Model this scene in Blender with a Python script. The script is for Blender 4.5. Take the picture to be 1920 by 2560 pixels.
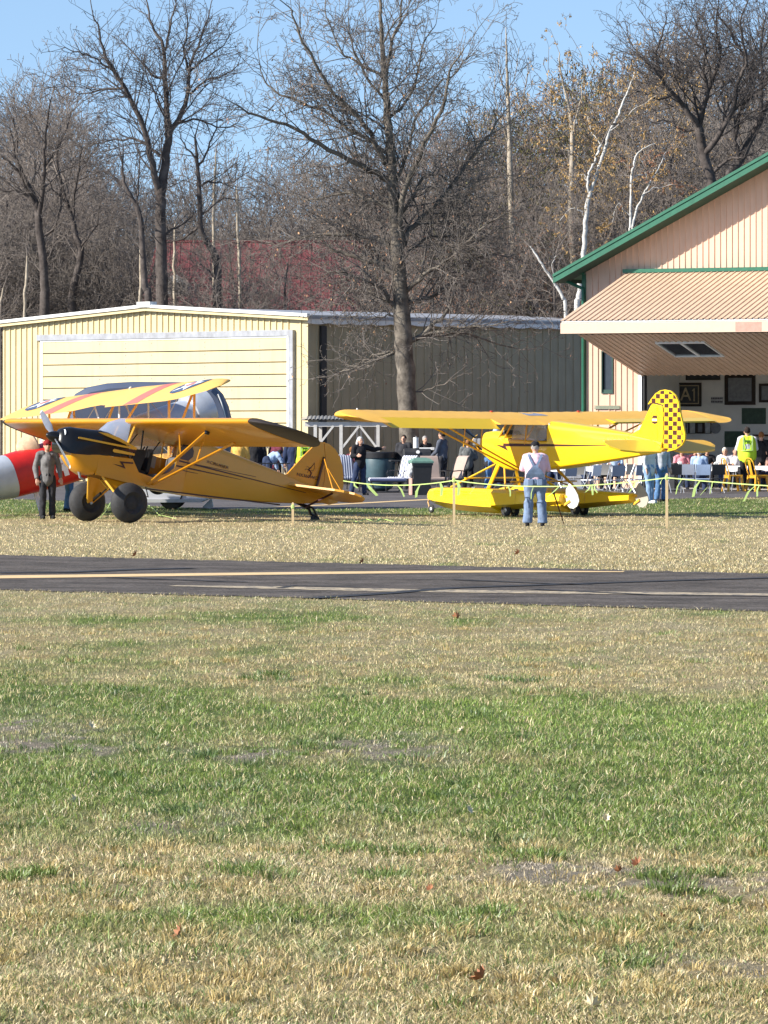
import bpy, bmesh, math, random
import numpy as np
from mathutils import Vector, Matrix, noise as mnoise
R=math.radians; PI=math.pi
for o in list(bpy.data.objects): bpy.data.objects.remove(o,do_unlink=True)
scene=bpy.context.scene; COL=scene.collection
# ---------------- camera ----------------
F=11500.0; EYE=2.1; HOR=1060.0
cd=bpy.data.cameras.new('camera'); cam=bpy.data.objects.new('camera',cd); COL.objects.link(cam)
cam.location=(0,0,EYE); cam.rotation_euler=(PI/2,0,0)
cd.sensor_fit='VERTICAL'; cd.sensor_height=36.0; cd.sensor_width=27.0; cd.lens=36.0*F/2560.0
cd.shift_y=-(1280.0-HOR)/2560.0; cd.clip_start=0.5; cd.clip_end=6000
scene.camera=cam
scene.render.resolution_x=768; scene.render.resolution_y=1024
# ---------------- world, sun, exposure ----------------
SUN=Vector((-0.90,-0.36,0.56)).normalized()
sun_el=math.asin(SUN.z); sun_az=math.atan2(SUN.x,SUN.y)
w=bpy.data.worlds.new('World'); scene.world=w; w.use_nodes=True
nt=w.node_tree; bg=nt.nodes['Background']
sky=nt.nodes.new('ShaderNodeTexSky'); sky.sky_type='NISHITA'; sky.sun_disc=False
sky.sun_elevation=sun_el; sky.sun_rotation=sun_az
sky.air_density=1.0; sky.dust_density=0.25; sky.ozone_density=2.2; sky.altitude=300
# the sky dome is tipped so that the deep blue reaches lower towards the tree line
tc=nt.nodes.new('ShaderNodeTexCoord'); mp=nt.nodes.new('ShaderNodeMapping'); mp.vector_type='POINT'
mp.inputs['Location'].default_value=(0,0,0.12)
nt.links.new(tc.outputs['Generated'],mp.inputs['Vector']); 
nrm=nt.nodes.new('ShaderNodeVectorMath'); nrm.operation='NORMALIZE'
nt.links.new(mp.outputs['Vector'],nrm.inputs[0]); nt.links.new(nrm.outputs['Vector'],sky.inputs['Vector'])
nt.links.new(sky.outputs['Color'],bg.inputs['Color']); bg.inputs['Strength'].default_value=0.115
sl=bpy.data.lights.new('sun','SUN'); sl.energy=5.0; sl.angle=R(0.53); sl.color=(1.0,0.94,0.84)
so=bpy.data.objects.new('sun',sl); COL.objects.link(so); so.rotation_euler=(-SUN).to_track_quat('-Z','Y').to_euler()
scene.view_settings.view_transform='Standard'; scene.view_settings.look='None'
scene.view_settings.exposure=0.80; scene.view_settings.gamma=1.0
scene.render.engine='CYCLES'
# ---------------- helpers ----------------
def P(px,py,D): return Vector(((px-960.0)*D/F, D, EYE+(HOR-py)*D/F))
def DG(py): return EYE*F/(py-HOR)
def G(px,py,z=0.0):
    p=P(px,py,DG(py)); p.z=z; return p
def mat(name,col,rough=0.6,metal=0.0,var=0.12,scale=6.0,bump=0.0,bscale=60.0,spec=0.5,coat=0.0,col2=None,trans=0.0):
    m=bpy.data.materials.new(name); m.use_nodes=True; n=m.node_tree; b=n.nodes['Principled BSDF']
    b.inputs['Roughness'].default_value=rough; b.inputs['Metallic'].default_value=metal
    b.inputs['Specular IOR Level'].default_value=spec; b.inputs['Coat Weight'].default_value=coat
    if trans: b.inputs['Transmission Weight'].default_value=trans
    t=n.nodes.new('ShaderNodeTexCoord'); no=n.nodes.new('ShaderNodeTexNoise')
    no.inputs['Scale'].default_value=scale; no.inputs['Detail'].default_value=6; no.inputs['Roughness'].default_value=0.6
    n.links.new(t.outputs['Object'],no.inputs['Vector'])
    mr=n.nodes.new('ShaderNodeMapRange'); mr.inputs['From Min'].default_value=0.3; mr.inputs['From Max'].default_value=0.7
    n.links.new(no.outputs['Fac'],mr.inputs['Value'])
    mx=n.nodes.new('ShaderNodeMix'); mx.data_type='RGBA'
    c=Vector(col[:3])
    mx.inputs['A'].default_value=(*(c*(1-var)),1)
    c2=Vector(col2) if col2 else c*(1+var)
    mx.inputs['B'].default_value=(*[min(1,v) for v in c2],1)
    n.links.new(mr.outputs['Result'],mx.inputs['Factor']); n.links.new(mx.outputs['Result'],b.inputs['Base Color'])
    if bump:
        n2=n.nodes.new('ShaderNodeTexNoise'); n2.inputs['Scale'].default_value=bscale; n2.inputs['Detail'].default_value=4
        n.links.new(t.outputs['Object'],n2.inputs['Vector'])
        bp=n.nodes.new('ShaderNodeBump'); bp.inputs['Strength'].default_value=bump; bp.inputs['Distance'].default_value=0.02
        n.links.new(n2.outputs['Fac'],bp.inputs['Height']); n.links.new(bp.outputs['Normal'],b.inputs['Normal'])
    return m
def glass(name,col=(0.75,0.8,0.85),alpha=0.35,rough=0.08):
    m=bpy.data.materials.new(name); m.use_nodes=True; n=m.node_tree
    b=n.nodes['Principled BSDF']; b.inputs['Base Color'].default_value=(*col,1); b.inputs['Roughness'].default_value=rough
    out=n.nodes['Material Output']; tr=n.nodes.new('ShaderNodeBsdfTransparent'); mx=n.nodes.new('ShaderNodeMixShader')
    mx.inputs[0].default_value=alpha
    n.links.new(tr.outputs[0],mx.inputs[1]); n.links.new(b.outputs[0],mx.inputs[2]); n.links.new(mx.outputs[0],out.inputs['Surface'])
    return m
def weather(m,amt=.25,sc=(2.2,2.2,.22),dirt=(.55,.5,.45)):
    """vertical streaks and faded patches on painted sheet metal"""
    n=m.node_tree; b=n.nodes['Principled BSDF']; t=[q for q in n.nodes if q.type=='TEX_COORD'][0]
    mp=n.nodes.new('ShaderNodeMapping'); mp.inputs['Scale'].default_value=sc; no=n.nodes.new('ShaderNodeTexNoise'); no.inputs['Scale'].default_value=2.0; no.inputs['Detail'].default_value=7; no.inputs['Roughness'].default_value=.65
    n.links.new(t.outputs['Object'],mp.inputs['Vector']); n.links.new(mp.outputs['Vector'],no.inputs['Vector'])
    r=n.nodes.new('ShaderNodeMapRange'); r.inputs['From Min'].default_value=.48; r.inputs['From Max'].default_value=.75; r.inputs['To Max'].default_value=amt; n.links.new(no.outputs['Fac'],r.inputs['Value'])
    src=b.inputs['Base Color'].links[0].from_socket; mx=n.nodes.new('ShaderNodeMix'); mx.data_type='RGBA'; mx.blend_type='MULTIPLY'; mx.inputs['B'].default_value=(*dirt,1)
    n.links.new(r.outputs['Result'],mx.inputs['Factor']); n.links.new(src,mx.inputs['A']); n.links.new(mx.outputs['Result'],b.inputs['Base Color']); return m
class MB:
    def __init__(s): s.v=[]; s.f=[]; s.m=[]; s.mats=[]; s.cur=0
    def use(s,m):
        if m not in s.mats: s.mats.append(m)
        s.cur=s.mats.index(m); return s
    def add(s,vs,fs,M=None):
        k=len(s.v)
        s.v+= [tuple(M@Vector(v)) for v in vs] if M is not None else [tuple(v) for v in vs]
        for f in fs: s.f.append(tuple(i+k for i in f)); s.m.append(s.cur)
        return s
    def box(s,c,d,M=None):
        x,y,z=[q/2 for q in d]; cx,cy,cz=c
        vs=[(cx+a*x,cy+b*y,cz+e*z) for a in(-1,1) for b in(-1,1) for e in(-1,1)]
        return s.add(vs,[(0,1,3,2),(4,6,7,5),(0,4,5,1),(2,3,7,6),(0,2,6,4),(1,5,7,3)],M)
    def bevbox(s,c,d,bv=0.02,M=None):
        # box with chamfered vertical and horizontal edges: lofted rings
        x,y,z=[q/2 for q in d]; b=min(bv,x*.9,y*.9,z*.9)
        def ring(dx,dy,zz): return [(c[0]+a,c[1]+e,zz) for a,e in((-dx+b,-dy),(dx-b,-dy),(dx,-dy+b),(dx,dy-b),(dx-b,dy),(-dx+b,dy),(-dx,dy-b),(-dx,-dy+b))]
        return s.loft([ring(x-b*.6,y-b*.6,c[2]-z),ring(x,y,c[2]-z+b),ring(x,y,c[2]+z-b),ring(x-b*.6,y-b*.6,c[2]+z)],True,True,M)
    def loft(s,rings,c0=True,c1=True,M=None,closed=True):
        n=len(rings[0]); vs=[p for r in rings for p in r]; fs=[]
        for i in range(len(rings)-1):
            for j in range(n if closed else n-1):
                a=i*n+j; b=i*n+(j+1)%n; fs.append((a,b,b+n,a+n))
        if c0: fs.append(tuple(range(n))[::-1])
        if c1: fs.append(tuple((len(rings)-1)*n+j for j in range(n)))
        return s.add(vs,fs,M)
    def tube(s,pts,rad,n=8,M=None,cap=True,flat=1.0,up=None):
        pts=[Vector(p) for p in pts]
        if not hasattr(rad,'__len__'): rad=[rad]*len(pts)
        rings=[]; prev=None
        for i,p in enumerate(pts):
            a=pts[max(0,i-1)]; b=pts[min(len(pts)-1,i+1)]; t=(b-a).normalized()
            if prev is None:
                h=Vector(up) if up else (Vector((0,0,1)) if abs(t.z)<.9 else Vector((1,0,0)))
                u=t.cross(h).normalized()
            else: u=(prev-t*prev.dot(t)).normalized()
            prev=u; v=t.cross(u)
            rings.append([p+(u*math.cos(2*PI*j/n)+v*math.sin(2*PI*j/n)*flat)*rad[i] for j in range(n)])
        return s.loft(rings,cap,cap,M)
    def bar(s,a,b,w,h,up=(0,0,1),M=None):
        a=Vector(a);b=Vector(b);t=(b-a).normalized();u=t.cross(Vector(up)).normalized();v=u.cross(t)
        r=lambda p:[p+u*w/2*i+v*h/2*j for i,j in((-1,-1),(1,-1),(1,1),(-1,1))]
        return s.loft([r(a),r(b)],True,True,M)
    def ball(s,c,r,n=12,M=None):
        if not hasattr(r,'__len__'): r=(r,r,r)
        vs=[];fs=[];k=n//2
        for i in range(k+1):
            th=PI*i/k
            for j in range(n):
                ph=2*PI*j/n; vs.append((c[0]+r[0]*math.sin(th)*math.cos(ph),c[1]+r[1]*math.sin(th)*math.sin(ph),c[2]+r[2]*math.cos(th)))
        for i in range(k):
            for j in range(n):
                a=i*n+j;b=i*n+(j+1)%n; fs.append((a,a+n,b+n,b))
        return s.add(vs,fs,M)
    def lathe(s,prof,n=24,M=None,c0=True,c1=True):   # prof (r,z) about z
        return s.loft([[(max(r,1e-4)*math.cos(2*PI*j/n),max(r,1e-4)*math.sin(2*PI*j/n),z) for j in range(n)] for r,z in prof],c0,c1,M)
    def prism(s,poly,t,M=None):     # polygon in local xz, thickness t in y
        n=len(poly); vs=[(x,-t/2,z) for x,z in poly]+[(x,t/2,z) for x,z in poly]
        fs=[tuple(range(n)),tuple(range(2*n-1,n-1,-1))]+[(i,i+n,(i+1)%n+n,(i+1)%n) for i in range(n)]
        return s.add(vs,fs,M)
    def build(s,name,m=None,parent=None,smooth=False,ang=35):
        me=bpy.data.meshes.new(name); me.from_pydata(s.v,[],s.f); 
        if m is not None: s.mats=[m]
        for q in s.mats: me.materials.append(q)
        if len(s.mats)>1: me.polygons.foreach_set('material_index',s.m)
        bm=bmesh.new(); bm.from_mesh(me); bmesh.ops.remove_doubles(bm,verts=bm.verts,dist=1e-6); bmesh.ops.recalc_face_normals(bm,faces=bm.faces); bm.to_mesh(me); bm.free()
        me.update()
        if smooth:
            me.polygons.foreach_set('use_smooth',[True]*len(me.polygons))
            me.set_sharp_from_angle(angle=R(ang))
        o=bpy.data.objects.new(name,me); COL.objects.link(o)
        if parent is not None: o.parent=parent
        return o
def thing(name,label,cat,loc=(0,0,0),rz=0.0,group=None,M=None):
    o=bpy.data.objects.new(name,None); COL.objects.link(o); o.empty_display_size=.2
    if M is not None: o.matrix_world=M
    else: o.location=loc; o.rotation_euler=(0,0,rz)
    o['label']=label; o['category']=cat
    if group: o['group']=group
    return o
def tag(o,label,cat,group=None,kind=None):
    o['label']=label; o['category']=cat
    if group:o['group']=group
    if kind:o['kind']=kind
    return o
def struct(o,kind='structure'): o['kind']=kind; return o
def dup(o,loc=None,rz=None,label=None,scale=None,parent=None,group=None):
    c=o.copy(); COL.objects.link(c); c.parent=parent
    if loc is not None: c.location=loc
    if rz is not None: c.rotation_euler=(0,0,rz)
    if scale is not None: c.scale=(scale,)*3 if not hasattr(scale,'__len__') else scale
    if label: c['label']=label
    if group: c['group']=group
    for ch in list(o.children): dup(ch,parent=c)
    return c
def vn(x,y,seed=0):
    """smooth value noise on arrays, 0..1"""
    rng=np.random.RandomState(seed); T=rng.rand(256,256)
    xi=np.floor(x).astype(int); yi=np.floor(y).astype(int); fx=x-xi; fy=y-yi
    fx=fx*fx*(3-2*fx); fy=fy*fy*(3-2*fy)
    g=lambda a,b:T[a%256,b%256]
    return (g(xi,yi)*(1-fx)+g(xi+1,yi)*fx)*(1-fy)+(g(xi,yi+1)*(1-fx)+g(xi+1,yi+1)*fx)*fy
def fbm(x,y,seed=0,o=4):
    s=0;a=.5;t=0
    for k in range(o): s=s+a*vn(x*2**k+17*k,y*2**k+31*k,seed+k); t+=a; a*=.55
    return s/t
def add_text(txt,size,m,M,parent,name='lettering',ext=0.004,align='CENTER',sx=1.0,bold=0.0):
    cu=bpy.data.curves.new('t','FONT'); cu.body=txt; cu.size=size; cu.extrude=ext; cu.align_x=align; cu.align_y='CENTER'; cu.offset=bold
    o=bpy.data.objects.new('t',cu); COL.objects.link(o)
    dg=bpy.context.evaluated_depsgraph_get(); dg.update()
    me=bpy.data.meshes.new_from_object(o.evaluated_get(dg)); bpy.data.objects.remove(o,do_unlink=True); bpy.data.curves.remove(cu)
    me.transform(M@Matrix.Diagonal((sx,1,1,1))); me.materials.clear(); me.materials.append(m)
    q=bpy.data.objects.new(name,me); me.name=name; COL.objects.link(q); q.parent=parent
    return q
# ---------------- ground ----------------
def lawn_color(px,py,X,D):
    """albedo of the turf at a ground point, following its dry, green and bare patches"""
    n1=fbm(X*1.1,D*0.45,3); n2=fbm(X*4,D*1.6,9); n3=fbm(X*.35+5,D*.16,21)
    px0=px; amp=np.clip((py-1540)/200,0,1); py=py+amp*(50*(n3-.5)+55*(n1-.5)+14*np.sin(X*1.7+1)); px=px+amp*160*(n1-.5)
    b=lambda c,s:np.exp(-((py-c)/s)**2)
    g=np.zeros_like(px)+0.20
    right=1/(1+np.exp(-(px-900)/160)); left=1-right
    g+=0.30*b(1545,22)*1.0
    g+=0.55*(1/(1+np.exp(-(py-1725)/22)))*(1/(1+np.exp((py-2090-50*right)/26)))
    g+=0.40*left*b(1700,75)+0.18*b(2330,90)
    g+=0.55*b(1800,55)*right+0.25*b(1950,40)*(px<1300)
    g+=0.30*b(2290,40)+0.25*b(2360,40)*right+0.18*b(2530,30)*left
    g-=0.42*b(2165,50)*(1-0.5*right); g-=.12*np.clip((D-62)/6,0,1)
    g+=1.0*b(1266,24)                              # green strip in front of the apron
    g-=0.25*np.clip((px-1600)/200,0,1)*b(1660,70)
    g=g+(n1-.5)*1.1+(n2-.5)*0.7+(n3-.5)*.35
    g=np.clip(g,0,1)
    # bare grey thatch
    bare=b(1835,38)*np.clip(1-np.abs(px-60)/330,0,1)*1.3+b(1865,22)*np.clip(1-np.abs(px-700)/330,0,1)+b(1885,30)*np.clip(1-np.abs(px-1020)/170,0,1)*1.0
    bare+=b(2175+.06*(px-1200),30)*np.clip((px-1080)/200,0,1)*1.3+b(2045,24)*np.clip(1-np.abs(px-420)/260,0,1)+b(2405,26)*np.clip((px-1480)/150,0,1)
    n4=fbm(X*11,D*6,63); bare=np.clip(bare*3.4*np.clip(n2*1.9-.35,0,1.2)*np.clip(n4*3.2-1.05,0,1.2),0,1)
    straw=np.array([0.55,0.43,0.19]); pale=np.array([0.66,0.56,0.34]); grn=np.array([0.225,0.305,0.058]); dgr=np.array([0.085,0.14,0.05]); grey=np.array([0.43,0.365,0.275])
    t=np.clip((g-.28)/.42,0,1)[:,None]
    s=np.clip(n2*1.6-.3,0,1)[:,None]
    far=np.clip((D-70)/10,0,1)[:,None]
    dry=straw*(1-s)+pale*s; dry=dry*(1-far)+np.array([0.68,0.55,0.30])*far*(0.85+.3*s)
    gr=grn*(1-.45*(1-s))+dgr*.45*(1-s)
    c=dry*(1-t)+gr*t
    c=c*(1+.28*(right*b(1800,60)*t[:,0]))[:,None]
    c=c*(1-bare[:,None])+grey*bare[:,None]
    return c,t[:,0],bare
def gz(X,D): return (.075*(fbm(X*1.3,D*1.1,41,3)-.5)+.05*(fbm(X*4.5,D*3.5,43,2)-.5))*np.clip((57-.75*X*.2-D)/6,0,1)*np.clip((near_edge_D(X)-D)/3,0,1)
def near_edge_D(X): a,b=G(0,1475),G(1920,1530); return a.y+(b.y-a.y)*(X-a.x)/(b.x-a.x)
def pxpy(X,D): return 960+F*X/D, HOR+EYE*F/D
def col_attr(me,c,name='tint'):
    a=me.color_attributes.new(name,'FLOAT_COLOR','POINT'); buf=np.ones((len(c),4),dtype=np.float32); buf[:,:3]=c; a.data.foreach_set('color',buf.ravel())
def turf_mat(name,mul,blade=False):
    m=bpy.data.materials.new(name); m.use_nodes=True; n=m.node_tree; b=n.nodes['Principled BSDF']; b.inputs['Roughness'].default_value=.75; b.inputs['Specular IOR Level'].default_value=.25
    a=n.nodes.new('ShaderNodeAttribute'); a.attribute_name='tint'
    if blade:
        d=n.nodes.new('ShaderNodeBsdfDiffuse'); t=n.nodes.new('ShaderNodeBsdfTranslucent'); mx=n.nodes.new('ShaderNodeMixShader'); mx.inputs[0].default_value=.28
        n.links.new(a.outputs['Color'],d.inputs['Color']); n.links.new(a.outputs['Color'],t.inputs['Color'])
        gl=n.nodes.new('ShaderNodeBsdfGlossy'); gl.inputs['Roughness'].default_value=.45; gl.inputs['Color'].default_value=(.9,.9,.9,1); m2=n.nodes.new('ShaderNodeMixShader'); m2.inputs[0].default_value=.05
        n.links.new(d.outputs[0],mx.inputs[1]); n.links.new(t.outputs[0],mx.inputs[2]); n.links.new(mx.outputs[0],m2.inputs[1]); n.links.new(gl.outputs[0],m2.inputs[2])
        n.links.new(m2.outputs[0],n.nodes['Material Output'].inputs['Surface'])
    else:
        tc=n.nodes.new('ShaderNodeTexCoord'); no=n.nodes.new('ShaderNodeTexNoise'); no.inputs['Scale'].default_value=28; no.inputs['Detail'].default_value=8; no.inputs['Roughness'].default_value=.7
        n.links.new(tc.outputs['Object'],no.inputs['Vector'])
        mr=n.nodes.new('ShaderNodeMapRange'); mr.inputs['From Min'].default_value=.3; mr.inputs['From Max'].default_value=.7; mr.inputs['To Min'].default_value=mul*.55; mr.inputs['To Max'].default_value=mul*1.35
        n.links.new(no.outputs['Fac'],mr.inputs['Value'])
        vm=n.nodes.new('ShaderNodeVectorMath'); vm.operation='SCALE'; n.links.new(a.outputs['Color'],vm.inputs[0]); n.links.new(mr.outputs['Result'],vm.inputs['Scale'])
        n.links.new(vm.outputs['Vector'],b.inputs['Base Color'])
        bp=n.nodes.new('ShaderNodeBump'); bp.inputs['Strength'].default_value=.8; bp.inputs['Distance'].default_value=.03; n.links.new(no.outputs['Fac'],bp.inputs['Height']); n.links.new(bp.outputs['Normal'],b.inputs['Normal'])
    return m
def grid_mesh(name,xs,ys,zf,m):
    nx,ny=len(xs),len(ys); X,Y=np.meshgrid(xs,ys); X=X.ravel();Y=Y.ravel(); Z=zf(X,Y)
    me=bpy.data.meshes.new(name); i=np.arange((ny-1)*(nx-1)); r=i//(nx-1); c=i%(nx-1); a=r*nx+c
    me.from_pydata(np.stack([X,Y,Z],1).tolist(),[],np.stack([a,a+1,a+1+nx,a+nx],1).tolist()); me.materials.append(m)
    me.polygons.foreach_set('use_smooth',[True]*len(me.polygons))
    o=bpy.data.objects.new(name,me); COL.objects.link(o); return o,X,Y
ys=np.concatenate([np.linspace(-60,12,10),np.linspace(13,60,260),np.linspace(60.4,150,200),np.linspace(160,420,14),np.linspace(500,3500,8)])
xs=np.concatenate([np.linspace(-1800,-60,10),np.linspace(-40,-14,8),np.linspace(-13,13,150),np.linspace(14,40,8),np.linspace(60,1800,10)])
o,X,Y=grid_mesh('ground',xs,ys,lambda x,y:np.where((y>13)&(np.abs(x)<13.5),gz(x,y),0)-.002,turf_mat('turf_soil',.50)); struct(o)
Yc=np.maximum(Y,14.0); px,py=pxpy(X,Yc); c,_,_=lawn_color(px,py,X,Yc); col_attr(o.data,c)
M_asph=mat('asphalt',(0.112,0.098,0.088),.95,var=.4,scale=1.3,bump=.9,bscale=90,spec=.12)
n=M_asph.node_tree   # coarse stone speckle
vo=n.nodes.new('ShaderNodeTexNoise'); vo.inputs['Scale'].default_value=14; vo.inputs['Detail'].default_value=6; vo.inputs['Roughness'].default_value=.75
tcn=[q for q in n.nodes if q.type=='TEX_COORD'][0]; n.links.new(tcn.outputs['Object'],vo.inputs['Vector'])
mr=n.nodes.new('ShaderNodeMapRange'); mr.inputs['From Min'].default_value=.35; mr.inputs['From Max'].default_value=.7; mr.inputs['To Min'].default_value=.6; mr.inputs['To Max'].default_value=1.7
n.links.new(vo.outputs['Fac'],mr.inputs['Value']); vm=n.nodes.new('ShaderNodeVectorMath'); vm.operation='SCALE'
mxn=[q for q in n.nodes if q.type=='MIX'][0]; n.links.new(mxn.outputs['Result'],vm.inputs[0]); n.links.new(mr.outputs['Result'],vm.inputs['Scale']); n.links.new(vm.outputs['Vector'],n.nodes['Principled BSDF'].inputs['Base Color'])
weather(M_asph,.75,(.10,1.3,1),(.35,.32,.30)); weather(M_asph,.6,(.35,.5,1),(1.5,1.45,1.4))
def sheet(name,pts,z,m,sub=0):
    me=bpy.data.meshes.new(name); me.from_pydata([(p[0],p[1],z) for p in pts],[],[tuple(range(len(pts)))]); me.materials.append(m)
    o=bpy.data.objects.new(name,me); COL.objects.link(o); return struct(o)
def ext(a,b,t): return a+(b-a)*t
def wob_edge(a,b,n,amp,seed):
    rnd=random.Random(seed); t=[-4+ (9.0*i/n) for i in range(n+1)]; out=[]
    for i in t:
        p=ext(a,b,i); out.append(Vector((p.x,p.y+rnd.uniform(-amp,amp)*(1 if -.3<i<1.3 else 0),0)))
    return out
def edge_line(a,b,amp,seed):
    rnd=random.Random(seed); out=[ext(a,b,-4)]
    for i in range(241):
        p=ext(a,b,-.2+1.4*i/240); out.append(Vector((p.x,p.y+rnd.gauss(0,amp),0)))
    return out+[ext(a,b,5)]
tw_far=edge_line(G(0,1388),G(1920,1435),.16,1); tw_near=edge_line(G(0,1475),G(1920,1530),.12,2)
sheet('taxiway',tw_near+tw_far[::-1],.006,M_asph)
ap=[G(0,1247),G(150,1252),G(300,1262),G(560,1274),G(820,1273),G(1080,1271),G(1300,1263),G(1500,1255),G(1700,1247),G(1920,1243)]
sheet('apron',[Vector((-60,140,0))]+ap+[Vector((60,140,0)),Vector((60,215,0)),Vector((-60,215,0))],.006,mat('apron_asphalt',(0.115,0.105,0.105),.9,var=.3,scale=.8,bump=.5,spec=.2))
def painted(name,col,wear):
    m=mat(name,col,.8,var=.1,scale=2); n=m.node_tree; b=n.nodes['Principled BSDF']
    no=n.nodes.new('ShaderNodeTexNoise'); no.inputs['Scale'].default_value=5; no.inputs['Detail'].default_value=8; no.inputs['Roughness'].default_value=.75
    t=[q for q in n.nodes if q.type=='TEX_COORD'][0]; n.links.new(t.outputs['Object'],no.inputs['Vector'])
    r=n.nodes.new('ShaderNodeMapRange'); r.inputs['From Min'].default_value=wear; r.inputs['From Max'].default_value=wear+.12; n.links.new(no.outputs['Fac'],r.inputs['Value'])
    src=b.inputs['Base Color'].links[0].from_socket; mx=n.nodes.new('ShaderNodeMix'); mx.data_type='RGBA'; mx.inputs['A'].default_value=(.10,.09,.085,1)
    n.links.new(r.outputs['Result'],mx.inputs['Factor']); n.links.new(src,mx.inputs['B']); n.links.new(mx.outputs['Result'],b.inputs['Base Color'])
    return m
M_line=painted('line_paint',(0.72,0.50,0.25),.30); M_line2=painted('worn_line_paint',(0.50,0.40,0.26),.42)
def strip(name,pts,wd,m,z=.011):
    a=[];b=[]
    for i,p in enumerate(pts):
        t=(pts[min(i+1,len(pts)-1)]-pts[max(i-1,0)]).normalized(); nn=Vector((-t.y,t.x,0)); ww=wd[i] if hasattr(wd,'__len__') else wd
        a.append(p+nn*ww/2); b.append(p-nn*ww/2)
    return sheet(name,a+b[::-1],z,m)
strip('painted_line',[ext(G(0,1444),G(800,1434),-3),G(0,1444),G(400,1439),G(800,1434),G(1100,1431),G(1330,1430),G(1560,1431)],[1.15,1.15,1.05,.95,.9,.8,.3],M_line)
strip('painted_line',[G(430,1466),G(640,1470),G(960,1477),G(1300,1482),G(1620,1485),G(1920,1488.5),ext(G(1620,1485),G(1920,1488.5),5)],[.3,.75,.9,.85,.75,.75,.75],M_line2)
strip('painted_line',[G(430,1280.),G(560,1274.4),G(820,1263),G(1080,1249),G(1160,1246)][1:],.45,M_line)
M_tar=mat('tar_seal',(0.022,0.021,0.022),.75,var=.2)
for pts,wd in (([(770,1498),(960,1486),(1130,1472),(1400,1463),(1700,1453),(2000,1444)],.28),([(0,1434),(160,1433),(330,1426),(480,1422)],.35),([(260,1445),(560,1456),(620,1457)],.14),([(1130,1451),(1400,1462),(1480,1464)],.14),([(1330,1475),(1620,1489),(1960,1493)],.16),([(700,1472),(740,1466),(900,1470)],.12)):
    strip('tar_seam',[G(*p) for p in pts],wd,M_tar,.015)
# ---------------- grass blades ----------------
def blades(name,n,dfun,xmarg,hgt,wid,seed,keep=None,lean=.8,vjit=.55):
    rs=np.random.RandomState(seed); D=dfun(rs,n); X=(rs.rand(n)*2-1)*(960/F*D*1.04+xmarg)
    if keep is not None:
        k=keep(X,D); X=X[k]; D=D[k]
    n=len(X); px,py=pxpy(X,D); c,gr,bare=lawn_color(px,py,X,D)
    cl=fbm(X*7,D*5,77)                                   # clumping
    h=hgt*(0.35+1.2*rs.rand(n)**1.4)*(0.45+1.35*np.clip(cl-.2,0,1))*(1+.35*gr)*(1-.62*bare)
    az=rs.rand(n)*2*PI+0; ln=(rs.rand(n)**.8)*lean*h*1.9
    dx=np.cos(az)*ln; dy=np.sin(az)*ln
    wv=wid*(.6+.8*rs.rand(n)); fa=rs.rand(n)*PI*.9
    wx=np.cos(fa)*wv/2; wy=np.sin(fa)*wv/2
    z0=gz(X,D)-.006
    p=np.stack
    A=p([X-wx,D-wy,z0],1); B=p([X+wx,D+wy,z0],1)
    C=p([X-wx*.8+dx*.35,D-wy*.8+dy*.35,z0+h*.6],1); E_=p([X+wx*.8+dx*.35,D+wy*.8+dy*.35,z0+h*.6],1); T=p([X+dx,D+dy,z0+h*(1-.25*rs.rand(n))],1)
    V=np.stack([A,B,E_,C,T],1).reshape(-1,3); base=np.arange(n)*5
    q=np.stack([base,base+1,base+2,base+3],1); t=np.stack([base+3,base+2,base+4],1)
    me=bpy.data.meshes.new(name); me.vertices.add(len(V)); me.vertices.foreach_set('co',V.astype(np.float32).ravel())
    loops=np.concatenate([q.ravel(),t.ravel()]); me.loops.add(len(loops)); me.loops.foreach_set('vertex_index',loops.astype(np.int32))
    st=np.concatenate([np.arange(n)*4,4*n+np.arange(n)*3]); me.polygons.add(2*n); me.polygons.foreach_set('loop_start',st.astype(np.int32))
    me.update(calc_edges=True)
    # each blade: own shade; dead blades among green and the other way round
    r=rs.rand(n); jit=(1-vjit)+2*vjit*rs.rand(n)
    dead=(r<.24*(1-bare)); green=(r>.93)|((r>.74)&(gr<.5)&(D<57)&(bare<.3))
    c=c*jit[:,None]; c[dead]=np.array([0.62,0.50,0.28])*jit[dead][:,None]; c[green]=np.array([0.16,0.225,0.06])*jit[green][:,None]
    cc=np.repeat(c,5,axis=0); col_attr(me,cc.astype(np.float32)); me.materials.append(M_blade)
    o=bpy.data.objects.new(name,me); COL.objects.link(o); return o
M_blade=turf_mat('grass_blade',1,True)
def far_edge_D(X): a,b=G(0,1388),G(1920,1435); return a.y+(b.y-a.y)*(X-a.x)/(b.x-a.x)
def powd(d0,d1,k):
    def f(rs,n):
        u=rs.rand(n); e=1-k
        return (d0**e+u*(d1**e-d0**e))**(1/e)
    return f
DENS=1.0
o=blades('lawn_grass',int(820000*DENS),powd(14.6,62,1.5),.5,.031,.0044,5,lambda X,D:D<near_edge_D(X)+.05+.9*(fbm(X*2,D*.5,8)-.42))
tag(o,'patchy straw and green mown grass in the foreground before the taxiway','grass',kind='stuff')
def apron_D(X):
    xs_=np.array([p.x for p in ap]); ds=np.array([p.y for p in ap]); return np.interp(X,xs_,ds)
o=blades('verge_grass',int(230000*DENS),powd(62,131,1.5),.8,.036,.010,6,lambda X,D:(D>far_edge_D(X)-.05)&(D<apron_D(X)))
tag(o,'short straw coloured grass around the aeroplanes beyond the taxiway','grass',kind='stuff')
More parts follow.
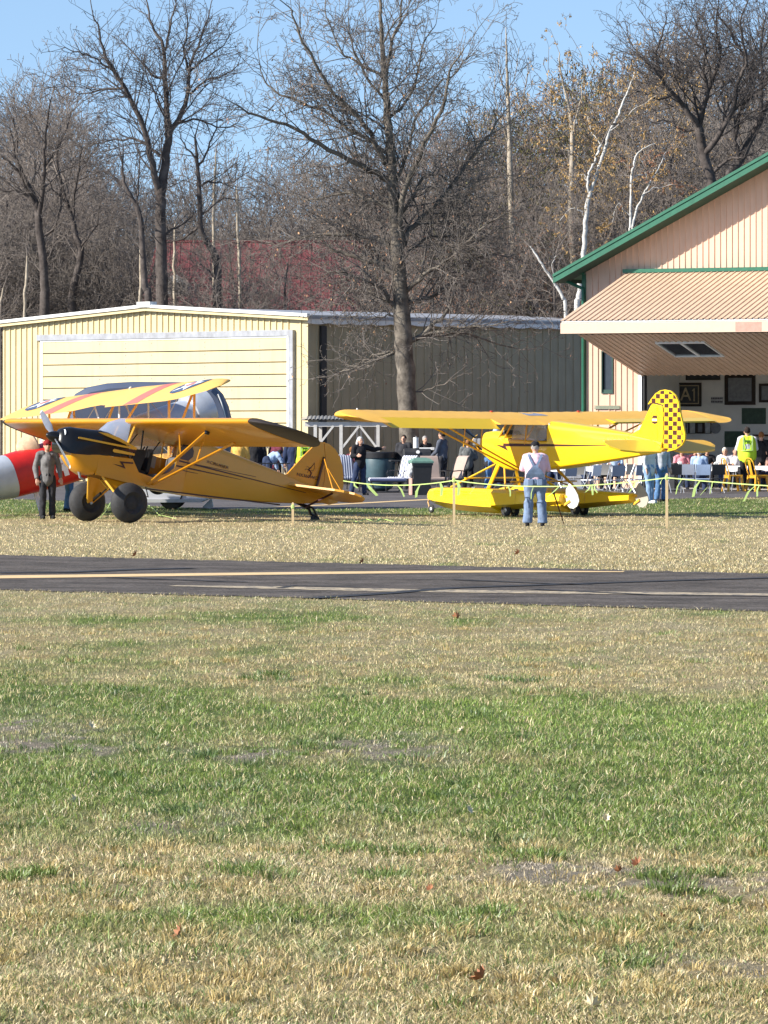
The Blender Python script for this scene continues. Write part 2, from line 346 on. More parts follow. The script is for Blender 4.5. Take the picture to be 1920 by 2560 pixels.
# darker tufts standing out of the mown turf
def tufts(name,spots,seed):
    rs=np.random.RandomState(seed); V=[];C=[];Q=[];T_=[]
    for (x,D,r,h,nb,dk) in spots:
        a=rs.rand(nb)*2*PI; q=np.sqrt(rs.rand(nb))*r; X=x+q*np.cos(a)*1.3; Y=D+q*np.sin(a); z0=gz(X,Y)-.006; hh=h*(.5+.7*rs.rand(nb)); le=hh*(.25+.8*rs.rand(nb)); az=a+rs.randn(nb)*.6; dx=np.cos(az)*le; dy=np.sin(az)*le; w_=.0055*(.6+.8*rs.rand(nb)); fa=rs.rand(nb)*PI; wx=np.cos(fa)*w_/2; wy=np.sin(fa)*w_/2
        p=np.stack; V.append(np.stack([p([X-wx,Y-wy,z0],1),p([X+wx,Y+wy,z0],1),p([X+wx*.8+dx*.3,Y+wy*.8+dy*.3,z0+hh*.65],1),p([X-wx*.8+dx*.3,Y-wy*.8+dy*.3,z0+hh*.65],1),p([X+dx,Y+dy,z0+hh*.95],1)],1).reshape(-1,3))
        base=np.array([.10,.165,.045]) if dk==0 else (np.array([.18,.25,.06]) if dk==1 else np.array([.50,.38,.16])); c=base*(.5+rs.rand(nb))[:,None]; C.append(np.repeat(c,5,axis=0))
    V=np.concatenate(V);C=np.concatenate(C); n=len(V)//5; b=np.arange(n)*5; q=np.stack([b,b+1,b+2,b+3],1); t=np.stack([b+3,b+2,b+4],1)
    me=bpy.data.meshes.new(name); me.vertices.add(len(V)); me.vertices.foreach_set('co',V.astype(np.float32).ravel()); lo=np.concatenate([q.ravel(),t.ravel()]); me.loops.add(len(lo)); me.loops.foreach_set('vertex_index',lo.astype(np.int32)); me.polygons.add(2*n); me.polygons.foreach_set('loop_start',np.concatenate([np.arange(n)*4,4*n+np.arange(n)*3]).astype(np.int32)); me.update(calc_edges=True); col_attr(me,C.astype(np.float32)); me.materials.append(M_blade); o=bpy.data.objects.new(name,me); COL.objects.link(o); return o
rt=random.Random(12); sp=[]
for x,y,r in ((210,1872,.20),(800,1868,.22),(790,1880,.16),(320,1950,.15),(660,1690,.3),(1280,1700,.3),(590,1968,.14),(1290,2150,.22),(1320,2140,.2),(1640,2205,.18),(1710,2240,.2),(1030,2140,.2),(860,2120,.25),(450,2030,.15),(1000,2195,.22),(620,2190,.28),(1180,2300,.2),(1120,2330,.25),(1500,2330,.2),(1100,1990,.2),(60,2200,.2),(1600,2420,.18),(330,1720,.3),(1800,2190,.15)):
    for k in range(5): g=G(x+rt.uniform(-60,60),y+rt.uniform(-13,13)); sp.append((g.x,g.y,r*rt.uniform(.25,.6),rt.uniform(.035,.07),int(90*r/.2*rt.uniform(.5,1)),0 if (rt.random()<.5 and y<2110) else 1))
for k in range(420):
    y=rt.uniform(1560,2560)**1; g=G(rt.uniform(-60,1980),y); gr_=.35<((y-1720)/400)<1 ; sp.append((g.x,g.y,rt.uniform(.04,.16),rt.uniform(.035,.065),int(rt.uniform(25,90)),rt.choice([0,1,1] if 1730<y<2110 else [2,2,2,2,1])))
tag(tufts('grass_tufts',sp,3),'darker longer tufts of grass scattered through the foreground lawn','grass',kind='stuff')
# fallen leaves
M_leafs=[mat('dead_leaf_brown',(0.30,0.12,0.05),.7,var=.3,scale=30),mat('dead_leaf_pale',(0.68,0.58,0.38),.7,var=.2,scale=30)]
LSHAPE=[(0,-.5),(.12,-.3),(.36,-.34),(.28,-.12),(.5,.02),(.26,.12),(.30,.36),(.08,.26),(0,.5),(-.09,.27),(-.3,.34),(-.24,.12),(-.5,.04),(-.27,-.12),(-.34,-.32),(-.12,-.3)]
leafspots=[(1208,2468,1,.13,'large rust brown leaf standing in the grass near the bottom edge'),(450,2355,1,.11,'orange brown leaf lying left of centre in the lower grass'),(1595,2180,1,.10,'rust brown leaf standing at the edge of the bare patch on the right'),(1547,2195,1,.08,'small brown leaf left of the rust leaf on the bare patch'),(228,1828,0,.10,'pale folded leaf on grey thatch at the left'),(190,2020,0,.13,'large pale leaf in dry grass near the left edge'),(1157,1840,0,.09,'pale yellow leaf on green grass right of centre'),(1170,2042,0,.09,'cream leaf resting on the green grass below centre'),(1076,2242,1,.07,'dark brown leaf in dry grass under the bare strip'),(1653,2312,1,.06,'small red brown leaf in the dry grass at the lower right'),(415,1878,0,.09,'pale leaf on the bare patch left of the dark green tuft'),(1142,1550,1,.16,'dark oak leaf lying just below the taxiway edge'),(1297,1388,1,.2,'dark curled leaf lying on the straw verge above the taxiway'),(908,1410,1,.17,'dark curled leaf at the far edge of the taxiway right of centre'),(340,1392,1,.2,'dark clod at the far edge of the taxiway on the left'),(1515,2062,0,.08,'tan leaf upright in green grass on the right'),(1480,2540,0,.12,'pale curled leaf at the bottom edge')]
for i,(x,y,k,s,lb) in enumerate(leafspots):
    rnd=random.Random(i); g=G(x,y); mb=MB(); cv=rnd.uniform(.25,.5)
    vs=[]
    for u,v in LSHAPE: vs.append((u*s*.62,v*s*.75,(abs(u)*s*cv*1.4+v*v*s*.9)))
    nn=len(vs); vs.append((0,0,0)); fs=[(j,(j+1)%nn,nn) for j in range(nn)]
    mb.add(vs,fs,Matrix.Translation((g.x,g.y,.035))@Matrix.Rotation(rnd.uniform(0,6),4,'Z')@Matrix.Rotation(R(rnd.uniform(35,70)),4,'X'))
    lf=mb.build('dead_leaf',M_leafs[0 if k else 1]); tag(lf,lb,'leaf','fallen leaves on the grass')
# ---------------- buildings ----------------
def ribsheet(mb,O,U,V,N,s0,s1,t0,t1,sp=.3,rw=.05,rd=.03,off=0.0):
    """ribbed metal sheet: ribs run along V; t0,t1 functions of s; s0..s1 along U"""
    pr=[]; k=math.floor((s0-off)/sp)+1; pr.append((s0,0))
    s=off+k*sp
    while s+rw+.02<s1:
        if s-.02>s0: pr+=[(s-.015,0),(s,rd),(s+rw,rd),(s+rw+.015,0)]
        s+=sp
    pr.append((s1,0)); vs=[]
    for q,d in pr:
        b=O+U*q+N*d; vs+= [b+V*t0(q),b+V*t1(q)]
    fs=[(2*i,2*i+2,2*i+3,2*i+1) for i in range(len(pr)-1)]
    return mb.add(vs,fs)
def rayplane(px,py,pt,n):
    d=Vector(((px-960)/F,1,(HOR-py)/F)); o=Vector((0,0,EYE)); t=(pt-o).dot(n)/d.dot(n); return o+d*t
def obar(mb,O,U,N,s0,s1,z0,z1,d0,d1):
    """box in wall space"""
    Z=Vector((0,0,1)); vs=[O+U*s+N*d+Z*z for s in(s0,s1) for d in(d0,d1) for z in(z0,z1)]
    return mb.add(vs,[(0,1,3,2),(4,6,7,5),(0,4,5,1),(2,3,7,6),(0,2,6,4),(1,5,7,3)])
Zv=Vector((0,0,1))
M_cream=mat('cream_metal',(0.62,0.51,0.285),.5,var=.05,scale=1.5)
M_creamshade=mat('cream_shaded_metal',(0.36,0.32,0.215),.6,var=.08,scale=1.2)  # darker copy of the cream: the side wall's shade put into its colour
M_white=mat('white_trim',(0.78,0.78,0.76),.5,var=.06)
M_gray=mat('grey_flashing',(0.33,0.34,0.37),.5,var=.2,scale=4)
M_black=mat('black_rubber',(0.02,0.02,0.022),.6,var=.2)
M_tan=mat('tan_metal',(0.68,0.455,0.33),.5,var=.05,scale=1.5)
M_tan2=mat('tan_door_metal',(0.64,0.45,0.31),.45,var=.05,scale=1.5)
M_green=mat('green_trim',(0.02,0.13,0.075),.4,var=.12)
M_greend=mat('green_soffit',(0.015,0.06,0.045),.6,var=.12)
M_glassd=mat('window_glass_dark',(0.03,0.035,0.045),.08,var=.2)
weather(M_cream,.22);weather(M_creamshade,.45);weather(M_tan,.25);weather(M_tan2,.3,(1.5,1.5,.8));weather(M_green,.35);weather(M_white,.35,dirt=(.6,.58,.55));weather(M_gray,.5)
def hangar_left():
    K=Vector((-2.63,159,0)); c=math.sqrt(.5); U=Vector((-c,c,0)); N=Vector((-c,-c,0)); S=Vector((c,c,0)); NS=Vector((c,-c,0)); W=16.26; Ls=19.0
    t=thing('metal_hangar','cream metal hangar with wide closed door of horizontal panels and shaded side wall','hangar',tuple(K))
    inv=Matrix.Translation(-K)
    def B(mb,name,m,par=None,**k):
        o=mb.build(name,m,None,**k); 
        o.data.transform(inv); o.parent=par if par else t; return o
    top=lambda s:5.72+.45*(1-abs(s-W/2)/(W/2))
    mb=MB(); O=K
    ribsheet(mb,O,U,Zv,N,0,.69,lambda s:0,top,.31,.05,.045); ribsheet(mb,O,U,Zv,N,14.16,W,lambda s:0,top,.31,.05,.045)
    ribsheet(mb,O,U,Zv,N,.69,14.16,lambda s:5.36,top,.31,.05,.045)
    B(mb,'wall',M_cream)
    mb=MB(); ribsheet(mb,K,S,Zv,NS,0,Ls,lambda s:0,lambda s:5.72,.41,.05,.03); B(mb,'side_wall',M_creamshade)
    mb=MB(); obar(mb,K,S,NS,.55,.80,0,5.5,.0,.12); B(mb,'door_track',M_black)
    mb=MB(); back=K+S*Ls
    mb.add([K+U*W,back+U*W,back+U*W+Zv*5.7,K+U*W+Zv*5.7],[(0,1,2,3)]); mb.add([back,back+U*W,back+U*W+Zv*5.7,back+U*W/2+Zv*6.15,back+Zv*5.7],[(0,1,2,3,4)]); B(mb,'rear_wall',M_cream)
    # roof slabs
    mb=MB(); ov=.18
    for a,b,za,zb in((-.2,W/2,5.83,6.30),(W/2,W+.2,6.30,5.83)):
        p=[K+U*a+N*ov+Zv*za,K+U*b+N*ov+Zv*zb,back+U*b+Zv*zb,back+U*a+Zv*za]
        mb.add(p+[q-Zv*.10 for q in p],[(0,1,2,3),(7,6,5,4),(0,4,5,1),(1,5,6,2),(2,6,7,3),(3,7,4,0)])
    B(mb,'roof',M_gray)
    mb=MB()   # white rake trim
    for a,b,za,zb in((-.24,W/2,5.68,6.15),(W/2,W+.24,6.15,5.68)):
        p=[K+U*a+N*(ov+.003)+Zv*za,K+U*b+N*(ov+.003)+Zv*zb]; q=[x+Zv*.17 for x in p]; r=[x+N*.05 for x in p+q]
        mb.add(p+q+r,[(4,5,7,6),(0,1,5,4),(2,3,7,6),(0,4,6,2),(1,5,7,3)])
    B(mb,'rake_trim',M_cream)
    mb=MB()
    for a,b,za,zb in((-.26,W/2,5.855,6.325),(W/2,W+.26,6.325,5.855)):
        mb.bar(K+U*a+N*(ov+.05)+Zv*za,K+U*b+N*(ov+.05)+Zv*zb,.14,.11)
    B(mb,'roof_cap',M_white)
    mb=MB(); obar(mb,K,U,N,W/2-.35,W/2+.35,6.28,6.47,.0,.33); B(mb,'ridge_cap',M_white)
    mb=MB()   # scalloped white eave drip along the side
    s=-.2
    while s<Ls:
        e=min(s+1.02,Ls); n=8
        top_=[K+S*(s+(e-s)*i/n)+NS*.16+Zv*5.86 for i in range(n+1)]; bot=[K+S*(s+(e-s)*i/n)+NS*.20+Zv*(5.60-.05*math.sin(PI*i/n)) for i in range(n+1)]
        bk=[q-NS*.12 for q in bot]
        mb.add(top_+bot,[(i,i+1,i+1+n+1,i+n+1) for i in range(n)]); mb.add(bot+bk,[(i,i+1,i+n+2,i+n+1) for i in range(n)])
        s+=1.02
    obar(mb,K,S,NS,-.2,Ls,5.86,5.875,.0,.17)
    B(mb,'eave_trim',M_white)
    # door
    mb=MB(); n=12; z1=5.10
    for i in range(n):
        a=z1*i/n+.026; b=z1*(i+1)/n-.012
        obar(mb,K,U,N,.95,13.95,a,b,-.02,.035)
    mb.use(M_black)
    d=B(mb,'door_panel',M_cream)
    mb=MB(); obar(mb,K,U,N,.80,14.1,0,5.12,-.08,-.03); B(mb,'door_backing',M_black,d)
    mb=MB(); obar(mb,K,U,N,.87,.95,0,5.16,-.02,.10); obar(mb,K,U,N,13.95,14.08,0,5.16,-.02,.06); obar(mb,K,U,N,.95,13.95,5.10,5.16,-.02,.06); B(mb,'door_frame',M_white,d)
    mb=MB(); obar(mb,K,U,N,.62,.80,0,5.36,0,.14); obar(mb,K,U,N,.80,14.25,5.16,5.37,0,.10); B(mb,'header_flashing',M_gray)
    rnd=random.Random(4); mb=MB()
    for i in range(n):
        for sx in (2.4,3.8,5.2,6.6,8.0,9.4,10.8):
            obar(mb,K,U,N,sx,sx+.035,z1*(i+.72)/n,z1*(i+.72)/n+.035,.035,.05)
            if sx in(2.4,5.2,9.4): obar(mb,K,U,N,sx,sx+.03,z1*(i+.3)/n,z1*(i+.3)/n+.03,.035,.05)
    d.data.materials.append(M_gray); k0=len(d.data.polygons); bo=B(mb,'bolt',M_gray,d)
    bm=bmesh.new(); bm.from_mesh(d.data); bm.from_mesh(bo.data); bm.faces.ensure_lookup_table()
    for f in bm.faces[k0:]: f.material_index=1
    bm.to_mesh(d.data); bm.free(); bpy.data.objects.remove(bo,do_unlink=True)
hangar_left()
C0=Vector((6.59,150,0)); a27=R(27); UR=Vector((math.cos(a27),-math.sin(a27),0)); NR=Vector((-math.sin(a27),-math.cos(a27),0)); SR=-NR
def sz(px,py,d=0.0):
    q=rayplane(px,py,C0+NR*d,NR)-C0; return q.dot(UR),q.z
def hangar_right():
    t=thing('open_hangar','tan hangar with green roof edge and folded open door forming a canopy','hangar',tuple(C0))
    inv=Matrix.Translation(-C0)
    def B(mb,name,m,par=None,**k):
        o=mb.build(name,m,None,**k); o.data.transform(inv); o.parent=par if par else t; return o
    ov=.95
    s1,z1=sz(1383,690,ov); s2,z2=sz(1920,385,ov); sl=(z2-z1)/(s2-s1); ridge=8.6; zr=z1+sl*(ridge-s1); W=2*ridge
    roofz=lambda s: zr-sl*abs(s-ridge)
    print('roof slope',sl,s1,z1,zr)
    op0,op1,oz=1.9,15.3,4.3
    win=[sz(1507,880),sz(1531,981)]
    mb=MB(); wt=lambda s:roofz(s)-.12
    ws0,ws1=win[0][0],win[1][0]; wz0,wz1=win[1][1],win[0][1]
    rib=dict(sp=.205,rw=.025,rd=.03)
    ribsheet(mb,C0,UR,Zv,NR,0,ws0,lambda s:0,wt,**rib); ribsheet(mb,C0,UR,Zv,NR,ws1,op0,lambda s:0,wt,**rib)
    ribsheet(mb,C0,UR,Zv,NR,ws0,ws1,lambda s:0,lambda s:wz0,**rib); ribsheet(mb,C0,UR,Zv,NR,ws0,ws1,lambda s:wz1,wt,**rib)
    ribsheet(mb,C0,UR,Zv,NR,op0,op1,lambda s:oz,wt,**rib); ribsheet(mb,C0,UR,Zv,NR,op1,W,lambda s:0,wt,**rib)
    B(mb,'wall',M_tan)
    mb=MB(); obar(mb,C0,UR,NR,-.13,.0,0,roofz(0)-.3,-.02,.05); B(mb,'corner_trim',M_green)
    mb=MB(); dpt=14.0; bk=C0+SR*dpt
    mb.add([C0-UR*.005,bk,bk+Zv*wt(0),C0-UR*.005+Zv*wt(0)],[(0,1,2,3)]); mb.add([C0+UR*W,bk+UR*W,bk+UR*W+Zv*wt(0),C0+UR*W+Zv*wt(0)],[(0,1,2,3)])
    mb.add([bk,bk+UR*W,bk+UR*W+Zv*wt(0),bk+UR*ridge+Zv*zr,bk+Zv*wt(0)],[(0,1,2,3,4)]); B(mb,'side_wall',M_tan)
    # roof with thick rake and dark soffit
    mb=MB()
    for a,b in((s1,ridge),(ridge,2*ridge-s1)):
        p=[C0+UR*a+NR*ov+Zv*roofz(a),C0+UR*b+NR*ov+Zv*roofz(b),bk+UR*b+Zv*roofz(b),bk+UR*a+Zv*roofz(a)]
        mb.add(p+[q-Zv*.08 for q in p],[(0,1,2,3),(7,6,5,4),(0,4,5,1),(1,5,6,2),(2,6,7,3),(3,7,4,0)])
    B(mb,'roof',M_green)
    mb=MB()
    for a,b in((s1,ridge),(ridge,2*ridge-s1)):
        for dz,h,dd in((-.24,.17,.02),(-.04,.10,.05)):
            p=[C0+UR*a+NR*(ov+.003)+Zv*(roofz(a)+dz),C0+UR*b+NR*(ov+.003)+Zv*(roofz(b)+dz)]; q=[x+Zv*h for x in p]; r=[x+NR*dd for x in p+q]
            mb.add(p+q+r,[(4,5,7,6),(0,1,5,4),(2,3,7,6),(0,4,6,2),(1,5,7,3)])
    B(mb,'rake_trim',M_green)
    mb=MB()
    for a,b in((s1+.02,ridge),(ridge,2*ridge-s1)):
        p=[C0+UR*a+NR*ov+Zv*(roofz(a)-.23),C0+UR*b+NR*ov+Zv*(roofz(b)-.23),C0+UR*b+NR*.03+Zv*(roofz(b)-.23),C0+UR*a+NR*.03+Zv*(roofz(a)-.23)]
        mb.add(p+[q+Zv*.12 for q in p],[(0,1,2,3),(7,6,5,4),(0,4,5,1),(2,6,7,3),(3,7,4,0)])
        mb.add([bk+UR*a+Zv*(roofz(a)-.2),C0+UR*a+NR*ov+Zv*(roofz(a)-.2),C0+UR*a+NR*ov+Zv*(roofz(a)-.02),bk+UR*a+Zv*(roofz(a)-.02)],[(0,1,2,3)])
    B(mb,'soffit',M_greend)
    # downspout: elbow from the eave to the corner
    mb=MB(); zc=roofz(0)-.35; q=lambda s,d,z:C0+UR*s+NR*d+Zv*z
    mb.tube([q(-.75,.4,zc+.05),q(-.72,.2,zc-.12),q(-.35,.10,zc-.3),q(-.08,.10,zc-.42),q(-.06,.10,zc-.7),q(-.06,.10,.2)],.055,8); mb.tube([q(-.8,.3,zc+.1),q(.0,.12,zc+.08)],.05,6); B(mb,'downspout',M_green,smooth=True)
    # tall window and small louvre
    mb=MB(); obar(mb,C0,UR,NR,ws0,ws1,wz0,wz1,-.10,-.05); wd=B(mb,'window',M_glassd)
    mb=MB(); f=.035
    obar(mb,C0,UR,NR,ws0-f,ws0,wz0-f,wz1+f,-.05,.05);obar(mb,C0,UR,NR,ws1,ws1+f,wz0-f,wz1+f,-.05,.05);obar(mb,C0,UR,NR,ws0,ws1,wz0-f,wz0,-.05,.05);obar(mb,C0,UR,NR,ws0,ws1,wz1,wz1+f,-.05,.05)
    obar(mb,C0,UR,NR,ws0,ws1,wz0,wz0+.09,-.05,.01)
    B(mb,'frame',M_greend,wd)
    a=sz(1487,1014); b=sz(1551,1022); mb=MB(); 
    for k in range(3): obar(mb,C0,UR,NR,a[0],b[0],b[1]+k*.04,b[1]+k*.04+.03,.03,.07-.01*k)
    B(mb,'louvre',mat('louvre_paint',(.25,.28,.2),.6))
    # door jamb
    mb=MB(); obar(mb,C0,UR,NR,op0,op0+.12,0,oz,-.05,.10); B(mb,'door_jamb',M_white)
    mb=MB(); obar(mb,C0,UR,NR,op0+.12,op0+.2,0,oz,-.15,.06); B(mb,'door_seal',M_black)
    # folded door
    zf=5.31; dA=5.26; sl_=1.5; sr_=15.6
    A=C0+UR*0+Zv*7.0+NR*.12; Bf=C0+NR*dA+Zv*(zf+.04); V=(Bf-A); Nn=UR.cross(V).normalized(); Nn=Nn if Nn.z>0 else -Nn
    mb=MB(); ribsheet(mb,A,UR,V,Nn,sl_,sr_,lambda s:0,lambda s:1,.205,.03,.03); ribsheet(mb,A-Nn*.06,UR,V,Nn,sl_,sr_,lambda s:0,lambda s:1,50,.03,.0)
    mb.add([A+UR*sl_,A+UR*sl_+V,A+UR*sl_+V-Nn*.06,A+UR*sl_-Nn*.06],[(0,1,2,3)])
    dr=B(mb,'upper_door_leaf',M_tan2)
    mb=MB(); s_a,z_a=sz(1570,675); obar(mb,C0,UR,NR,s_a-.1,15.8,7.0,7.12,.03,.22); B(mb,'hinge_cover',M_green)
    mb=MB(); obar(mb,C0,UR,NR,sl_,sr_,4.94,5.27,dA-.12,dA-.02); B(mb,'door_fascia',mat('pale_tan_metal',(.64,.47,.35),.5,var=.04),dr)
    mb=MB(); f1=sz(1838,805,dA); f2=sz(1903,833,dA); obar(mb,C0,UR,NR,f1[0],f2[0],4.96,5.25,dA-.02,dA-.015); B(mb,'faded_patch',mat('faded_pink',(.50,.28,.22),.7,var=.15,scale=8),dr)
    mb=MB(); obar(mb,C0,UR,NR,sl_+.02,sr_,5.27,5.35,dA-.2,dA-.04); B(mb,'hinge_rail',M_white,dr)
    # lower leaf
    A2=C0+NR*(dA-.3)+Zv*4.92; B2=C0+NR*.15+Zv*3.68; V2=B2-A2; N2=UR.cross(V2).normalized(); N2=N2 if N2.z<0 else -N2
    mb=MB(); l0=1.95; k0,_=0,0
    # skylight cut out of the lower leaf
    def onleaf(px,py): 
        q=rayplane(px,py,A2,N2)-A2; return q.dot(UR),q.dot(V2)/V2.length_squared
    c1,t1=onleaf(1636,854); c2,t2=onleaf(1690,889); c3,_=onleaf(1765,853); c4,_=onleaf(1809,888)
    ca=(c1+c2)/2; cb=(c3+c4)/2; print('skylight',ca,cb,t1,t2,c1,c2,c3,c4)
    rb=dict(sp=.205,rw=.04,rd=.03)
    ribsheet(mb,A2,UR,V2,N2,l0,ca,lambda s:0,lambda s:1,**rb); ribsheet(mb,A2,UR,V2,N2,cb,sr_,lambda s:0,lambda s:1,**rb)
    ribsheet(mb,A2,UR,V2,N2,ca,cb,lambda s:0,lambda s:t1,**rb); ribsheet(mb,A2,UR,V2,N2,ca,cb,lambda s:t2,lambda s:1,**rb)
    mb.add([A2+UR*l0-N2*.06,A2+UR*sr_-N2*.06,A2+UR*sr_-N2*.06+V2,A2+UR*l0-N2*.06+V2],[(0,1,2,3)])
    dl=B(mb,'lower_door_leaf',M_tan2)
    mb=MB()
    def lbox(sa,sb,ta,tb,d0,d1):
        vs=[A2+UR*s+V2*tt+N2*d for s in(sa,sb) for d in(d0,d1) for tt in(ta,tb)]; mb.add(vs,[(0,1,3,2),(4,6,7,5),(0,4,5,1),(2,3,7,6),(0,2,6,4),(1,5,7,3)])
    tw=.05; e=.016
    lbox(ca,ca+tw,t1,t2,0,.06);lbox(cb-tw,cb,t1,t2,0,.06);lbox(ca+tw,cb-tw,t1,t1+e,0,.06);lbox(ca+tw,cb-tw,t2-e,t2,0,.06);lbox((ca+cb)/2-tw,(ca+cb)/2+tw,t1+e,t2-e,0,.05)
    wf=B(mb,'door_window_frame',M_white,dl)
    mb=MB(); lbox(ca+tw,cb-tw,t1+e,t2-e,.01,.02); B(mb,'door_window_pane',M_glassd,dl)
    # interior
    mb=MB(); dI=7.0; O=C0+SR*dI
    M_in=mat('interior_wall',(0.85,0.82,0.76),.7,var=.06,scale=2)
    obar(mb,C0,UR,SR,.3,W-.3,0,4.9,dI,dI+.1); obar(mb,C0,UR,SR,.25,.3,0,4.9,.1,dI); obar(mb,C0,UR,SR,W-.3,W-.25,0,4.9,.1,dI); B(mb,'interior_wall',M_in)
    mb=MB(); obar(mb,C0,UR,SR,.3,W-.3,4.9,4.95,.1,dI+.1); B(mb,'ceiling',M_white)
    mb=MB(); obar(mb,C0,UR,SR,.0,W,-.1,.03,-.6,dI+.1); B(mb,'floor_slab',mat('concrete',(.42,.39,.36),.8,var=.15,bump=.2))
    return t,O
HR,IO=hangar_right()
# framed pictures and boards on the inner wall
def inw(px,py,d=7.0):
    q=rayplane(px,py,C0+SR*d,NR)-C0; return q.dot(UR),q.z
IM={k:mat(k,c,r,var=.25,scale=9) for k,c,r in (('dark_frame_wood',(.035,.022,.015),.4),('dark_picture',(.05,.055,.06),.3),('brown_picture',(.10,.05,.035),.5),('grey_picture',(.26,.27,.28),.3),('green_board',(.06,.10,.07),.6),('white_paper',(.6,.6,.58),.7),('poster_blue',(.20,.24,.33),.6),('gold_lettering',(.50,.40,.25),.6),('dark_ink',(.12,.10,.12),.7),('shelf_wood',(.10,.045,.03),.5))}
def picture(name,x0,y0,x1,y1,mf,mp_,label,cat,fr=.07,inset=True,d=7.0,group=None):
    (sa,za),(sb,zb)=inw(x0,y0,d),inw(x1,y1,d); M=Matrix.Translation(C0+UR*((sa+sb)/2)+SR*(d-.004)+Zv*((za+zb)/2))@Matrix.Rotation(-a27,4,'Z')
    w_,h_=sb-sa,za-zb; t=thing(name,label,cat,M=M,group=group)
    mb=MB(); 
    if fr:
        mb.box((-w_/2+fr/2,-.03,0),(fr,.06,h_));mb.box((w_/2-fr/2,-.03,0),(fr,.06,h_));mb.box((0,-.03,h_/2-fr/2),(w_-2*fr,.06,fr));mb.box((0,-.03,-h_/2+fr/2),(w_-2*fr,.06,fr)); mb.build('frame',mf,t)
    mb=MB(); mb.box((0,-.012,0),(w_-2*fr,.02,h_-2*fr)); mb.build('panel',mp_,t)
    return t,w_,h_
t,w_,h_=picture('framed_poster',1615,938,1666,1018,IM['dark_frame_wood'],IM['brown_picture'],'tall dark framed poster at the left end of the hangar wall','poster')
mb=MB(); rnd=random.Random(2)
for k in range(14): mb.tube([(rnd.uniform(-.25,.2),-.03,rnd.uniform(.0,.35)),(rnd.uniform(-.2,.25),-.03,rnd.uniform(.0,.35)),(rnd.uniform(-.2,.25),-.03,rnd.uniform(.0,.4))],.012,4)
mb.build('drawing',IM['grey_picture'],t)
t,w_,h_=picture('framed_sign',1690,957,1754,1016,IM['dark_frame_wood'],IM['dark_picture'],'dark framed sign with large pale letter and digit on the hangar wall','sign',fr=.05)
mb=MB(); i_=.1
mb.box((-w_/2+i_,-.03,0),(.03,.03,h_-2*i_+.03));mb.box((w_/2-i_,-.03,0),(.03,.03,h_-2*i_+.03));mb.box((0,-.03,h_/2-i_),(w_-2*i_,.03,.03));mb.box((0,-.03,-h_/2+i_),(w_-2*i_,.03,.03)); mb.build('inner_border',IM['gold_lettering'],t)
add_text('A',h_*.78,IM['gold_lettering'],Matrix.Translation((-.10,-.03,-.01))@Matrix.Rotation(PI/2,4,'X'),t,bold=.004,sx=.95)
MB().prism([(.19,-.27*h_),(.235,-.27*h_),(.235,.27*h_),(.20,.27*h_),(.13,.19*h_),(.15,.15*h_),(.19,.18*h_)],.01,Matrix.Translation((0,-.03,-.01))).build('numeral',IM['gold_lettering'],t)
picture('dark_banner',1716,932,1801,950,IM['dark_frame_wood'],IM['dark_picture'],'long narrow dark banner high on the hangar wall','banner',fr=.03)
picture('framed_picture',1813,936,1889,1012,IM['dark_frame_wood'],IM['grey_picture'],'large square dark framed picture on the hangar wall','picture',fr=.12)
picture('framed_picture',1899,959,1960,1006,IM['dark_frame_wood'],IM['grey_picture'],'dark framed picture cut by the right edge of the photo','picture',fr=.08)
picture('notice_board',1855,1020,1915,1060,None,IM['green_board'],'dull green board on the hangar wall above the hi-vis vest','board',fr=0)
picture('notice_board',1812,1078,1872,1118,None,IM['green_board'],'dull green board low on the hangar wall left of the hi-vis vest','board',fr=0)
t,w_,h_=picture('wall_notice',1778,992,1808,1008,None,IM['white_paper'],'small white notice with two dark lines of writing','notice',fr=0)
mb=MB(); 
for r_ in (.25,-.25):
    for k in range(7): mb.box((-w_*.42+w_*.14*k,-.028,r_*h_),(w_*.10,.01,h_*.28))
mb.build('lettering',IM['dark_ink'],t)
for k,(x0,x1,m_,lb) in enumerate(((1716,1724,'white_paper','narrow white sheet standing at the left of the row of framed certificates'),(1724,1742,'white_paper','white certificate second in the row under the wing tip'),(1742,1762,'grey_picture','black framed certificate in the middle of the row under the wing tip'),(1762,1780,'white_paper','plain pale certificate right of the black framed one'))):
    picture('certificate',x0,1055,x1-1,1084,IM['dark_frame_wood'],IM[m_],lb,'certificate',fr=.05 if k==2 else .02)
(sa,za)=inw(1790,1070); t=thing('wall_clock','round grey wall dial at the right end of the certificate row','clock',M=Matrix.Translation(C0+UR*sa+SR*6.99+Zv*za)@Matrix.Rotation(-a27,4,'Z')@Matrix.Rotation(PI/2,4,'X'))
MB().lathe([(.0,0),(.17,0),(.19,.02),(.19,.05),(.165,.05)],24).build('rim',IM['grey_picture'],t,True); MB().lathe([(0,.03),(.165,.03),(.165,.04),(0,.04)],24).build('dial',IM['white_paper'],t)
mb=MB(); mb.box((0,.05,.045),(.012,.1,.008)); mb.box((.035,0,.045),(.07,.012,.008)); mb.build('hand',IM['dark_ink'],t)
picture('wall_poster',1589,938,1612,1018,None,IM['white_paper'],'pale sheet with small dark print at the far left of the inner wall','poster',fr=0)
(s_,z_)=inw(1592,1030); t=thing('wall_cabinet','small dark wooden cabinet on the inner wall beside the door jamb','cabinet',M=Matrix.Translation(C0+UR*(s_+.25)+SR*6.85+Zv*(z_-.2))@Matrix.Rotation(-a27,4,'Z'))
MB().bevbox((0,0,0),(.5,.25,.8),.02).build('body',IM['shelf_wood'],t); MB().box((0,-.135,0),(.42,.02,.7)).build('door',IM['brown_picture'],t)
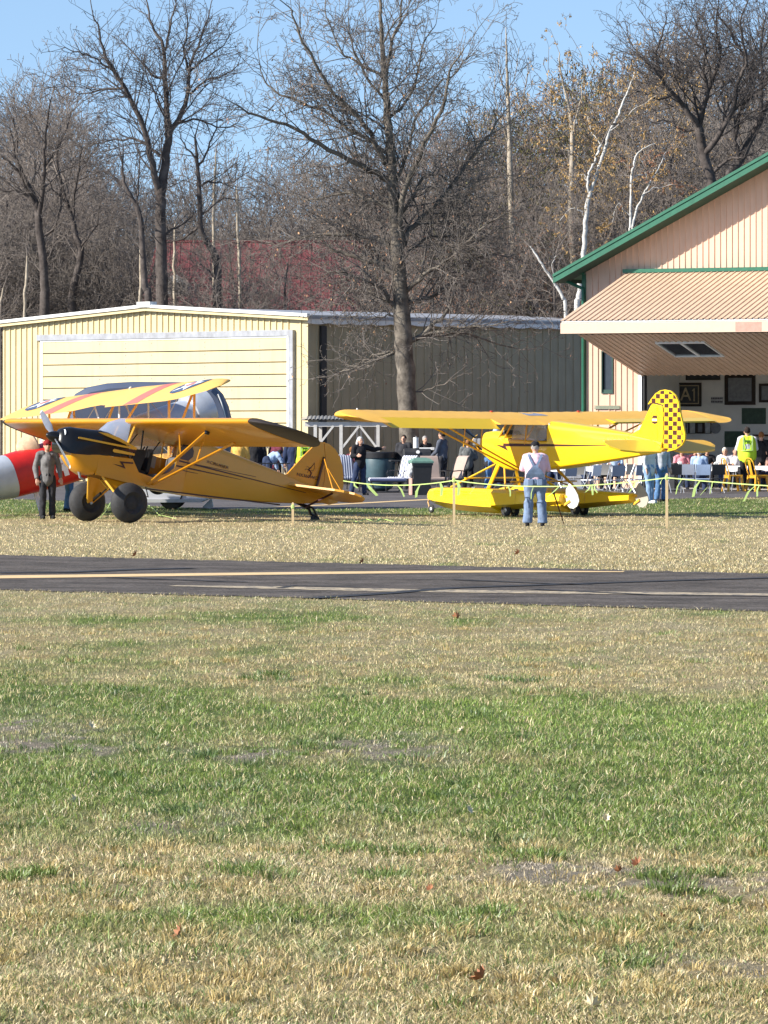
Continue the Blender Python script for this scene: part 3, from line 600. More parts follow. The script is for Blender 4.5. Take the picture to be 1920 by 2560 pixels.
# low cupboards and shelf along the inner wall
t=thing('sideboard','long dark wooden sideboard along the back wall of the open hangar','sideboard',M=Matrix.Translation(C0+UR*6.5+SR*6.5)@Matrix.Rotation(-a27,4,'Z'))
MB().bevbox((0,0,.45),(8.5,.7,.84),.02).build('body',IM['shelf_wood'],t); MB().bevbox((0,-.02,.9),(8.7,.8,.05),.01).build('top',IM['brown_picture'],t)
for k in range(9): MB().box((-3.8+k*.95,-.36,.45),(.85,.02,.7)).build('door',IM['brown_picture'],t)
mb=MB(); t=thing('wall_shelf','dark wooden shelf under the row of certificates','shelf',M=Matrix.Translation(C0+UR*5.2+SR*6.8+Zv*1.72)@Matrix.Rotation(-a27,4,'Z'))
MB().bevbox((0,0,0),(4.2,.3,.06),.01).build('board',IM['shelf_wood'],t); 
for k in(-1.8,0,1.8): MB().prism([(0,-.03),(.0,-.25),(.03,-.25),(.03,-.03)],.04,Matrix.Translation((k,.05,0))).build('bracket',IM['dark_frame_wood'],t)
# ---------------- red roofed barn behind the trees ----------------
def barn():
    t=thing('red_roof_barn','dark red metal roofed barn with a small pale dormer half hidden behind bare trees','barn',(-8,204,0))
    x0=(330-960)*200/F+8; x1=(905-960)*200/F+8
    M_red=weather(mat('red_roof_metal',(0.15,0.042,0.042),.6,var=.35,scale=1.5),.5)
    mb=MB(); U=Vector((1,0,0))
    L_=x1-x0; A=Vector((x0,2.5,10.3)); V=Vector((0,-9.0,-7.0)); N=Vector((0,-.6,.8)).normalized()
    t0=lambda s:0; t1=lambda s:1.0
    ribsheet(mb,A,U,V,N,.9,L_,t0,t1,.45,.04,.02); 
    mb.add([A+U*.9,A+U*.9+V,A+V-U*.3,A+U*.2+V*.45],[(0,1,2,3)])
    mb.add([A+Zv*0+U*.9,A+U*L_,A+U*L_-V*Vector((1,1,1)).x*0+Vector((0,9,-7)),A+U*.9+Vector((0,9,-7))],[(0,1,2,3)])
    # horizontal laps
    for k in range(1,4): 
        q=A+V*(k/4.0)+N*.02; mb.bar(q+U*.9,q+U*L_,.02,.02,N)
    mb.build('roof',M_red,t)
    mb=MB(); mb.box(((x0+x1)/2+.4,2.3,1.7),(L_-1,15,3.4)); mb.build('wall',mat('barn_red_wall',(.22,.05,.045),.7,var=.2),t)
    q=P(437,712,197)-Vector((-8,204,0)); d=MB(); d.prism([(-.5,-.38),(.5,-.38),(.5,.15),(0,.5),(-.5,.15)],3.0,Matrix.Translation((q.x,q.y+1.6,q.z))); dm=d.build('dormer',mat('pale_dormer',(.6,.6,.58),.6,var=.15),t)
    mb=MB(); mb.box((q.x,q.y+.09,q.z-.08),(.5,.02,.36)); mb.build('window',M_glassd,dm)
    mb=MB(); mb.bar(A+U*.85,A+V-U*.35,.12,.18); mb.bar(A+U*.8,A+U*L_,.25,.1); mb.build('trim',mat('dark_red_trim',(.16,.03,.03),.5),t)
barn()
# ---------------- aeroplanes ----------------
M_yel=weather(mat('mustard_yellow_fabric',(0.66,0.285,0.009),.34,var=.07,scale=1.5,coat=.3),.25,(1.5,1.5,1.5),(.75,.6,.5))
M_yel2=weather(mat('bright_yellow_fabric',(0.86,0.555,0.008),.34,var=.05,scale=1.5,coat=.3),.25,(1.5,1.5,1.5),(.8,.7,.6))
M_yel3=weather(mat('weathered_orange_yellow',(0.84,0.46,0.05),.4,var=.06,scale=2),.25,(1.5,1.5,1.5),(.8,.7,.6))
M_blk=mat('gloss_black_paint',(0.010,0.010,0.011),.30,var=.1,coat=.15,spec=.35)
M_dkred=mat('dark_maroon_line',(0.055,0.012,0.012),.4,var=.1)
M_rub=mat('tyre_rubber',(0.028,0.028,0.03),.75,var=.25,scale=12,bump=.15)
M_steel=mat('dull_steel',(0.35,0.36,0.38),.35,metal=.7,var=.15)
M_seat=mat('black_seat_fabric',(0.018,0.018,0.02),.8,var=.3,scale=12)
M_grayp=mat('grey_cabin_panel',(0.42,0.43,0.44),.6,var=.12,scale=4)
M_glass=glass('clear_perspex',(0.55,0.62,0.72),.30)
M_glassb=glass('blue_tinted_perspex',(0.30,0.36,0.48),.72,.05)
class Frame:
    def __init__(s,th,p,sgn,O,roll=0.0):
        th=R(th);p=R(p); s.O=Vector(O)
        s.F=Vector((-math.cos(th)*math.cos(p),sgn*math.sin(th)*math.cos(p),math.sin(p)))
        hd=Vector((-math.cos(th),sgn*math.sin(th),0)); s.L=Vector((-hd.y,hd.x,0))
        if roll: s.L=(s.L*math.cos(roll)+Vector((0,0,1))*math.sin(roll)).normalized()
        s.U=s.F.cross(s.L).normalized(); s.L=s.U.cross(s.F).normalized()
    def M(s):
        m=Matrix.Identity(4)
        for i,v in enumerate((s.F,s.L,s.U,s.O)):
            for j in range(3): m[j][i]=v[j]
        return m
    def _solve(s,px,py,u,v,base):
        d=Vector(((px-960)/F,1,(HOR-py)/F)); m=Matrix((u,v,-d)).transposed(); r=m.inverted()@(Vector((0,0,EYE))-base); return r[0],r[1]
    def ac(s,px,py,b=0.0): return s._solve(px,py,s.F,s.U,s.O+s.L*b)      # point on the plane b = const
    def bc(s,px,py,a=0.0): return s._solve(px,py,s.L,s.U,s.O+s.F*a)      # point on the plane a = const
def section(a,w,z0,z1,r=.35,n=6,rb=None):
    """rounded rectangle ring at station a"""
    rb=r if rb is None else rb; pts=[]; h=(z1-z0)
    def corner(sy,sz,rr,t0):
        R_=min(rr*w*1.6,h*.49,w*.98)
        cy=sy*(w-R_); cz=(z1-R_) if sz>0 else (z0+R_)
        return [(a,cy+R_*math.cos(t0+PI/2*k/(n-1)),cz+R_*math.sin(t0+PI/2*k/(n-1))) for k in range(n)]
    return corner(1,1,r,0)+corner(-1,1,r,PI/2)+corner(-1,-1,rb,PI)+corner(1,-1,rb,1.5*PI)
def airfoil(x0,x1,n,t=.15):
    """points (x,z) fraction of chord; loop over upper then lower between x0..x1"""
    def th(x): return 5*t*(.2969*math.sqrt(max(x,0))-.126*x-.3516*x*x+.2843*x**3-.1036*x**4)
    up=[];lo=[]
    for i in range(n+1):
        c=i/n; x=x0+(x1-x0)*(c*c if x0==0 else c); up.append((x,th(x)*1.35+.0)); lo.append((x,-th(x)*.55))
    return up+lo[::-1]
def wing(fr_parent,a_le,c_le,half,chord,inc,dih,m,mtip,bow=.5,blacktip=False,ail=(.0,.0),flapm=None,adef=0.0,split=.76,tipround=1.0,c_split=True):
    ri=R(inc)
    def pt(b,x,z,ch,le): 
        aa=a_le-le-x*ch*math.cos(ri)+z*ch*math.sin(ri)*0; cc=c_le-x*ch*math.sin(ri)+z*ch+abs(b)*math.tan(R(dih)); return (aa,b,cc)
    def ring(b,x0,x1,n=10,f=1.0,shr=1.0,le=0.0):
        ch=chord*f; return [pt(b,x,z*shr,ch,le) for x,z in airfoil(x0,x1,n)]
    mbw=MB().use(m); hs=half-bow
    for sg in(1,-1):
        nb_=int(hs/.17); rs=[ring(sg*hs*k/nb_,0,split,shr=1.0 if k%2==0 else .955) for k in range(nb_+1)]; mbw.loft(rs,True,True)
        mbw.use(mtip)
        tips=[]; 
        for k in range(7):
            t=k/6; f=math.sqrt(max(0.0,1-(t*.985)**2)); f=.12+.88*f**1.0; tips.append(ring(sg*(hs+.004+bow*t),0,1,f=f,shr=(.35+.65*math.sqrt(max(0,1-t*t)))*(.78 if blacktip else 1),le=chord*(1-f)*(.75)))
        mbw.loft(tips,True,True); mbw.use(m)
    w_=mbw.build('wing',None,fr_parent,True,40)
    def te(b0,b1,name,mm,de):
        r_=R(de); out=[]
        for b in (b0,b1):
            rg=[]
            for x,z in airfoil(split+.006,1.0,5):
                a,bb,c=pt(b,x,z,chord,0); a0,_,c0=pt(b,split+.006,0,chord,0); da,dc=a-a0,c-c0
                rg.append((a0+da*math.cos(r_)+dc*math.sin(r_)*0,bb,c0+dc+da*math.sin(r_)))
            out.append(rg)
        MB().loft(out).build(name,mm,w_,True,40)
    for sg in(1,-1):
        te(sg*.42,sg*(ail[0]-.02),'flap',m,1); te(sg*ail[0],sg*ail[1],'aileron',flapm or m,adef if sg>0 else -adef*.4); te(sg*(ail[1]+.02),sg*hs,'wing_trailing_edge',m,0)
    te(-.42,.42,'centre_section',m,0)
    return w_
def tyre(parent,c,r,wd,name='wheel',hubm=None,axis='b'):
    Mx=Matrix.Translation(c)@Matrix.Rotation(-PI/2,4,'X')
    e=MB(); rim=r*.36
    pr=[(rim,-wd*.30),(rim*1.25,-wd*.40)]+[(rim*1.25+(r-rim*1.25)*math.sin(PI/2*0+PI*k/10)**.0*0+ (r-rim*1.25)*(.5-.5*math.cos(PI*min(k,5)/5))**.75 if k<5 else rim*1.25+(r-rim*1.25)*(.5-.5*math.cos(PI*(10-k)/5))**.75 if k>5 else r, -wd/2*math.cos(PI*k/10)) for k in range(1,10)]+[(rim*1.25,wd*.40),(rim,wd*.30)]
    wl=MB().lathe(pr,32,Mx,True,True).build(name,M_rub,parent,True,50)
    MB().lathe([(.02,-wd*.36),(rim*.5,-wd*.37),(rim*.95,-wd*.31),(rim*.98,wd*.31),(rim*.5,wd*.37),(.02,wd*.40)],20,Mx).build('hub',hubm or M_blk,wl,True,30)
    return wl
def fmap(f,b): return lambda px,py:f.ac(px,py,b)
# ===== left aeroplane =====
def plane_left():
    fr=Frame(32,13.2,-1,Vector(((269-960)*98.2/F,98.2,.40)))
    t=thing('light_aeroplane','mustard yellow high wing tailwheel aeroplane with black nose and very fat black tyres','aeroplane',M=fr.M())
    A=fr.ac
    W=.37
    wfun=lambda a: W if a>-1.6 else max(.03,W*(1-((-1.6-a)/4.0)**1.15))
    # rear fuselage
    st=[(-1.52,.57,1.83),(-1.9,.60,1.80),(-2.6,.69,1.73),(-3.3,.80,1.66),(-4.05,.93,1.58),(-4.7,1.06,1.50),(-5.35,1.22,1.42)]
    f=MB(); f.loft([section(a,wfun(a),z0,z1,.30 if a>-4 else .2,5,.10) for a,z0,z1 in st]); body=f.build('fuselage',M_yel,t,True,30)
    # lower cabin shell: belly + sides with door cut away on the near side
    def side(b,pts,name,m=M_yel,th=.03,par=None,**k):
        q=[A(x,y,b) for x,y in pts]; mb=MB(); mb.prism(q,th,Matrix.Translation((0,b,0))); return mb.build(name,m,par or t,**k)
    near=[A(x,y,W) for x,y in ((246,1118),(338,1121),(332,1147),(347,1181),(384,1194),(420,1182),(430,1150),(432,1122))]
    zs=1.27
    shape=[(.62,.50),(.62,.925)]+near[2:6]+[(-1.22,1.05),(-1.28,1.28),(-1.50,1.32),(-1.53,.57),(-.7,.52),(-.1,.50)]
    mb=MB(); mb.prism(shape,.03,Matrix.Translation((0,W-.015,0))); mb.build('door_side_panel',M_yel,t)
    mb=MB(); mb.prism([(.62,.50),(.62,.925),(-.1,1.05),(-.1,1.24),(-1.5,1.30),(-1.53,.57),(-.7,.52)],.03,Matrix.Translation((0,-W+.015,0))); mb.build('cabin_side_panel',M_yel,t)
    mb=MB(); mb.loft([[(a,-W+.03,z),(a,W-.03,z),(a,W-.03,z+.03),(a,-W+.03,z+.03)] for a,z in((.62,.50),(-.1,.50),(-.7,.52),(-1.53,.57))]); mb.build('cabin_floor',M_blk,t)
    # nose: lower yellow bowl, upper black cowling
    def half(a,w,zm,z,up,n=13,off=0):
        e=.75 if a>1.0 else .75-(.40 if not up else .3)*min(1,(1.0-a)/.3)
        cs=lambda k:math.copysign(abs(math.cos(PI*k/(n-1)))**e,math.cos(PI*k/(n-1)))
        return [(a,w*cs(k),zm+(z-zm)*max(0,math.sin(PI*k/(n-1)))**e) for k in range(n)]
    lo=[(1.24,.29,.82,.78),(1.18,.31,.82,.68),(1.08,.335,.835,.57),(.92,.355,.86,.48),(.75,.368,.90,.45),(.615,W+.001,.93,.49)]
    nm=MB(); nm.loft([half(a,w,zm,z,0) for a,w,zm,z in lo]); nm.build('lower_cowling',M_yel,t,True,40)
    up=[(1.53,.14,.96,1.22),(1.47,.22,.86,1.30),(1.36,.29,.82,1.36),(1.26,.32,.82,1.39),(1.15,.335,.83,1.40),(.9,.36,.865,1.43),(.62,.37,.93,1.47)]
    nm=MB(); nm.loft([half(a,w,zm-.004,z,1) for a,w,zm,z in up]); cw=nm.build('cowling',M_blk,t,True,40)
    up=[(.619,W,.93,1.468),(.45,W,.96,1.47),(.2,W,1.0,1.42),(.05,W,1.04,1.36),(-.06,W,1.05,1.30)]
    nm=MB(); nm.loft([half(a,w,zm,z,1) for a,w,zm,z in up]); nm.build('boot_cowl',M_blk,t,True,40)
    # cream blaze under the windshield and stripes
    def deco(pts,b,m,name='stripe',th=.006,par=None):
        q=[A(x,y,b) for x,y in pts]; mb=MB(); mb.prism(q,th,Matrix.Translation((0,b,0))); return mb.build(name,m,par or t)
    deco([(246,1080),(268,1083),(297,1094),(330,1113),(341,1119),(341,1124),(318,1112),(290,1100),(262,1088)],W+.004,M_yel3,'windshield_fairing',.03)
    deco([(196,1093),(200,1092),(341,1120),(341,1125),(196,1096)],W+.012,M_yel3,'stripe')
    deco([(283,1124),(286,1122),(337,1134),(336,1139),(286,1131),(282,1128)],W+.010,M_yel3,'stripe')
    deco([(320,1122),(341,1126),(338,1132),(300,1124)],W+.008,M_dkred,'stripe')
    deco([(282,1159),(307,1165),(299,1153),(333,1156),(333,1160),(308,1158),(314,1172)],W+.010,M_dkred,'lightning_bolt')
    def fdeco(px0,py0,px1,py1,h0,h1,m=M_dkred,name='stripe',n=14):
        # stripe wrapped on the tapering rear fuselage side
        mb=MB(); top=[];bot=[]
        for i in range(n+1):
            s=i/n; x=px0+(px1-px0)*s; y=py0+(py1-py0)*s; h=h0+(h1-h0)*s; b=W
            for _ in range(6): a,c=A(x,y,b); b=wfun(a)+.006
            a,c=A(x,y,b); top.append((a,b,c+h/2)); bot.append((a,b,c-h/2))
        mb.add(top+bot,[(i,i+1,n+2+i,n+1+i) for i in range(n)]); mb.add([(p[0],p[1]-.012,p[2]) for p in top]+[(p[0],p[1]-.012,p[2]) for p in bot],[(i,i+1,n+2+i,n+1+i) for i in range(n)]); return mb.build(name,m,t)
    fdeco(448,1152,765,1232,.035,.012); fdeco(440,1164,603,1199,.035,.008); fdeco(456,1176,495,1184,.018,.006)
    fdeco(470,1157,640,1192,.012,.01)
    fdeco(368,1222,700,1262,.03,.03,M_dkred,'belly_edge')
    # lettering
    b=W
    for _ in range(5): a,c=A(531,1158,b); b=wfun(a)+.008
    Mt=Matrix.Translation((a,b,c))@Matrix(((-1,0,0,0),(0,0,1,0),(0,1,0,0),(0,0,0,1)))@Matrix.Rotation(R(-1.5),4,'Z')
    add_text('SUPERCRUISER',.085,M_dkred,Mt,t,bold=.0,sx=1.5)
    # fin and rudder
    fin=[A(x,y) for x,y in((705,1190),(718,1184),(752,1146),(786,1112),(798,1104),(808,1106),(812,1150),(808,1205),(800,1228),(760,1225),(720,1212))]
    mb=MB(); mb.prism(fin,.05); fn=mb.build('fin',M_yel,t)
    rud=[A(x,y) for x,y in((809.5,1106),(822,1110),(838,1124),(849,1143),(855,1165),(857.5,1190),(857,1215),(852,1240),(842,1257),(822,1262),(803,1256),(802,1228),(809.5,1205),(813.5,1150))]
    mb=MB(); mb.prism(rud,.045); mb.build('rudder',M_yel,t)
    Mt=Matrix.Translation((*[A(766,1191)[0]],.03,A(766,1191)[1]))@Matrix(((-1,0,0,0),(0,0,1,0),(0,1,0,0),(0,0,0,1)))@Matrix.Rotation(R(3),4,'Z')
    add_text('NX360WC',.10,M_dkred,Mt,fn,name='registration',bold=.0,sx=1.15)
    # hornet emblem
    def emb(pts): q=[A(x,y,.03) for x,y in pts]; return q
    mb=MB()
    mb.tube([(a_,.03,c_) for a_,c_ in emb([(779,1167),(775,1171),(771,1174),(776,1178),(778,1183),(776,1189),(771,1194)])],[.008,.013,.02,.014,.018,.013,.003],6)
    mb.tube([(a_,.03,c_) for a_,c_ in emb([(774,1172),(780,1166),(785,1159),(786,1156)])],[.004,.007,.007,.003],5)
    for q in ([(775,1171),(769,1166),(766,1168)],[(771,1174),(765,1172),(763,1175)],[(773,1176),(783,1177),(787,1170),(786,1158)],[(772,1176),(768,1182)]):
        mb.tube([(a_,.03,c_) for a_,c_ in emb(q)],.004,5)
    mb.build('hornet_emblem',M_dkred,fn,True)
    # tailplane
    sc=1.385
    def flat(pts,z,name,m,th=.045,de=0,hinge=0,par=None):
        mb=MB(); vs=[]; n=len(pts)
        for s_ in(-1,1):
            for a_,b_ in pts:
                dz=(a_-hinge)*math.sin(R(de)) if de else 0
                vs.append((a_ if not de else hinge+(a_-hinge)*math.cos(R(de)),b_,z+s_*th/2+dz))
        mb.add(vs,[tuple(range(n)),tuple(range(2*n-1,n-1,-1))]+[(i,i+n,(i+1)%n+n,(i+1)%n) for i in range(n)]); return mb.build(name,m,par or t)
    for sg in(1,-1):
        flat([(a_,sg*b_) for a_,b_ in((-4.12,.06),(-4.30,.30),(-4.72,1.25),(-4.86,1.42),(-4.97,1.42),(-4.97,.06))],sc,'stabilizer',M_yel)
        flat([(a_,sg*b_) for a_,b_ in((-4.985,.10),(-4.985,1.44),(-5.05,1.56),(-5.2,1.62),(-5.36,1.52),(-5.50,1.2),(-5.56,.7),(-5.52,.3),(-5.42,.12))],sc,'elevator',M_yel,de=9,hinge=-4.985)
        up_=(*A(808,1143),); 
        MB().tube([(up_[0],sg*.03,up_[1]),(-4.93,sg*.85,sc+.03)],.014,6).build('tail_brace',M_yel if sg>0 else M_steel,t,True)
        MB().tube([(up_[0]-.02,sg*.03,up_[1]-.10),(-5.25,sg*.75,sc+.02)],.009,6).build('tail_brace',M_yel,t,True)
        MB().bar((-4.93,sg*.85,sc-.03),(-4.80,sg*.03,1.0),.012,.045).build('tail_brace',M_dkred,t)
    MB().bar((up_[0]-.0,.05,up_[1]),(up_[0]+.06,.07,1.43),.03,.05).build('tail_brace',M_dkred,t)
    # tail wheel
    tb=A(773,1264); tw=A(786,1307)
    mb=MB(); p0=Vector((-4.65,0,1.02)); ax=Vector((tw[0],0,tw[1]+.02))
    mb.tube([(-4.55,0,1.06),A(772,1272)[:1]+(0,)+A(772,1272)[1:],A(777,1285)[:1]+(0,)+A(777,1285)[1:],A(790,1290)[:1]+(0,)+A(790,1290)[1:],A(797,1297)[:1]+(0,)+A(797,1297)[1:],A(790,1306)[:1]+(0,)+A(790,1306)[1:]],[.03,.035,.035,.03,.028,.02],7)
    mb.tube([(-4.75,0,1.05),A(782,1270)[:1]+(0,)+A(782,1270)[1:],A(793,1292)[:1]+(0,)+A(793,1292)[1:]],.025,6); tl=mb.build('tail_spring',M_blk,t,True)
    tc_=A(786,1297); tyre(t,(tc_[0],0,tc_[1]),.105,.08,'tail_wheel')
    # wing
    wg=wing(t,.10,1.78,6.05,1.62,6.0,.0,M_yel,mat('matt_black_tip',(.03,.022,.02),.6),bow=.66,blacktip=True,ail=(2.6,4.85))
    # struts
    for sg in(1,-1):
        bt=A(372,1211,W+.02)
        b1=(bt[0],sg*(W+.0),bt[1])
        zb=lambda b,x:1.78-x*1.62*math.sin(R(6.0))-.05*1.62
        MB().tube([b1,(-.32,sg*3.05,zb(3.05,.25))],[.045,.045],8,flat=.5,up=(0,0,1)).build('wing_strut',M_yel,t,True)
        MB().tube([(b1[0]-.10,b1[1],b1[2]+.02),(-1.02,sg*3.05,zb(3.05,.7))],[.04,.04],8,flat=.5).build('wing_strut',M_yel,t,True)
        MB().tube([(-.40,sg*1.75,zb(1.7,.3)),(-.55,sg*1.72,1.22)],.014,6).build('jury_strut',M_yel,t,True)
        MB().tube([(-1.0,sg*1.75,zb(1.7,.65)),(-.95,sg*1.75,1.17)],.014,6).build('jury_strut',M_yel,t,True)
        MB().tube([(-.36,sg*2.95,zb(2.95,.25)-.06),(-1.0,sg*1.8,zb(1.8,.65)-.1)],.008,5).build('jury_strut',M_yel,t,True)
        MB().bevbox((-.33,sg*3.06,zb(3,.25)-.01),(.10,.08,.10),.02).build('strut_fitting',M_blk,t)
    # glazing frame
    wr=1.80
    for sg in(1,-1):
        MB().tube([(.02,sg*.36,1.27),(-.10,sg*.34,1.80)],.026,6).build('windshield_post',M_yel3,t,True)
        MB().tube([(-.05,sg*.35,1.80),(-.55,sg*.36,1.76),(-1.0,sg*.36,1.66),(-1.5,sg*.35,1.60)],.018,6).build('door_frame_tube',M_yel3,t,True)
        MB().tube([(-1.25,sg*.35,1.06),(-1.22,sg*.35,1.68)],.02,6).build('door_post',M_yel3,t,True)
        MB().tube([(-1.52,sg*.35,1.30),(-1.50,sg*.34,1.80)],.02,6).build('rear_post',M_yel,t,True)
    ws=MB(); n=10
    r0=[(.58-.55*abs(math.cos(PI*k/n))**1.5,.36*math.cos(PI*k/n),1.28+.19*math.sin(PI*k/n)) for k in range(n+1)]
    r1=[(.10-.08*abs(math.cos(PI*k/n)),.34*math.cos(PI*k/n),1.80+.05*math.sin(PI*k/n)) for k in range(n+1)]
    r05=[(a*.5+b*.5+.06*math.sin(PI*k/n),c*.5+d*.5,e*.5+g*.5+.03) for k,((a,c,e),(b,d,g)) in enumerate(zip(r0,r1))]
    ws.loft([r0,r05,r1],False,False,closed=False); ws.build('windshield',M_glassb,t,True)
    mb=MB(); mb.prism([(-1.52,1.32),(-1.52,1.72),(-1.28,1.68),(-1.28,1.30)],.006,Matrix.Translation((0,-.35,0))); mb.prism([(-1.2,1.30),(-1.2,1.68),(-.1,1.78),(-.02,1.28)],.006,Matrix.Translation((0,-.35,0))); mb.build('side_window',M_glass,t)
    mb=MB(); mb.prism([A(x,y,.36) for x,y in((458,1110),(478,1108),(484,1128),(482,1142),(470,1152),(452,1148),(446,1130))],.02,Matrix.Translation((0,.365,0))); mb.build('rear_side_window',mat('dark_tinted_window',(.05,.025,.02),.15),t)
    # cabin interior
    mb=MB(); mb.loft([section(.28,.33,1.0,1.40,.3,4),section(.22,.33,1.0,1.38,.3,4)]); ip=mb.build('instrument_panel',M_blk,t)
    for k,(b_,c_) in enumerate(((-.2,1.28),(-.05,1.3),(.1,1.28),(.22,1.26),(.02,1.16))): MB().lathe([(0,0),(.05,0),(.055,.012),(0,.012)],14,Matrix.Translation((.215,b_,c_))@Matrix.Rotation(-PI/2,4,'Y')).build('dial',M_white,ip)
    for a_,nm_ in((-.62,'front_seat'),(-1.28,'rear_seat')):
        mb=MB(); mb.bevbox((a_+.18,0,.80),(.44,.44,.12),.04); mb.loft([section(a_-.02,.22,.80,1.30,.3,4),section(a_-.10,.22,.80,1.36,.3,4)]); mb.build(nm_,M_seat if nm_=='front_seat' else M_grayp,t)
    for k,(p,q) in enumerate((((-.62,.1,1.40),(-.45,.12,.86)),((-.66,-.1,1.40),(-.45,-.1,.86)),((-.30,.34,1.78),(-.38,.34,.9)))): MB().tube([p,q],.018,5).build('harness_strap',M_blk,t)
    MB().tube([(-.05,0,.56),(-.02,0,.85),(.0,0,1.02)],.014,6).build('control_stick',M_blk,t)
    for x in(-.35,-.95): MB().tube([(x,-.35,1.27),(x-.25,-.34,1.75)],.013,5).build('frame_tube',M_blk,t)
    mb=MB(); mb.box((-1.58,0,1.05),(.04,.66,.85)); mb.build('rear_bulkhead',M_grayp,t)
    mb=MB(); mb.prism([(-.45,1.1),(-1.1,1.02),(-1.1,1.28),(-.42,1.34)],.02,Matrix.Translation((0,-.30,0))); mb.build('interior_side_panel',M_grayp,t)
    mb=MB(); mb.prism([A(x,y,W+.05) for x,y in((332,1147),(340,1122),(371,1126),(366,1143),(352,1180),(345,1176))],.025,Matrix.Translation((0,W-.02,0))); mb.build('seat_side_bolster',M_seat,t)
    # landing gear
    for sg in(1,-1):
        hub=(0,sg*.74,0)
        mb=MB(); mb.loft([[(.42,sg*.30,.50),(.40,sg*.33,.50),(-.28,sg*.33,.50),(-.28,sg*.30,.50)],[(.06,sg*.76,.0),(.05,sg*.79,.0),(-.05,sg*.79,.0),(-.05,sg*.76,.0)]]); mb.build('gear_leg',M_yel,t)
        MB().tube([(.42,sg*.31,.50),(.05,sg*.80,-.01)],.025,7).build('gear_tube',M_yel3,t,True)
        MB().tube([(-.02,sg*.70,.05),(.04,sg*.10,.32)],.018,6).build('shock_strut',M_blk,t,True)
        MB().tube([(.02,sg*.60,.09),(.03,sg*.34,.21)],.035,8).build('shock_absorber',M_blk,t,True)
        MB().tube([(0,sg*.72,0),(0,sg*1.0,0)],.03,8).build('axle',M_steel,t,True)
        tyre(t,(0,sg*.93,.03),.43,.42,hubm=M_rub)
    MB().tube([(.15,.3,.5),(.05,0,.30),(.15,-.3,.5)],.018,6).build('cabane_vee',M_yel3,t,True)
    MB().tube([(-.15,.3,.5),(.03,0,.30),(-.15,-.3,.5)],.018,6).build('cabane_vee',M_blk,t,True)
    MB().tube([(-.62,.34,.55),(-.66,.5,.30),(-.56,.5,.30)],.012,5).build('step',M_blk,t)
    # exhaust and inlet detail
    MB().tube([(.9,.12,.50),(.85,.14,.38),(.72,.15,.34)],.03,8).build('exhaust',M_steel,t,True)
    MB().lathe([(0,0),(.075,0),(.085,.02),(.0,.03)],16,Matrix.Translation((1.42,.13,1.21))@Matrix.Rotation(PI/2,4,'Y')).build('landing_light',mat('lamp_glass',(.8,.85,.9),.1),t,True)
    # propeller and spinner
    hp=Vector((1.58,0,1.10))
    MB().lathe([(.0,.20),(.04,.18),(.09,.10),(.125,.0),(.13,-.10),(.12,-.12)],20,Matrix.Translation(hp)@Matrix.Rotation(PI/2,4,'Y')).build('spinner',M_blk,t,True,60)
    pr=thing_part=MB()
    u=fr.bc(100,1027,1.6); l_=fr.bc(174,1169,1.6)
    d=Vector((0,u[0],u[1]-1.10)); 
    for tip in((u[0],u[1]-1.10),(l_[0],l_[1]-1.10)):
        v=Vector((0,tip[0],tip[1])); L_=v.length; v.normalize(); cr=Vector((1,0,0)).cross(v); rs=[]
        for s_,wd,tw,th in((.08,.05,55,.05),(.2,.10,48,.04),(.4,.155,36,.028),(.65,.15,27,.018),(.85,.125,21,.012),(.96,.09,18,.008),(1.0,.03,17,.004)):
            q=hp+v*L_*s_; k=R(tw); e=cr*math.cos(k)+Vector((1,0,0))*math.sin(k); nn=e.cross(v)
            rs.append([q+e*(wd*.5*math.cos(2*PI*j/10))+nn*(th*.5*math.sin(2*PI*j/10)) for j in range(10)])
        MB().loft(rs).build('propeller_blade',mat('propeller_grey',(.24,.25,.28),.2,metal=.4),t,True,50)
        MB().loft([[hp+v*L_*s_+ (p-(hp+v*L_*s_))*1.06 for p in r_] for s_,r_ in zip((.97,1.0),rs[5:7])]).build('blade_tip',M_white,t,True)
    return fr
FL=plane_left()
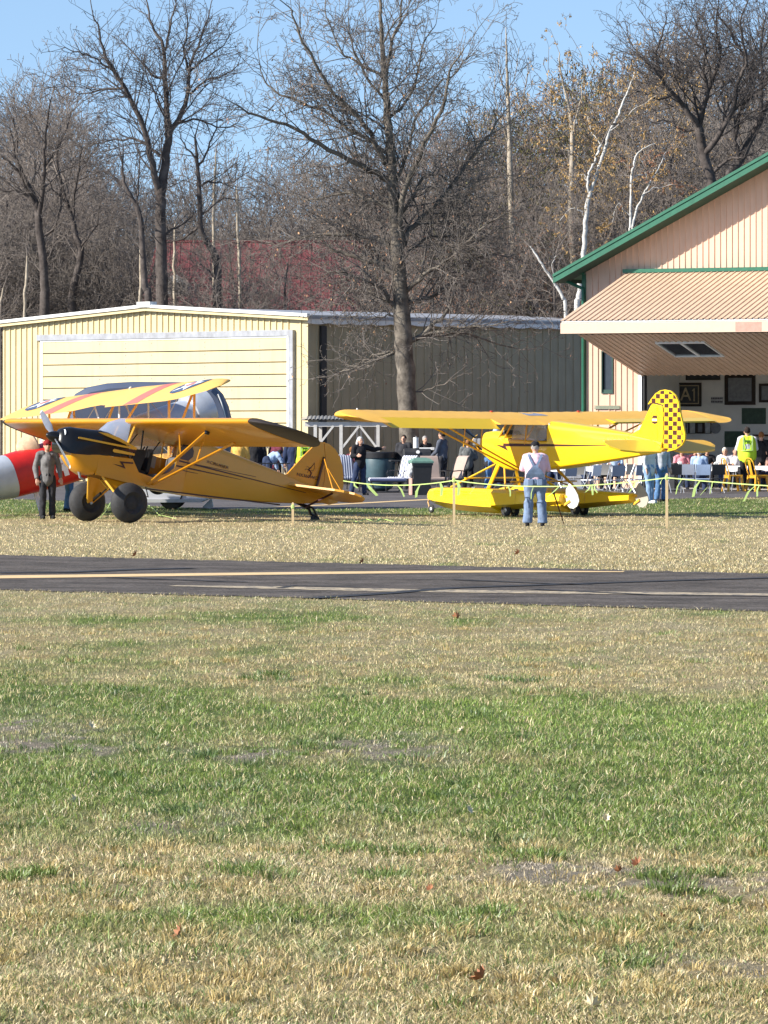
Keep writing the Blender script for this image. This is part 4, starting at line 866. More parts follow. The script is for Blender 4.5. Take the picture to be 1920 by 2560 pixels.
# ===== right aeroplane on floats =====
def plane_right():
    O=Vector(((1300-960)*106/F,106,0)); fr=Frame(51,1,1,O)
    t=thing('float_aeroplane','bright yellow high wing aeroplane on wheeled yellow floats with black and yellow chequered rudder','aeroplane',M=fr.M())
    A=fr.ac; W=.36
    wfun=lambda a: W if a>-1.5 else max(.03,W*(1-((-1.5-a)/3.9)**1.15))
    st=[(-1.32,1.10,2.19),(-1.7,1.14,2.16),(-2.4,1.23,2.10),(-3.1,1.32,2.04),(-3.8,1.42,1.96),(-4.4,1.50,1.86),(-4.85,1.57,1.78)]
    MB().loft([section(a,wfun(a),z0,z1,.32 if a>-3.6 else .2,5,.10) for a,z0,z1 in st]).build('fuselage',M_yel2,t,True,30)
    lo=[(1.02,.28,1.42,1.86),(.98,.33,1.36,1.90),(.72,.35,1.24,1.93),(.50,W,1.15,1.92),(.2,W,1.06,1.80),(-.1,W,1.03,1.75),(-.5,W,1.03,1.74),(-1.33,W,1.10,1.73)]
    MB().loft([section(a,w,z0,z1,.30 if a>.2 else .08,5,.14) for a,w,z0,z1 in lo]).build('cowling',M_yel2,t,True,30)
    mb=MB(); mb.prism([A(x,y,W) for x,y in((1222,1122),(1262,1122),(1262,1140),(1310,1176))]+[( -.2,1.1)],.002,Matrix.Translation((0,W-.02,0)))
    # black lightning stripe
    def wrap(pts,name,m,n=10):
        out=[]
        for x,y in pts:
            b=W
            for _ in range(6): a,c=A(x,y,b); b=wfun(a)+.005
            out.append((a,b,c))
        mb=MB(); k=len(out); mb.add(out+[(a,b-.012,c) for a,b,c in out],[tuple(range(k))]+[(i,(i+1)%k,(i+1)%k+k,i+k) for i in range(k)]); return mb.build(name,m,t)
    [wrap([(1258+17*k,1108.3+.3*k),(1275+17*k,1108.6+.3*k),(1275+17*k,1115.8),(1258+17*k,1115.9)],'stripe',M_dkred) for k in range(8)]; wrap([(1238,1111),(1263,1115),(1270,1127)],'lightning_bolt',M_dkred)
    [wrap([(1394+20*k,1110.7+.45*k),(1414+20*k,1111.15+.45*k),(1414+20*k,1115.8-.1*k),(1394+20*k,1115.9-.1*k)],'stripe',M_dkred) for k in range(7)]
    wrap([(1405,1062),(1408,1062),(1432,1140),(1428,1164),(1425,1164)],'seam',M_yel3) if False else None
    # nose bowl missing: exposed engine
    eg=MB().bevbox((1.18,0,1.66),(.34,.5,.36),.05).build('engine',M_blk,t)
    for sg in(1,-1):
        for k in(0,1):
            MB().bevbox((1.10+.16*k,sg*.28,1.66),(.13,.14,.17),.02).build('cylinder_head',M_steel,eg)
            MB().tube([(1.1+.16*k,sg*.28,1.58),(1.05+.16*k,sg*.22,1.46),(.95,sg*.1,1.40)],.022,7).build('exhaust_pipe',M_yel3 if k else M_steel,eg,True)
    MB().lathe([(.0,.20),(.05,.17),(.11,.08),(.15,.0),(.15,-.05),(.10,-.06)],20,Matrix.Translation((1.52,0,1.68))@Matrix.Rotation(PI/2,4,'Y')).build('spinner',M_yel3,t,True,60)
    MB().tube([(1.36,0,1.68),(1.5,0,1.68)],.07,10).build('crankshaft',M_steel,t,True)
    hp=Vector((1.50,0,1.68)); u=fr.bc(1152,1063,1.5)
    for sgn in(1,-1):
        v=Vector((0,u[0]*sgn,(u[1]-1.68)*sgn)); v=v.normalized() if True else v; L_=.95; cr=Vector((1,0,0)).cross(v); rs=[]
        for s_,wd,tw,th in((.10,.05,55,.05),(.2,.10,48,.04),(.4,.155,36,.028),(.65,.15,27,.018),(.85,.125,21,.012),(.97,.09,18,.008),(1.0,.03,17,.004)):
            q=hp+v*L_*s_; k=R(tw); e=cr*math.cos(k)+Vector((1,0,0))*math.sin(k); nn=e.cross(v)
            rs.append([q+e*(wd*.5*math.cos(2*PI*j/10))+nn*(th*.5*math.sin(2*PI*j/10)) for j in range(10)])
        MB().loft(rs).build('propeller_blade',M_blk,t,True,50)
    # wing
    wg=wing(t,.32,2.24,5.62,1.66,4.8,.6,M_yel3,M_yel3,bow=.55,ail=(1.75,4.9),flapm=M_yel2,adef=17)
    q=MB(); 
    def wtop(x,b): return (.32-x*1.66,b,2.24-x*1.66*math.sin(R(4.8))+.135*1.66*(1-(x-.3)**2*2.2)*.66+abs(b)*math.tan(R(.6)))
    mb=MB(); k=6
    top=[(lambda p:(p[0],p[1],p[2]+.012))(wtop(.26+.30*i/k,b_)) for i in range(k+1) for b_ in(-.30,.30)]
    mb.add(top+[(a,b,c-.01) for a,b,c in top],[(2*i,2*i+1,2*i+3,2*i+2) for i in range(k)]); mb.build('skylight',M_glassb,wg)
    for b_ in(1.05,-1.6): MB().lathe([(.03,0),(.03,.03),(.04,.03),(.04,.05),(0,.05)],12,Matrix.Translation(wtop(.3,b_))).build('fuel_cap',mat('red_cap',(.5,.06,.03),.4),wg)
    MB().tube([wtop(.35,.35),(wtop(.35,.35)[0]-.05,.35,2.72)],.006,5).build('antenna',M_blk,wg)
    # struts
    bt=A(1310,1176,W)
    for sg in(1,-1):
        MB().tube([(bt[0]+.25,sg*(W),bt[1]),(-.05,sg*3.1,2.19)],[.04,.04],8,flat=.5).build('wing_strut',M_yel3,t,True)
        MB().tube([(bt[0]+.05,sg*(W),bt[1]),(-.78,sg*3.1,2.15)],[.035,.035],8,flat=.5).build('wing_strut',M_yel3,t,True)
        MB().tube([(-.1,sg*1.75,2.17),(.05,sg*1.68,1.58)],.014,6).build('jury_strut',M_yel3,t,True)
        MB().tube([(-.7,sg*1.75,2.13),(-.55,sg*1.68,1.58)],.014,6).build('jury_strut',M_yel3,t,True)
    # cabin glazing
    n=10
    r0=[(.62-.45*abs(math.cos(PI*k/n))**1.5,.35*math.cos(PI*k/n),1.80+.13*math.sin(PI*k/n)) for k in range(n+1)]
    r1=[(.26,.33*math.cos(PI*k/n),2.22+.03*math.sin(PI*k/n)) for k in range(n+1)]
    MB().loft([r0,r1],False,False,closed=False).build('windshield',M_glassb,t,True)
    for sg in(1,-1):
        for k,(p,q) in enumerate((((.38,.35,1.78),(.05,.34,2.20)),((.20,.35,1.74),(-.15,.34,2.19)),((-.55,.35,1.64),(-.62,.34,2.17)))): MB().tube([(p[0],sg*p[1],p[2]),(q[0],sg*q[1],q[2])],.022,6).build('window_post',M_yel3,t,True)
        MB().prism([(-.60,1.74),(-.62,2.16),(-1.30,2.12),(-1.30,1.82),(-1.20,1.74)],.006,Matrix.Translation((0,sg*.352,0))).build('side_window',M_glass,t)
        MB().prism([(-.08,1.75),(-.2,2.17),(-.58,2.16),(-.56,1.74)],.006,Matrix.Translation((0,sg*.352,0))).build('side_window',M_glass,t)
    mb=MB(); mb.loft([section(.40,.32,1.62,1.93,.5,5,.1),section(.33,.32,1.62,1.95,.5,5,.1)]); ip=mb.build('instrument_panel',M_blk,t)
    for k,(b_,c_) in enumerate(((-.2,1.78),(-.07,1.82),(.07,1.82),(.2,1.78),(.0,1.70),(.13,1.71))): MB().lathe([(0,0),(.045,0),(.05,.012),(0,.012)],14,Matrix.Translation((.32,b_,c_))@Matrix.Rotation(-PI/2,4,'Y')).build('dial',M_grayp,ip)
    MB().loft([section(-.72,.2,1.2,2.02,.4,4),section(-.80,.2,1.2,1.98,.4,4)]).build('front_seat',M_grayp,t)
    MB().bevbox((-.5,0,1.62),(.45,.42,.12),.04).build('seat_cushion',M_grayp,t)
    mb=MB(); mb.box((-1.36,0,1.7),(.03,.66,.9)); mb.build('rear_bulkhead',M_grayp,t)
    # fin and rudder
    fin=[A(x,y) for x,y in((1560,1098),(1600,1074),(1612,1050),(1629,1014),(1634,1009),(1658,1015),(1660,1060),(1658,1105),(1652,1126),(1620,1118))]
    mb=MB(); mb.prism(fin,.05); fn=mb.build('fin',M_yel2,t)
    def cart(x,y): a,c=A(x,y); return (a,c)
    ro=[A(x,y) for x,y in((1621,1011),(1629,998),(1640,984),(1652,976),(1664,974),(1678,977),(1690,988),(1698,1005),(1700,1022),(1705,1045),(1711,1070),(1714,1085),(1713,1100),(1706,1113),(1690,1124),(1670,1129),(1655,1126))]
    rud=ro+[A(x,y) for x,y in((1659.5,1105),(1661.5,1060),(1660,1012),(1634,1006))]
    mb=MB().use(M_yel2); mb.prism(rud,.045)
    # chequers clipped to the outline
    M_chq=mat('dark_chequer_paint',(.06,.012,.01),.35,var=.1)
    def clip(poly,sub):
        out=sub; n=len(poly)
        ar=sum(poly[i][0]*poly[(i+1)%n][1]-poly[(i+1)%n][0]*poly[i][1] for i in range(n))
        for i in range(n):
            x1,y1=poly[i]; x2,y2=poly[(i+1)%n]; inp=out; out=[]
            if not inp: return []
            ins=lambda p:((x2-x1)*(p[1]-y1)-(y2-y1)*(p[0]-x1))*(1 if ar>0 else -1)>=0
            for j in range(len(inp)):
                c=inp[j];p_=inp[j-1]
                if ins(c)!=ins(p_):
                    d1=(x2-x1)*(p_[1]-y1)-(y2-y1)*(p_[0]-x1); d2=(x2-x1)*(c[1]-y1)-(y2-y1)*(c[0]-x1); q=d1/(d1-d2); out.append((p_[0]+(c[0]-p_[0])*q,p_[1]+(c[1]-p_[1])*q))
                if ins(c): out.append(c)
        return out
    lower=[A(x,y) for x,y in((1661,1010),(1699,1005),(1701,1022),(1706,1045),(1712,1070),(1714,1086),(1712,1100),(1705,1112),(1690,1122),(1668,1127),(1659,1120))]
    upper=[A(x,y) for x,y in((1624,1010),(1631,998),(1641,986),(1652,978),(1664,976),(1677,979),(1689,989),(1697,1004),(1661,1009.5),(1640,1009))]
    mb.use(M_chq); cw_=.142; ch_=.100
    for i in range(-8,10):
        for j in range(-2,18):
            if (i+j)%2: continue
            a0=-4.9-cw_*i; c0=1.55+ch_*j; sq=[(a0,c0),(a0-cw_*.92,c0),(a0-cw_*.92,c0+ch_),(a0,c0+ch_)]
            for pg in(lower,upper):
                q=clip(pg,sq)
                if len(q)>2: 
                    for b_ in(.0235,-.0235): mb.prism(q,.004,Matrix.Translation((0,b_,0)))
    mb.build('rudder',None,t)
    # badge on the fin
    c_=A(1639,1050); mb=MB(); mb.prism([(c_[0]+.08,c_[1]-.02),(c_[0]-.08,c_[1]-.02),(c_[0]-.08,c_[1]+.025),(c_[0]+.08,c_[1]+.025)],.006,Matrix.Translation((0,.028,0))); mb.build('badge',M_white,fn)
    mb=MB(); mb.prism([(c_[0]+.09,c_[1]-.06),(c_[0]+.0,c_[1]-.09),(c_[0]-.09,c_[1]-.06),(c_[0]-.09,c_[1]-.035),(c_[0]+.09,c_[1]-.035)],.006,Matrix.Translation((0,.028,0))); mb.build('badge_foot',M_dkred,fn); mb=MB(); mb.prism([(c_[0]+.09,c_[1]+.045),(c_[0]-.09,c_[1]+.045),(c_[0]-.05,c_[1]+.10),(c_[0]+.05,c_[1]+.10)],.006,Matrix.Translation((0,.028,0))); mb.build('badge_border',M_dkred,fn)
    # tailplane
    def flat(pts,z,name,m,th=.04,de=0,hinge=0):
        mb=MB(); vs=[]; n=len(pts)
        for s_ in(-1,1):
            for a_,b_ in pts:
                dz=(a_-hinge)*math.sin(R(de)); vs.append((hinge+(a_-hinge)*math.cos(R(de)),b_,z+s_*th/2+dz))
        mb.add(vs,[tuple(range(n)),tuple(range(2*n-1,n-1,-1))]+[(i,i+n,(i+1)%n+n,(i+1)%n) for i in range(n)]); return mb.build(name,m,t)
    zt=1.80
    for sg in(1,-1):
        flat([(a_,sg*b_) for a_,b_ in((-3.75,.05),(-3.95,.30),(-4.35,1.30),(-4.45,1.44),(-4.55,1.46),(-4.55,.05))],zt,'stabilizer',M_yel3)
        flat([(a_,sg*b_) for a_,b_ in((-4.57,.09),(-4.57,1.48),(-4.68,1.60),(-4.85,1.60),(-5.05,1.42),(-5.15,1.0),(-5.16,.3),(-5.02,.12))],zt,'elevator',M_yel2 if sg>0 else M_yel3,de=24,hinge=-4.57)
        MB().tube([(-4.45,sg*.8,zt+.02),(-4.65,sg*.03,2.55)],.008,5).build('brace_wire',M_yel3,t); MB().tube([(-4.45,sg*.8,zt-.02),(-4.5,sg*.03,1.52)],.008,5).build('brace_wire',M_yel3,t)
    # floats
    for sg in(1,-1):
        bo=sg*1.05; e=[]
        secs=[(1.98,.02,.40,.43,.40),(1.94,.13,.30,.50,.36),(1.80,.22,.22,.56,.33),(1.5,.30,.15,.60,.30),(1.0,.345,.10,.615,.27),(.4,.36,.075,.62,.24),(-.35,.36,.07,.62,.22),(-.62,.36,.07,.615,.22)]
        ring=lambda a,w,k,z1,ch:[(a,bo+w,ch),(a,bo+w*.98,z1-.06),(a,bo+w*.72,z1),(a,bo-w*.72,z1),(a,bo-w*.98,z1-.06),(a,bo-w,ch),(a,bo,k)]
        fo_s=1; secs2=[(-.62,.355,.15,.613,.26),(-1.4,.31,.21,.60,.31),(-2.2,.24,.30,.585,.38),(-2.74,.17,.36,.57,.42)]
        fo=MB().loft([ring(*s_) for s_ in secs]).loft([ring(*s_) for s_ in secs2]).build('float',M_yel2,t)
        for zz in(.50,.36):
            for s2 in(1,-1): MB().tube([(a_,bo+s2*(w_+.004),zz-(.0 if a_>-.6 else -.03)) for a_,w_ in((1.55,.285),(1.0,.335),(.4,.352),(-.35,.352),(-.62,.350))],.006,4).build('rub_strip',M_yel3,fo)
        for a_ in(1.0,.2,-.55,-1.4,-2.1):
            w_={1.0:.346,.2:.361,-.55:.357,-1.4:.311,-2.1:.252}[a_]
            for s2 in(1,-1): MB().tube([(a_,bo+s2*(w_+.001),.33),(a_,bo+s2*w_*.985,.55)],.006,4).build('seam',M_yel3,fo)
        # wheels
        wc=(1.93,bo,.10); tyre(t,wc,.10,.07,'nose_wheel',hubm=M_white)
        MB().tube([(1.86,bo,.34),(2.02,bo,.33),(2.06,bo,.25),(2.0,bo,.12),(1.93,bo,.10)],.018,7).build('nose_wheel_fork',mat('pale_orange_fork',(.75,.45,.2),.5),t,True)
        for s2 in(1,-1): tyre(t,(-.88,bo+s2*.13,.16),.16,.11,'main_wheel',hubm=M_steel)
        MB().tube([(-.7,bo,.25),(-.88,bo,.16)],.03,7).build('wheel_leg',M_yel3,t)
        # struts
        MB().tube([(.55,sg*.30,1.16),(1.25,bo,.62)],[.04,.035],8,flat=.6).build('float_strut',M_yel2,t,True)
        MB().tube([(.42,sg*.32,1.14),(-.10,bo,.62)],[.055,.05],8,flat=.6).build('float_strut',M_yel2,t,True)
        MB().tube([(-.95,sg*.32,1.06),(-.75,bo,.62)],[.045,.04],8,flat=.6).build('float_strut',M_yel3,t,True)
        MB().tube([(.2,sg*.32,1.08),(-.7,bo,.64)],.02,6).build('float_strut',M_yel3,t,True)
        # cleats, pump caps and stern fittings
        for x in(1.3,.3,-1.2,-2.1): MB().bevbox((x,bo+.1,.635),(.12,.05,.03),.01).build('deck_cleat',M_steel,fo)
        for b_ in(-.09,.09): MB().bar((-2.77,bo+b_,.44),(-2.77,bo+b_,.60),.03,.03).build('stern_bracket',M_dkred,fo)
        # water rudder: pear shaped plate
        mr_=mat('water_rudder_white',(.72,.73,.68),.5,var=.05) if sg>0 else mat('water_rudder_grey',(.40,.38,.32),.6,var=.08)
        pts=[(-2.86,.74),(-2.80,.66),(-2.80,.46),(-2.84,.32),(-2.93,.25),(-3.06,.24),(-3.18,.30),(-3.24,.42),(-3.20,.54),(-3.10,.66),(-2.98,.76),(-2.91,.80)]
        wr_=MB().prism([(x,z+.02) for x,z in pts],.02,Matrix.Translation((0,bo,0))).build('water_rudder',mr_,t)
        MB().bar((-2.76,bo+.02,.33),(-2.96,bo+.03,.43),.03,.05).build('tiller_arm',M_yel3,wr_)
        MB().bar((-2.72,bo,.52),(-2.86,bo,.52),.03,.06).build('hinge',M_yel3,wr_)
    MB().tube([(1.02,-1.05,.80),(1.02,1.05,.80)],.001,4) 
    MB().tube([(.80,-1.0,.84),(.80,1.0,.84)],.028,8,flat=.6).build('spreader_bar',M_yel2,t,True)
    MB().tube([(-.82,-1.0,.80),(-.82,1.0,.80)],.028,8,flat=.6).build('spreader_bar',M_yel3,t,True)
    for sg in(1,-1): MB().tube([(.5,sg*.3,1.15),(-.8,-sg*1.0,.66)],.007,5).build('brace_wire',M_steel,t)
    return fr
FR=plane_right()
# ===== biplane at the far left =====
def biplane():
    fr=Frame(180-31,17,1,P(298,997,106.8),roll=R(-3.1))
    # Frame() gives the heading (-cos th, sin th): th=153 -> nose away to the right
    t=thing('biplane','yellow winged biplane with red fuselage, silver tail, red chevrons and star roundels','biplane',M=fr.M())
    M_by=mat('biplane_orange_yellow',(.86,.50,.12),.42,var=.05); M_red=mat('biplane_red',(.60,.02,.015),.4,var=.1); M_sil=mat('silver_dope',(.50,.54,.60),.42,metal=.35,var=.12,scale=3)
    M_rs=mat('wing_red_stripe',(.68,.17,.13),.5,var=.06); M_navy=mat('roundel_navy',(.06,.09,.16),.5); M_wh=mat('roundel_white',(.8,.82,.85),.5)
    half=5.05; ch=1.6
    # upper wing, origin at its centre; slight sweep and dihedral
    def wingb(z,half,a0,name,thk=.11,stag=0,cut=True):
        rs=[]; N=25
        for i in range(N):
            b=-half+2*half*i/(N-1); e=abs(b)/half; f=1.0 if e<.84 else math.sqrt(max(.02,1-((e-.84)/.165)**2)); 
            c_=ch*f; te_cut=.30*max(0,1-(abs(b)/.62)**2)**.5 if cut and abs(b)<.62 else 0
            le=a0-(ch-c_)*.45-abs(b)*.05
            rg=[]
            for x,zz in airfoil(0,1,9,thk): rg.append((le-x*(c_-te_cut),b,z+zz*c_*(.3+.7*f)+abs(b)*.004))
            rs.append(rg)
        return MB().loft(rs).build(name,M_by,t,True,50),rs
    uw,rs=wingb(.0,half,ch*.5,'upper_wing')
    lw,_=wingb(-1.5,half*.97,ch*.5-.55,'lower_wing',cut=False)
    # surface height of the upper wing
    def up(x,b):
        e=abs(b)/half; f=1.0 if e<.84 else math.sqrt(max(.02,1-((e-.84)/.165)**2)); c_=ch*f
        le=ch*.5-(ch-c_)*.45-abs(b)*.05; xx=(le-x)/c_; xx=min(max(xx,0.0),1.0)
        th=5*.11*(.2969*math.sqrt(xx)-.126*xx-.3516*xx*xx+.2843*xx**3-.1036*xx**4)
        return th*1.35*c_*(.3+.7*f)+abs(b)*.004
    def decal(poly,m,name,par,n=10,dz=.004):
        """poly in (a,b): draped on the wing top through a fine triangle fan grid"""
        mb=MB(); 
        # scan strips along a
        amin=min(p[0] for p in poly);amax=max(p[0] for p in poly)
        def span(a):
            xs=[]; k=len(poly)
            for i in range(k):
                (a1,b1),(a2,b2)=poly[i],poly[(i+1)%k]
                if (a1-a)*(a2-a)<0 : xs.append(b1+(b2-b1)*(a-a1)/(a2-a1))
            return sorted(xs)
        S=[amin+(amax-amin)*(i+.001)/(n)*.998 for i in range(n+1)]
        for i in range(n):
            s0,s1=span(S[i]+1e-5),span(S[i+1]-1e-5)
            for j in range(0,min(len(s0),len(s1))-1,2):
                m_=4
                for q in range(m_):
                    p=[(S[i],s0[j]+(s0[j+1]-s0[j])*q/m_),(S[i],s0[j]+(s0[j+1]-s0[j])*(q+1)/m_),(S[i+1],s1[j]+(s1[j+1]-s1[j])*(q+1)/m_),(S[i+1],s1[j]+(s1[j+1]-s1[j])*q/m_)]
                    mb.add([(a,b,up(a,b)+dz) for a,b in p],[(0,1,2,3)])
        return mb.build(name,m,par)
    for sg in(1,-1):
        decal([(.66,sg*1.55),(.66,sg*2.25),(-.88,sg*2.55),(-.88,sg*1.85)],M_rs,'red_stripe',uw,14)
        cb=sg*3.75; ca=-.05; rr=.52
        circ=lambda r:[(ca+r*math.cos(2*PI*k/28+.01),cb+r*math.sin(2*PI*k/28+.01)) for k in range(28)]
        decal(circ(rr),M_navy,'roundel',uw,16,.008)
        st=[(ca+(rr*.97 if k%2==0 else rr*.38)*math.cos(PI*k/5+.02),cb+(rr*.97 if k%2==0 else rr*.38)*math.sin(PI*k/5+.02)) for k in range(10)]
        decal(st,M_wh,'roundel_star',uw,22,.013); decal([(ca+.15*math.cos(2*PI*k/16+.01),cb+.15*math.sin(2*PI*k/16+.01)) for k in range(16)],M_rs,'roundel_disc',uw,8,.018)
        # aileron seam, struts and wires
        decal([(-.45,sg*.9),(-.47,sg*.9),(-.60,sg*3.9),(-.58,sg*3.9)],M_blk,'aileron_seam',uw,6,.006) if False else None
        for a_ in(.38,-.30): MB().tube([(a_,sg*3.1,.06),(a_-.45,sg*3.0,-1.42)],.045,8,flat=.5).build('interplane_strut',M_by,t,True)
        MB().tube([(.38,sg*3.1,.0),(-.75,sg*3.0,-1.35)],.03,6).build('interplane_strut',M_by,t,True)
        for a_ in(.45,-.35):
            MB().tube([(a_,sg*.65,.0),(a_-.1,sg*.38,-.75)],.035,8,flat=.5).build('cabane_strut',mat('strut_silver',(.6,.6,.6),.4),t,True)
        MB().tube([(.3,sg*.7,.0),(-.5,sg*.38,-.75)],.03,6).build('cabane_strut',M_by,t,True)
        for p,q in(((.3,.6,.0),(.0,3.0,-1.4)),((.0,3.1,.0),(.1,.45,-1.4)),((-.3,.6,.0),(-.6,3.0,-1.4))): MB().tube([(p[0],sg*p[1],p[2]),(q[0],sg*q[1],q[2])],.006,4).build('flying_wire',M_steel,t)
    MB().tube([(.45,.25,.02),(.45,.22,.14),(.45,.15,.16)],.02,6).build('wing_fitting',M_wh,t); 
    # fuselage
    secs=[(1.7,.42,-1.40,-.52),(1.2,.52,-1.50,-.50),(.6,.53,-1.52,-.50),(-.2,.52,-1.52,-.52),(-1.3,.51,-1.52,-.52)]
    MB().loft([section(a,w,z0,z1,.5,6) for a,w,z0,z1 in secs]).build('front_fuselage',M_sil,t,True,50)
    secs=[(-1.3,.515,-1.50,-.45),(-2.1,.51,-1.47,-.40),(-3.3,.485,-1.37,-.36)]
    MB().loft([section(a,w,z0,z1,.5,6) for a,w,z0,z1 in secs]).build('red_fuselage_band',M_red,t,True,50)
    secs=[(-3.3,.49,-1.375,-.355),(-3.7,.46,-1.31,-.37),(-4.2,.38,-1.20,-.42),(-4.9,.24,-1.0,-.52),(-5.5,.08,-.85,-.66)]
    MB().loft([section(a,w,z0,z1,.5,6) for a,w,z0,z1 in secs]).build('tail_fuselage',M_sil,t,True,50)
    MB().prism([(-4.5,-.83),(-4.9,-.1),(-5.2,.12),(-5.6,-.1),(-5.7,-.6),(-5.5,-.95),(-5.2,-.95)],.06).build('fin',M_by,t)
    MB().lathe([(.0,.0),(.30,0),(.33,.05),(.31,.14),(.2,.35),(.0,.45)],20,Matrix.Translation((-2.45,0,-.40))@Matrix.Rotation(-PI/2,4,'Y')).build('headrest',mat('tan_leather',(.62,.42,.26),.6,var=.3,scale=5),t,True)
    for a_ in(-1.0,-2.0):
        MB().loft([[(a_,-.25,-.66),(a_,.25,-.66),(a_-.12,.22,-.36),(a_-.12,-.22,-.36)],[(a_-.02,-.25,-.66),(a_-.02,.25,-.66),(a_-.14,.22,-.36),(a_-.14,-.22,-.36)]]).build('cockpit_screen',glass('screen_glass',(.8,.85,.85),.7),t)
    MB().lathe([(.30,0),(.52,.03),(.56,.25),(.54,.50),(.4,.52)],24,Matrix.Translation((1.6,0,-.92))@Matrix.Rotation(PI/2,4,'Y')).build('engine_cowl_ring',M_sil,t,True)
    for k in range(7): MB().tube([(1.95,.12*math.cos(2*PI*k/7),-.92+.12*math.sin(2*PI*k/7)),(1.95,.45*math.cos(2*PI*k/7),-.92+.45*math.sin(2*PI*k/7))],.07,8).build('engine_cylinder',M_blk,t,True)
    # numeral 4 on the near (right hand) side of the red band
    b=-.516; q=Matrix.Translation((-2.15,b+.0,-1.02))@Matrix(((1,0,0,0),(0,0,-1,0),(0,1,0,0),(0,0,0,1)))
    add_text('4',.62,M_wh,q,t,name='numeral',bold=.03)
    for sg in(1,-1):
        MB().bar((.75,sg*.4,-1.45),(.85,sg*.9,-2.15),.09,.2,up=(1,0,0)).build('gear_leg',M_sil,t); tyre(t,(.85,sg*1.0,-2.25),.30,.18)
    MB().bar((-2.75,-.05,-1.40),(-2.75,-.05,-1.85),.05,.12,up=(1,0,0)).build('jack_stand_leg',M_wh,t)
    MB().tube([(-4.9,0,-1.05),(-5.15,0,-1.3)],.03,6).build('tail_spring',M_blk,t); tyre(t,(-5.2,0,-1.36),.12,.08,'tail_wheel')
    return fr
FB=biplane()
# ===== grey and white rounded vehicle behind =====
def vehicle():
    D=112.5; t=thing('parked_van','rounded blue-grey and white van parked behind the biplane wings','van',tuple(P(375,1273,D)*Vector((1,1,0)) if False else Vector((P(375,1273,D).x,D,0))))
    ox=P(375,1273,D).x; Q=lambda x,y:(P(x,y,D).x-ox,P(x,y,D).z)
    M_bg=mat('blue_grey_paint',(.075,.095,.15),.6,var=.12,scale=1.2); M_wv=mat('off_white_paint',(.55,.56,.60),.4,var=.06,scale=2)
    prof=[Q(x,y) for x,y in((172,1150),(172,1010),(185,985),(215,968),(265,958),(330,954),(440,955),(505,958),(535,966),(553,985),(567,1015),(575,1048),(577,1090),(570,1150))]
    ar=[]; wv=1.75
    for k,(y,sc) in enumerate(((-.0,.94),(.12,.985),(.35,1.0),(wv-.35,1.0),(wv-.12,.985),(wv,.94))):
        cx=sum(p[0] for p in prof)/len(prof); cz=.9
        ar.append([(cx+(x-cx)*sc,y,cz+(z-cz)*sc) for x,z in prof])
    MB().loft(ar).build('roof_shell',M_bg,t,True,22)
    lo=[Q(x,y) for x,y in((250,1151),(570,1151),(560,1190),(545,1225),(525,1248),(505,1256),(305,1256),(285,1240))]
    ar=[]
    for y,sc in((.02,.97),(.12,.995),(wv-.1,.995),(wv,.97)):
        cx=sum(p[0] for p in lo)/len(lo); ar.append([(cx+(x-cx)*sc,y,.95+(z-.95)*sc) for x,z in lo])
    bd=MB().loft(ar).build('body',M_wv,t,True,40)
    a=Q(455,1238);b=Q(462,1190);c=Q(466,1160); MB().tube([(a[0]-.05,-.0,a[1]-.14),(a[0],.0,a[1]),(b[0],.0,b[1]),(c[0],0,c[1])],.02,5).build('door_seam',M_blk,bd)
    a=Q(306,1252); b=Q(505,1252); MB().bar((a[0],.0,a[1]),(b[0],.0,b[1]),.06,.08).build('sill',M_grayp,bd)
    p=[Q(x,y) for x,y in((523,1250),(505,1268),(524,1272),(532,1268),(528,1246))]; MB().prism(p,.3,Matrix.Translation((0,.4,0))).build('skid_step',M_grayp,t)
    a=[Q(x,y) for x,y in((545,985),(553,1005),(560,1030),(566,1060))]; MB().tube([(x,.03,z) for x,z in a],.02,6).build('pinstripe',M_white,t)
    for x in(428,325):
        q=Q(x,1262)
        for y in(.2,wv-.2):
            Mx=Matrix.Translation((q[0],y,.31))@Matrix.Rotation(-PI/2,4,'X'); wl=MB().lathe([(.16,-.1),(.27,-.1),(.31,-.05),(.31,.05),(.27,.1),(.16,.1)],24,Mx).build('wheel',M_rub,t,True)
            MB().lathe([(.0,-.09),(.155,-.08),(.155,.08),(0,.09)],20,Mx).build('rim',M_grayp,wl,True)
vehicle()
# ---------------- trees ----------------
def seg_mesh(name,segs,m,k=3):
    """vectorised tapered prisms for twigs: segs rows x0 y0 z0 x1 y1 z1 r0 r1"""
    S=np.array(segs,dtype=np.float64); a=S[:,:3];b=S[:,3:6]; t=b-a; L=np.linalg.norm(t,axis=1,keepdims=True)+1e-9; t/=L
    h=np.where(np.abs(t[:,2:3])<.9,np.array([[0,0,1.]]),np.array([[1.,0,0]])); u=np.cross(t,h); u/=np.linalg.norm(u,axis=1,keepdims=True)+1e-9; v=np.cross(t,u)
    V=[]
    for e,r in((a,S[:,6:7]),(b,S[:,7:8])):
        for j in range(k):
            V.append(e+(u*math.cos(2*PI*j/k)+v*math.sin(2*PI*j/k))*r)
    V=np.stack(V,1).reshape(-1,3); n=len(S); base=np.arange(n)*2*k; Fs=[]
    for j in range(k): Fs.append(np.stack([base+j,base+(j+1)%k,base+k+(j+1)%k,base+k+j],1))
    Fs=np.concatenate(Fs); me=bpy.data.meshes.new(name); me.vertices.add(len(V)); me.vertices.foreach_set('co',V.astype(np.float32).ravel())
    me.loops.add(Fs.size); me.loops.foreach_set('vertex_index',Fs.astype(np.int32).ravel()); me.polygons.add(len(Fs)); me.polygons.foreach_set('loop_start',(np.arange(len(Fs))*4).astype(np.int32))
    me.update(calc_edges=True); me.materials.append(m); return me
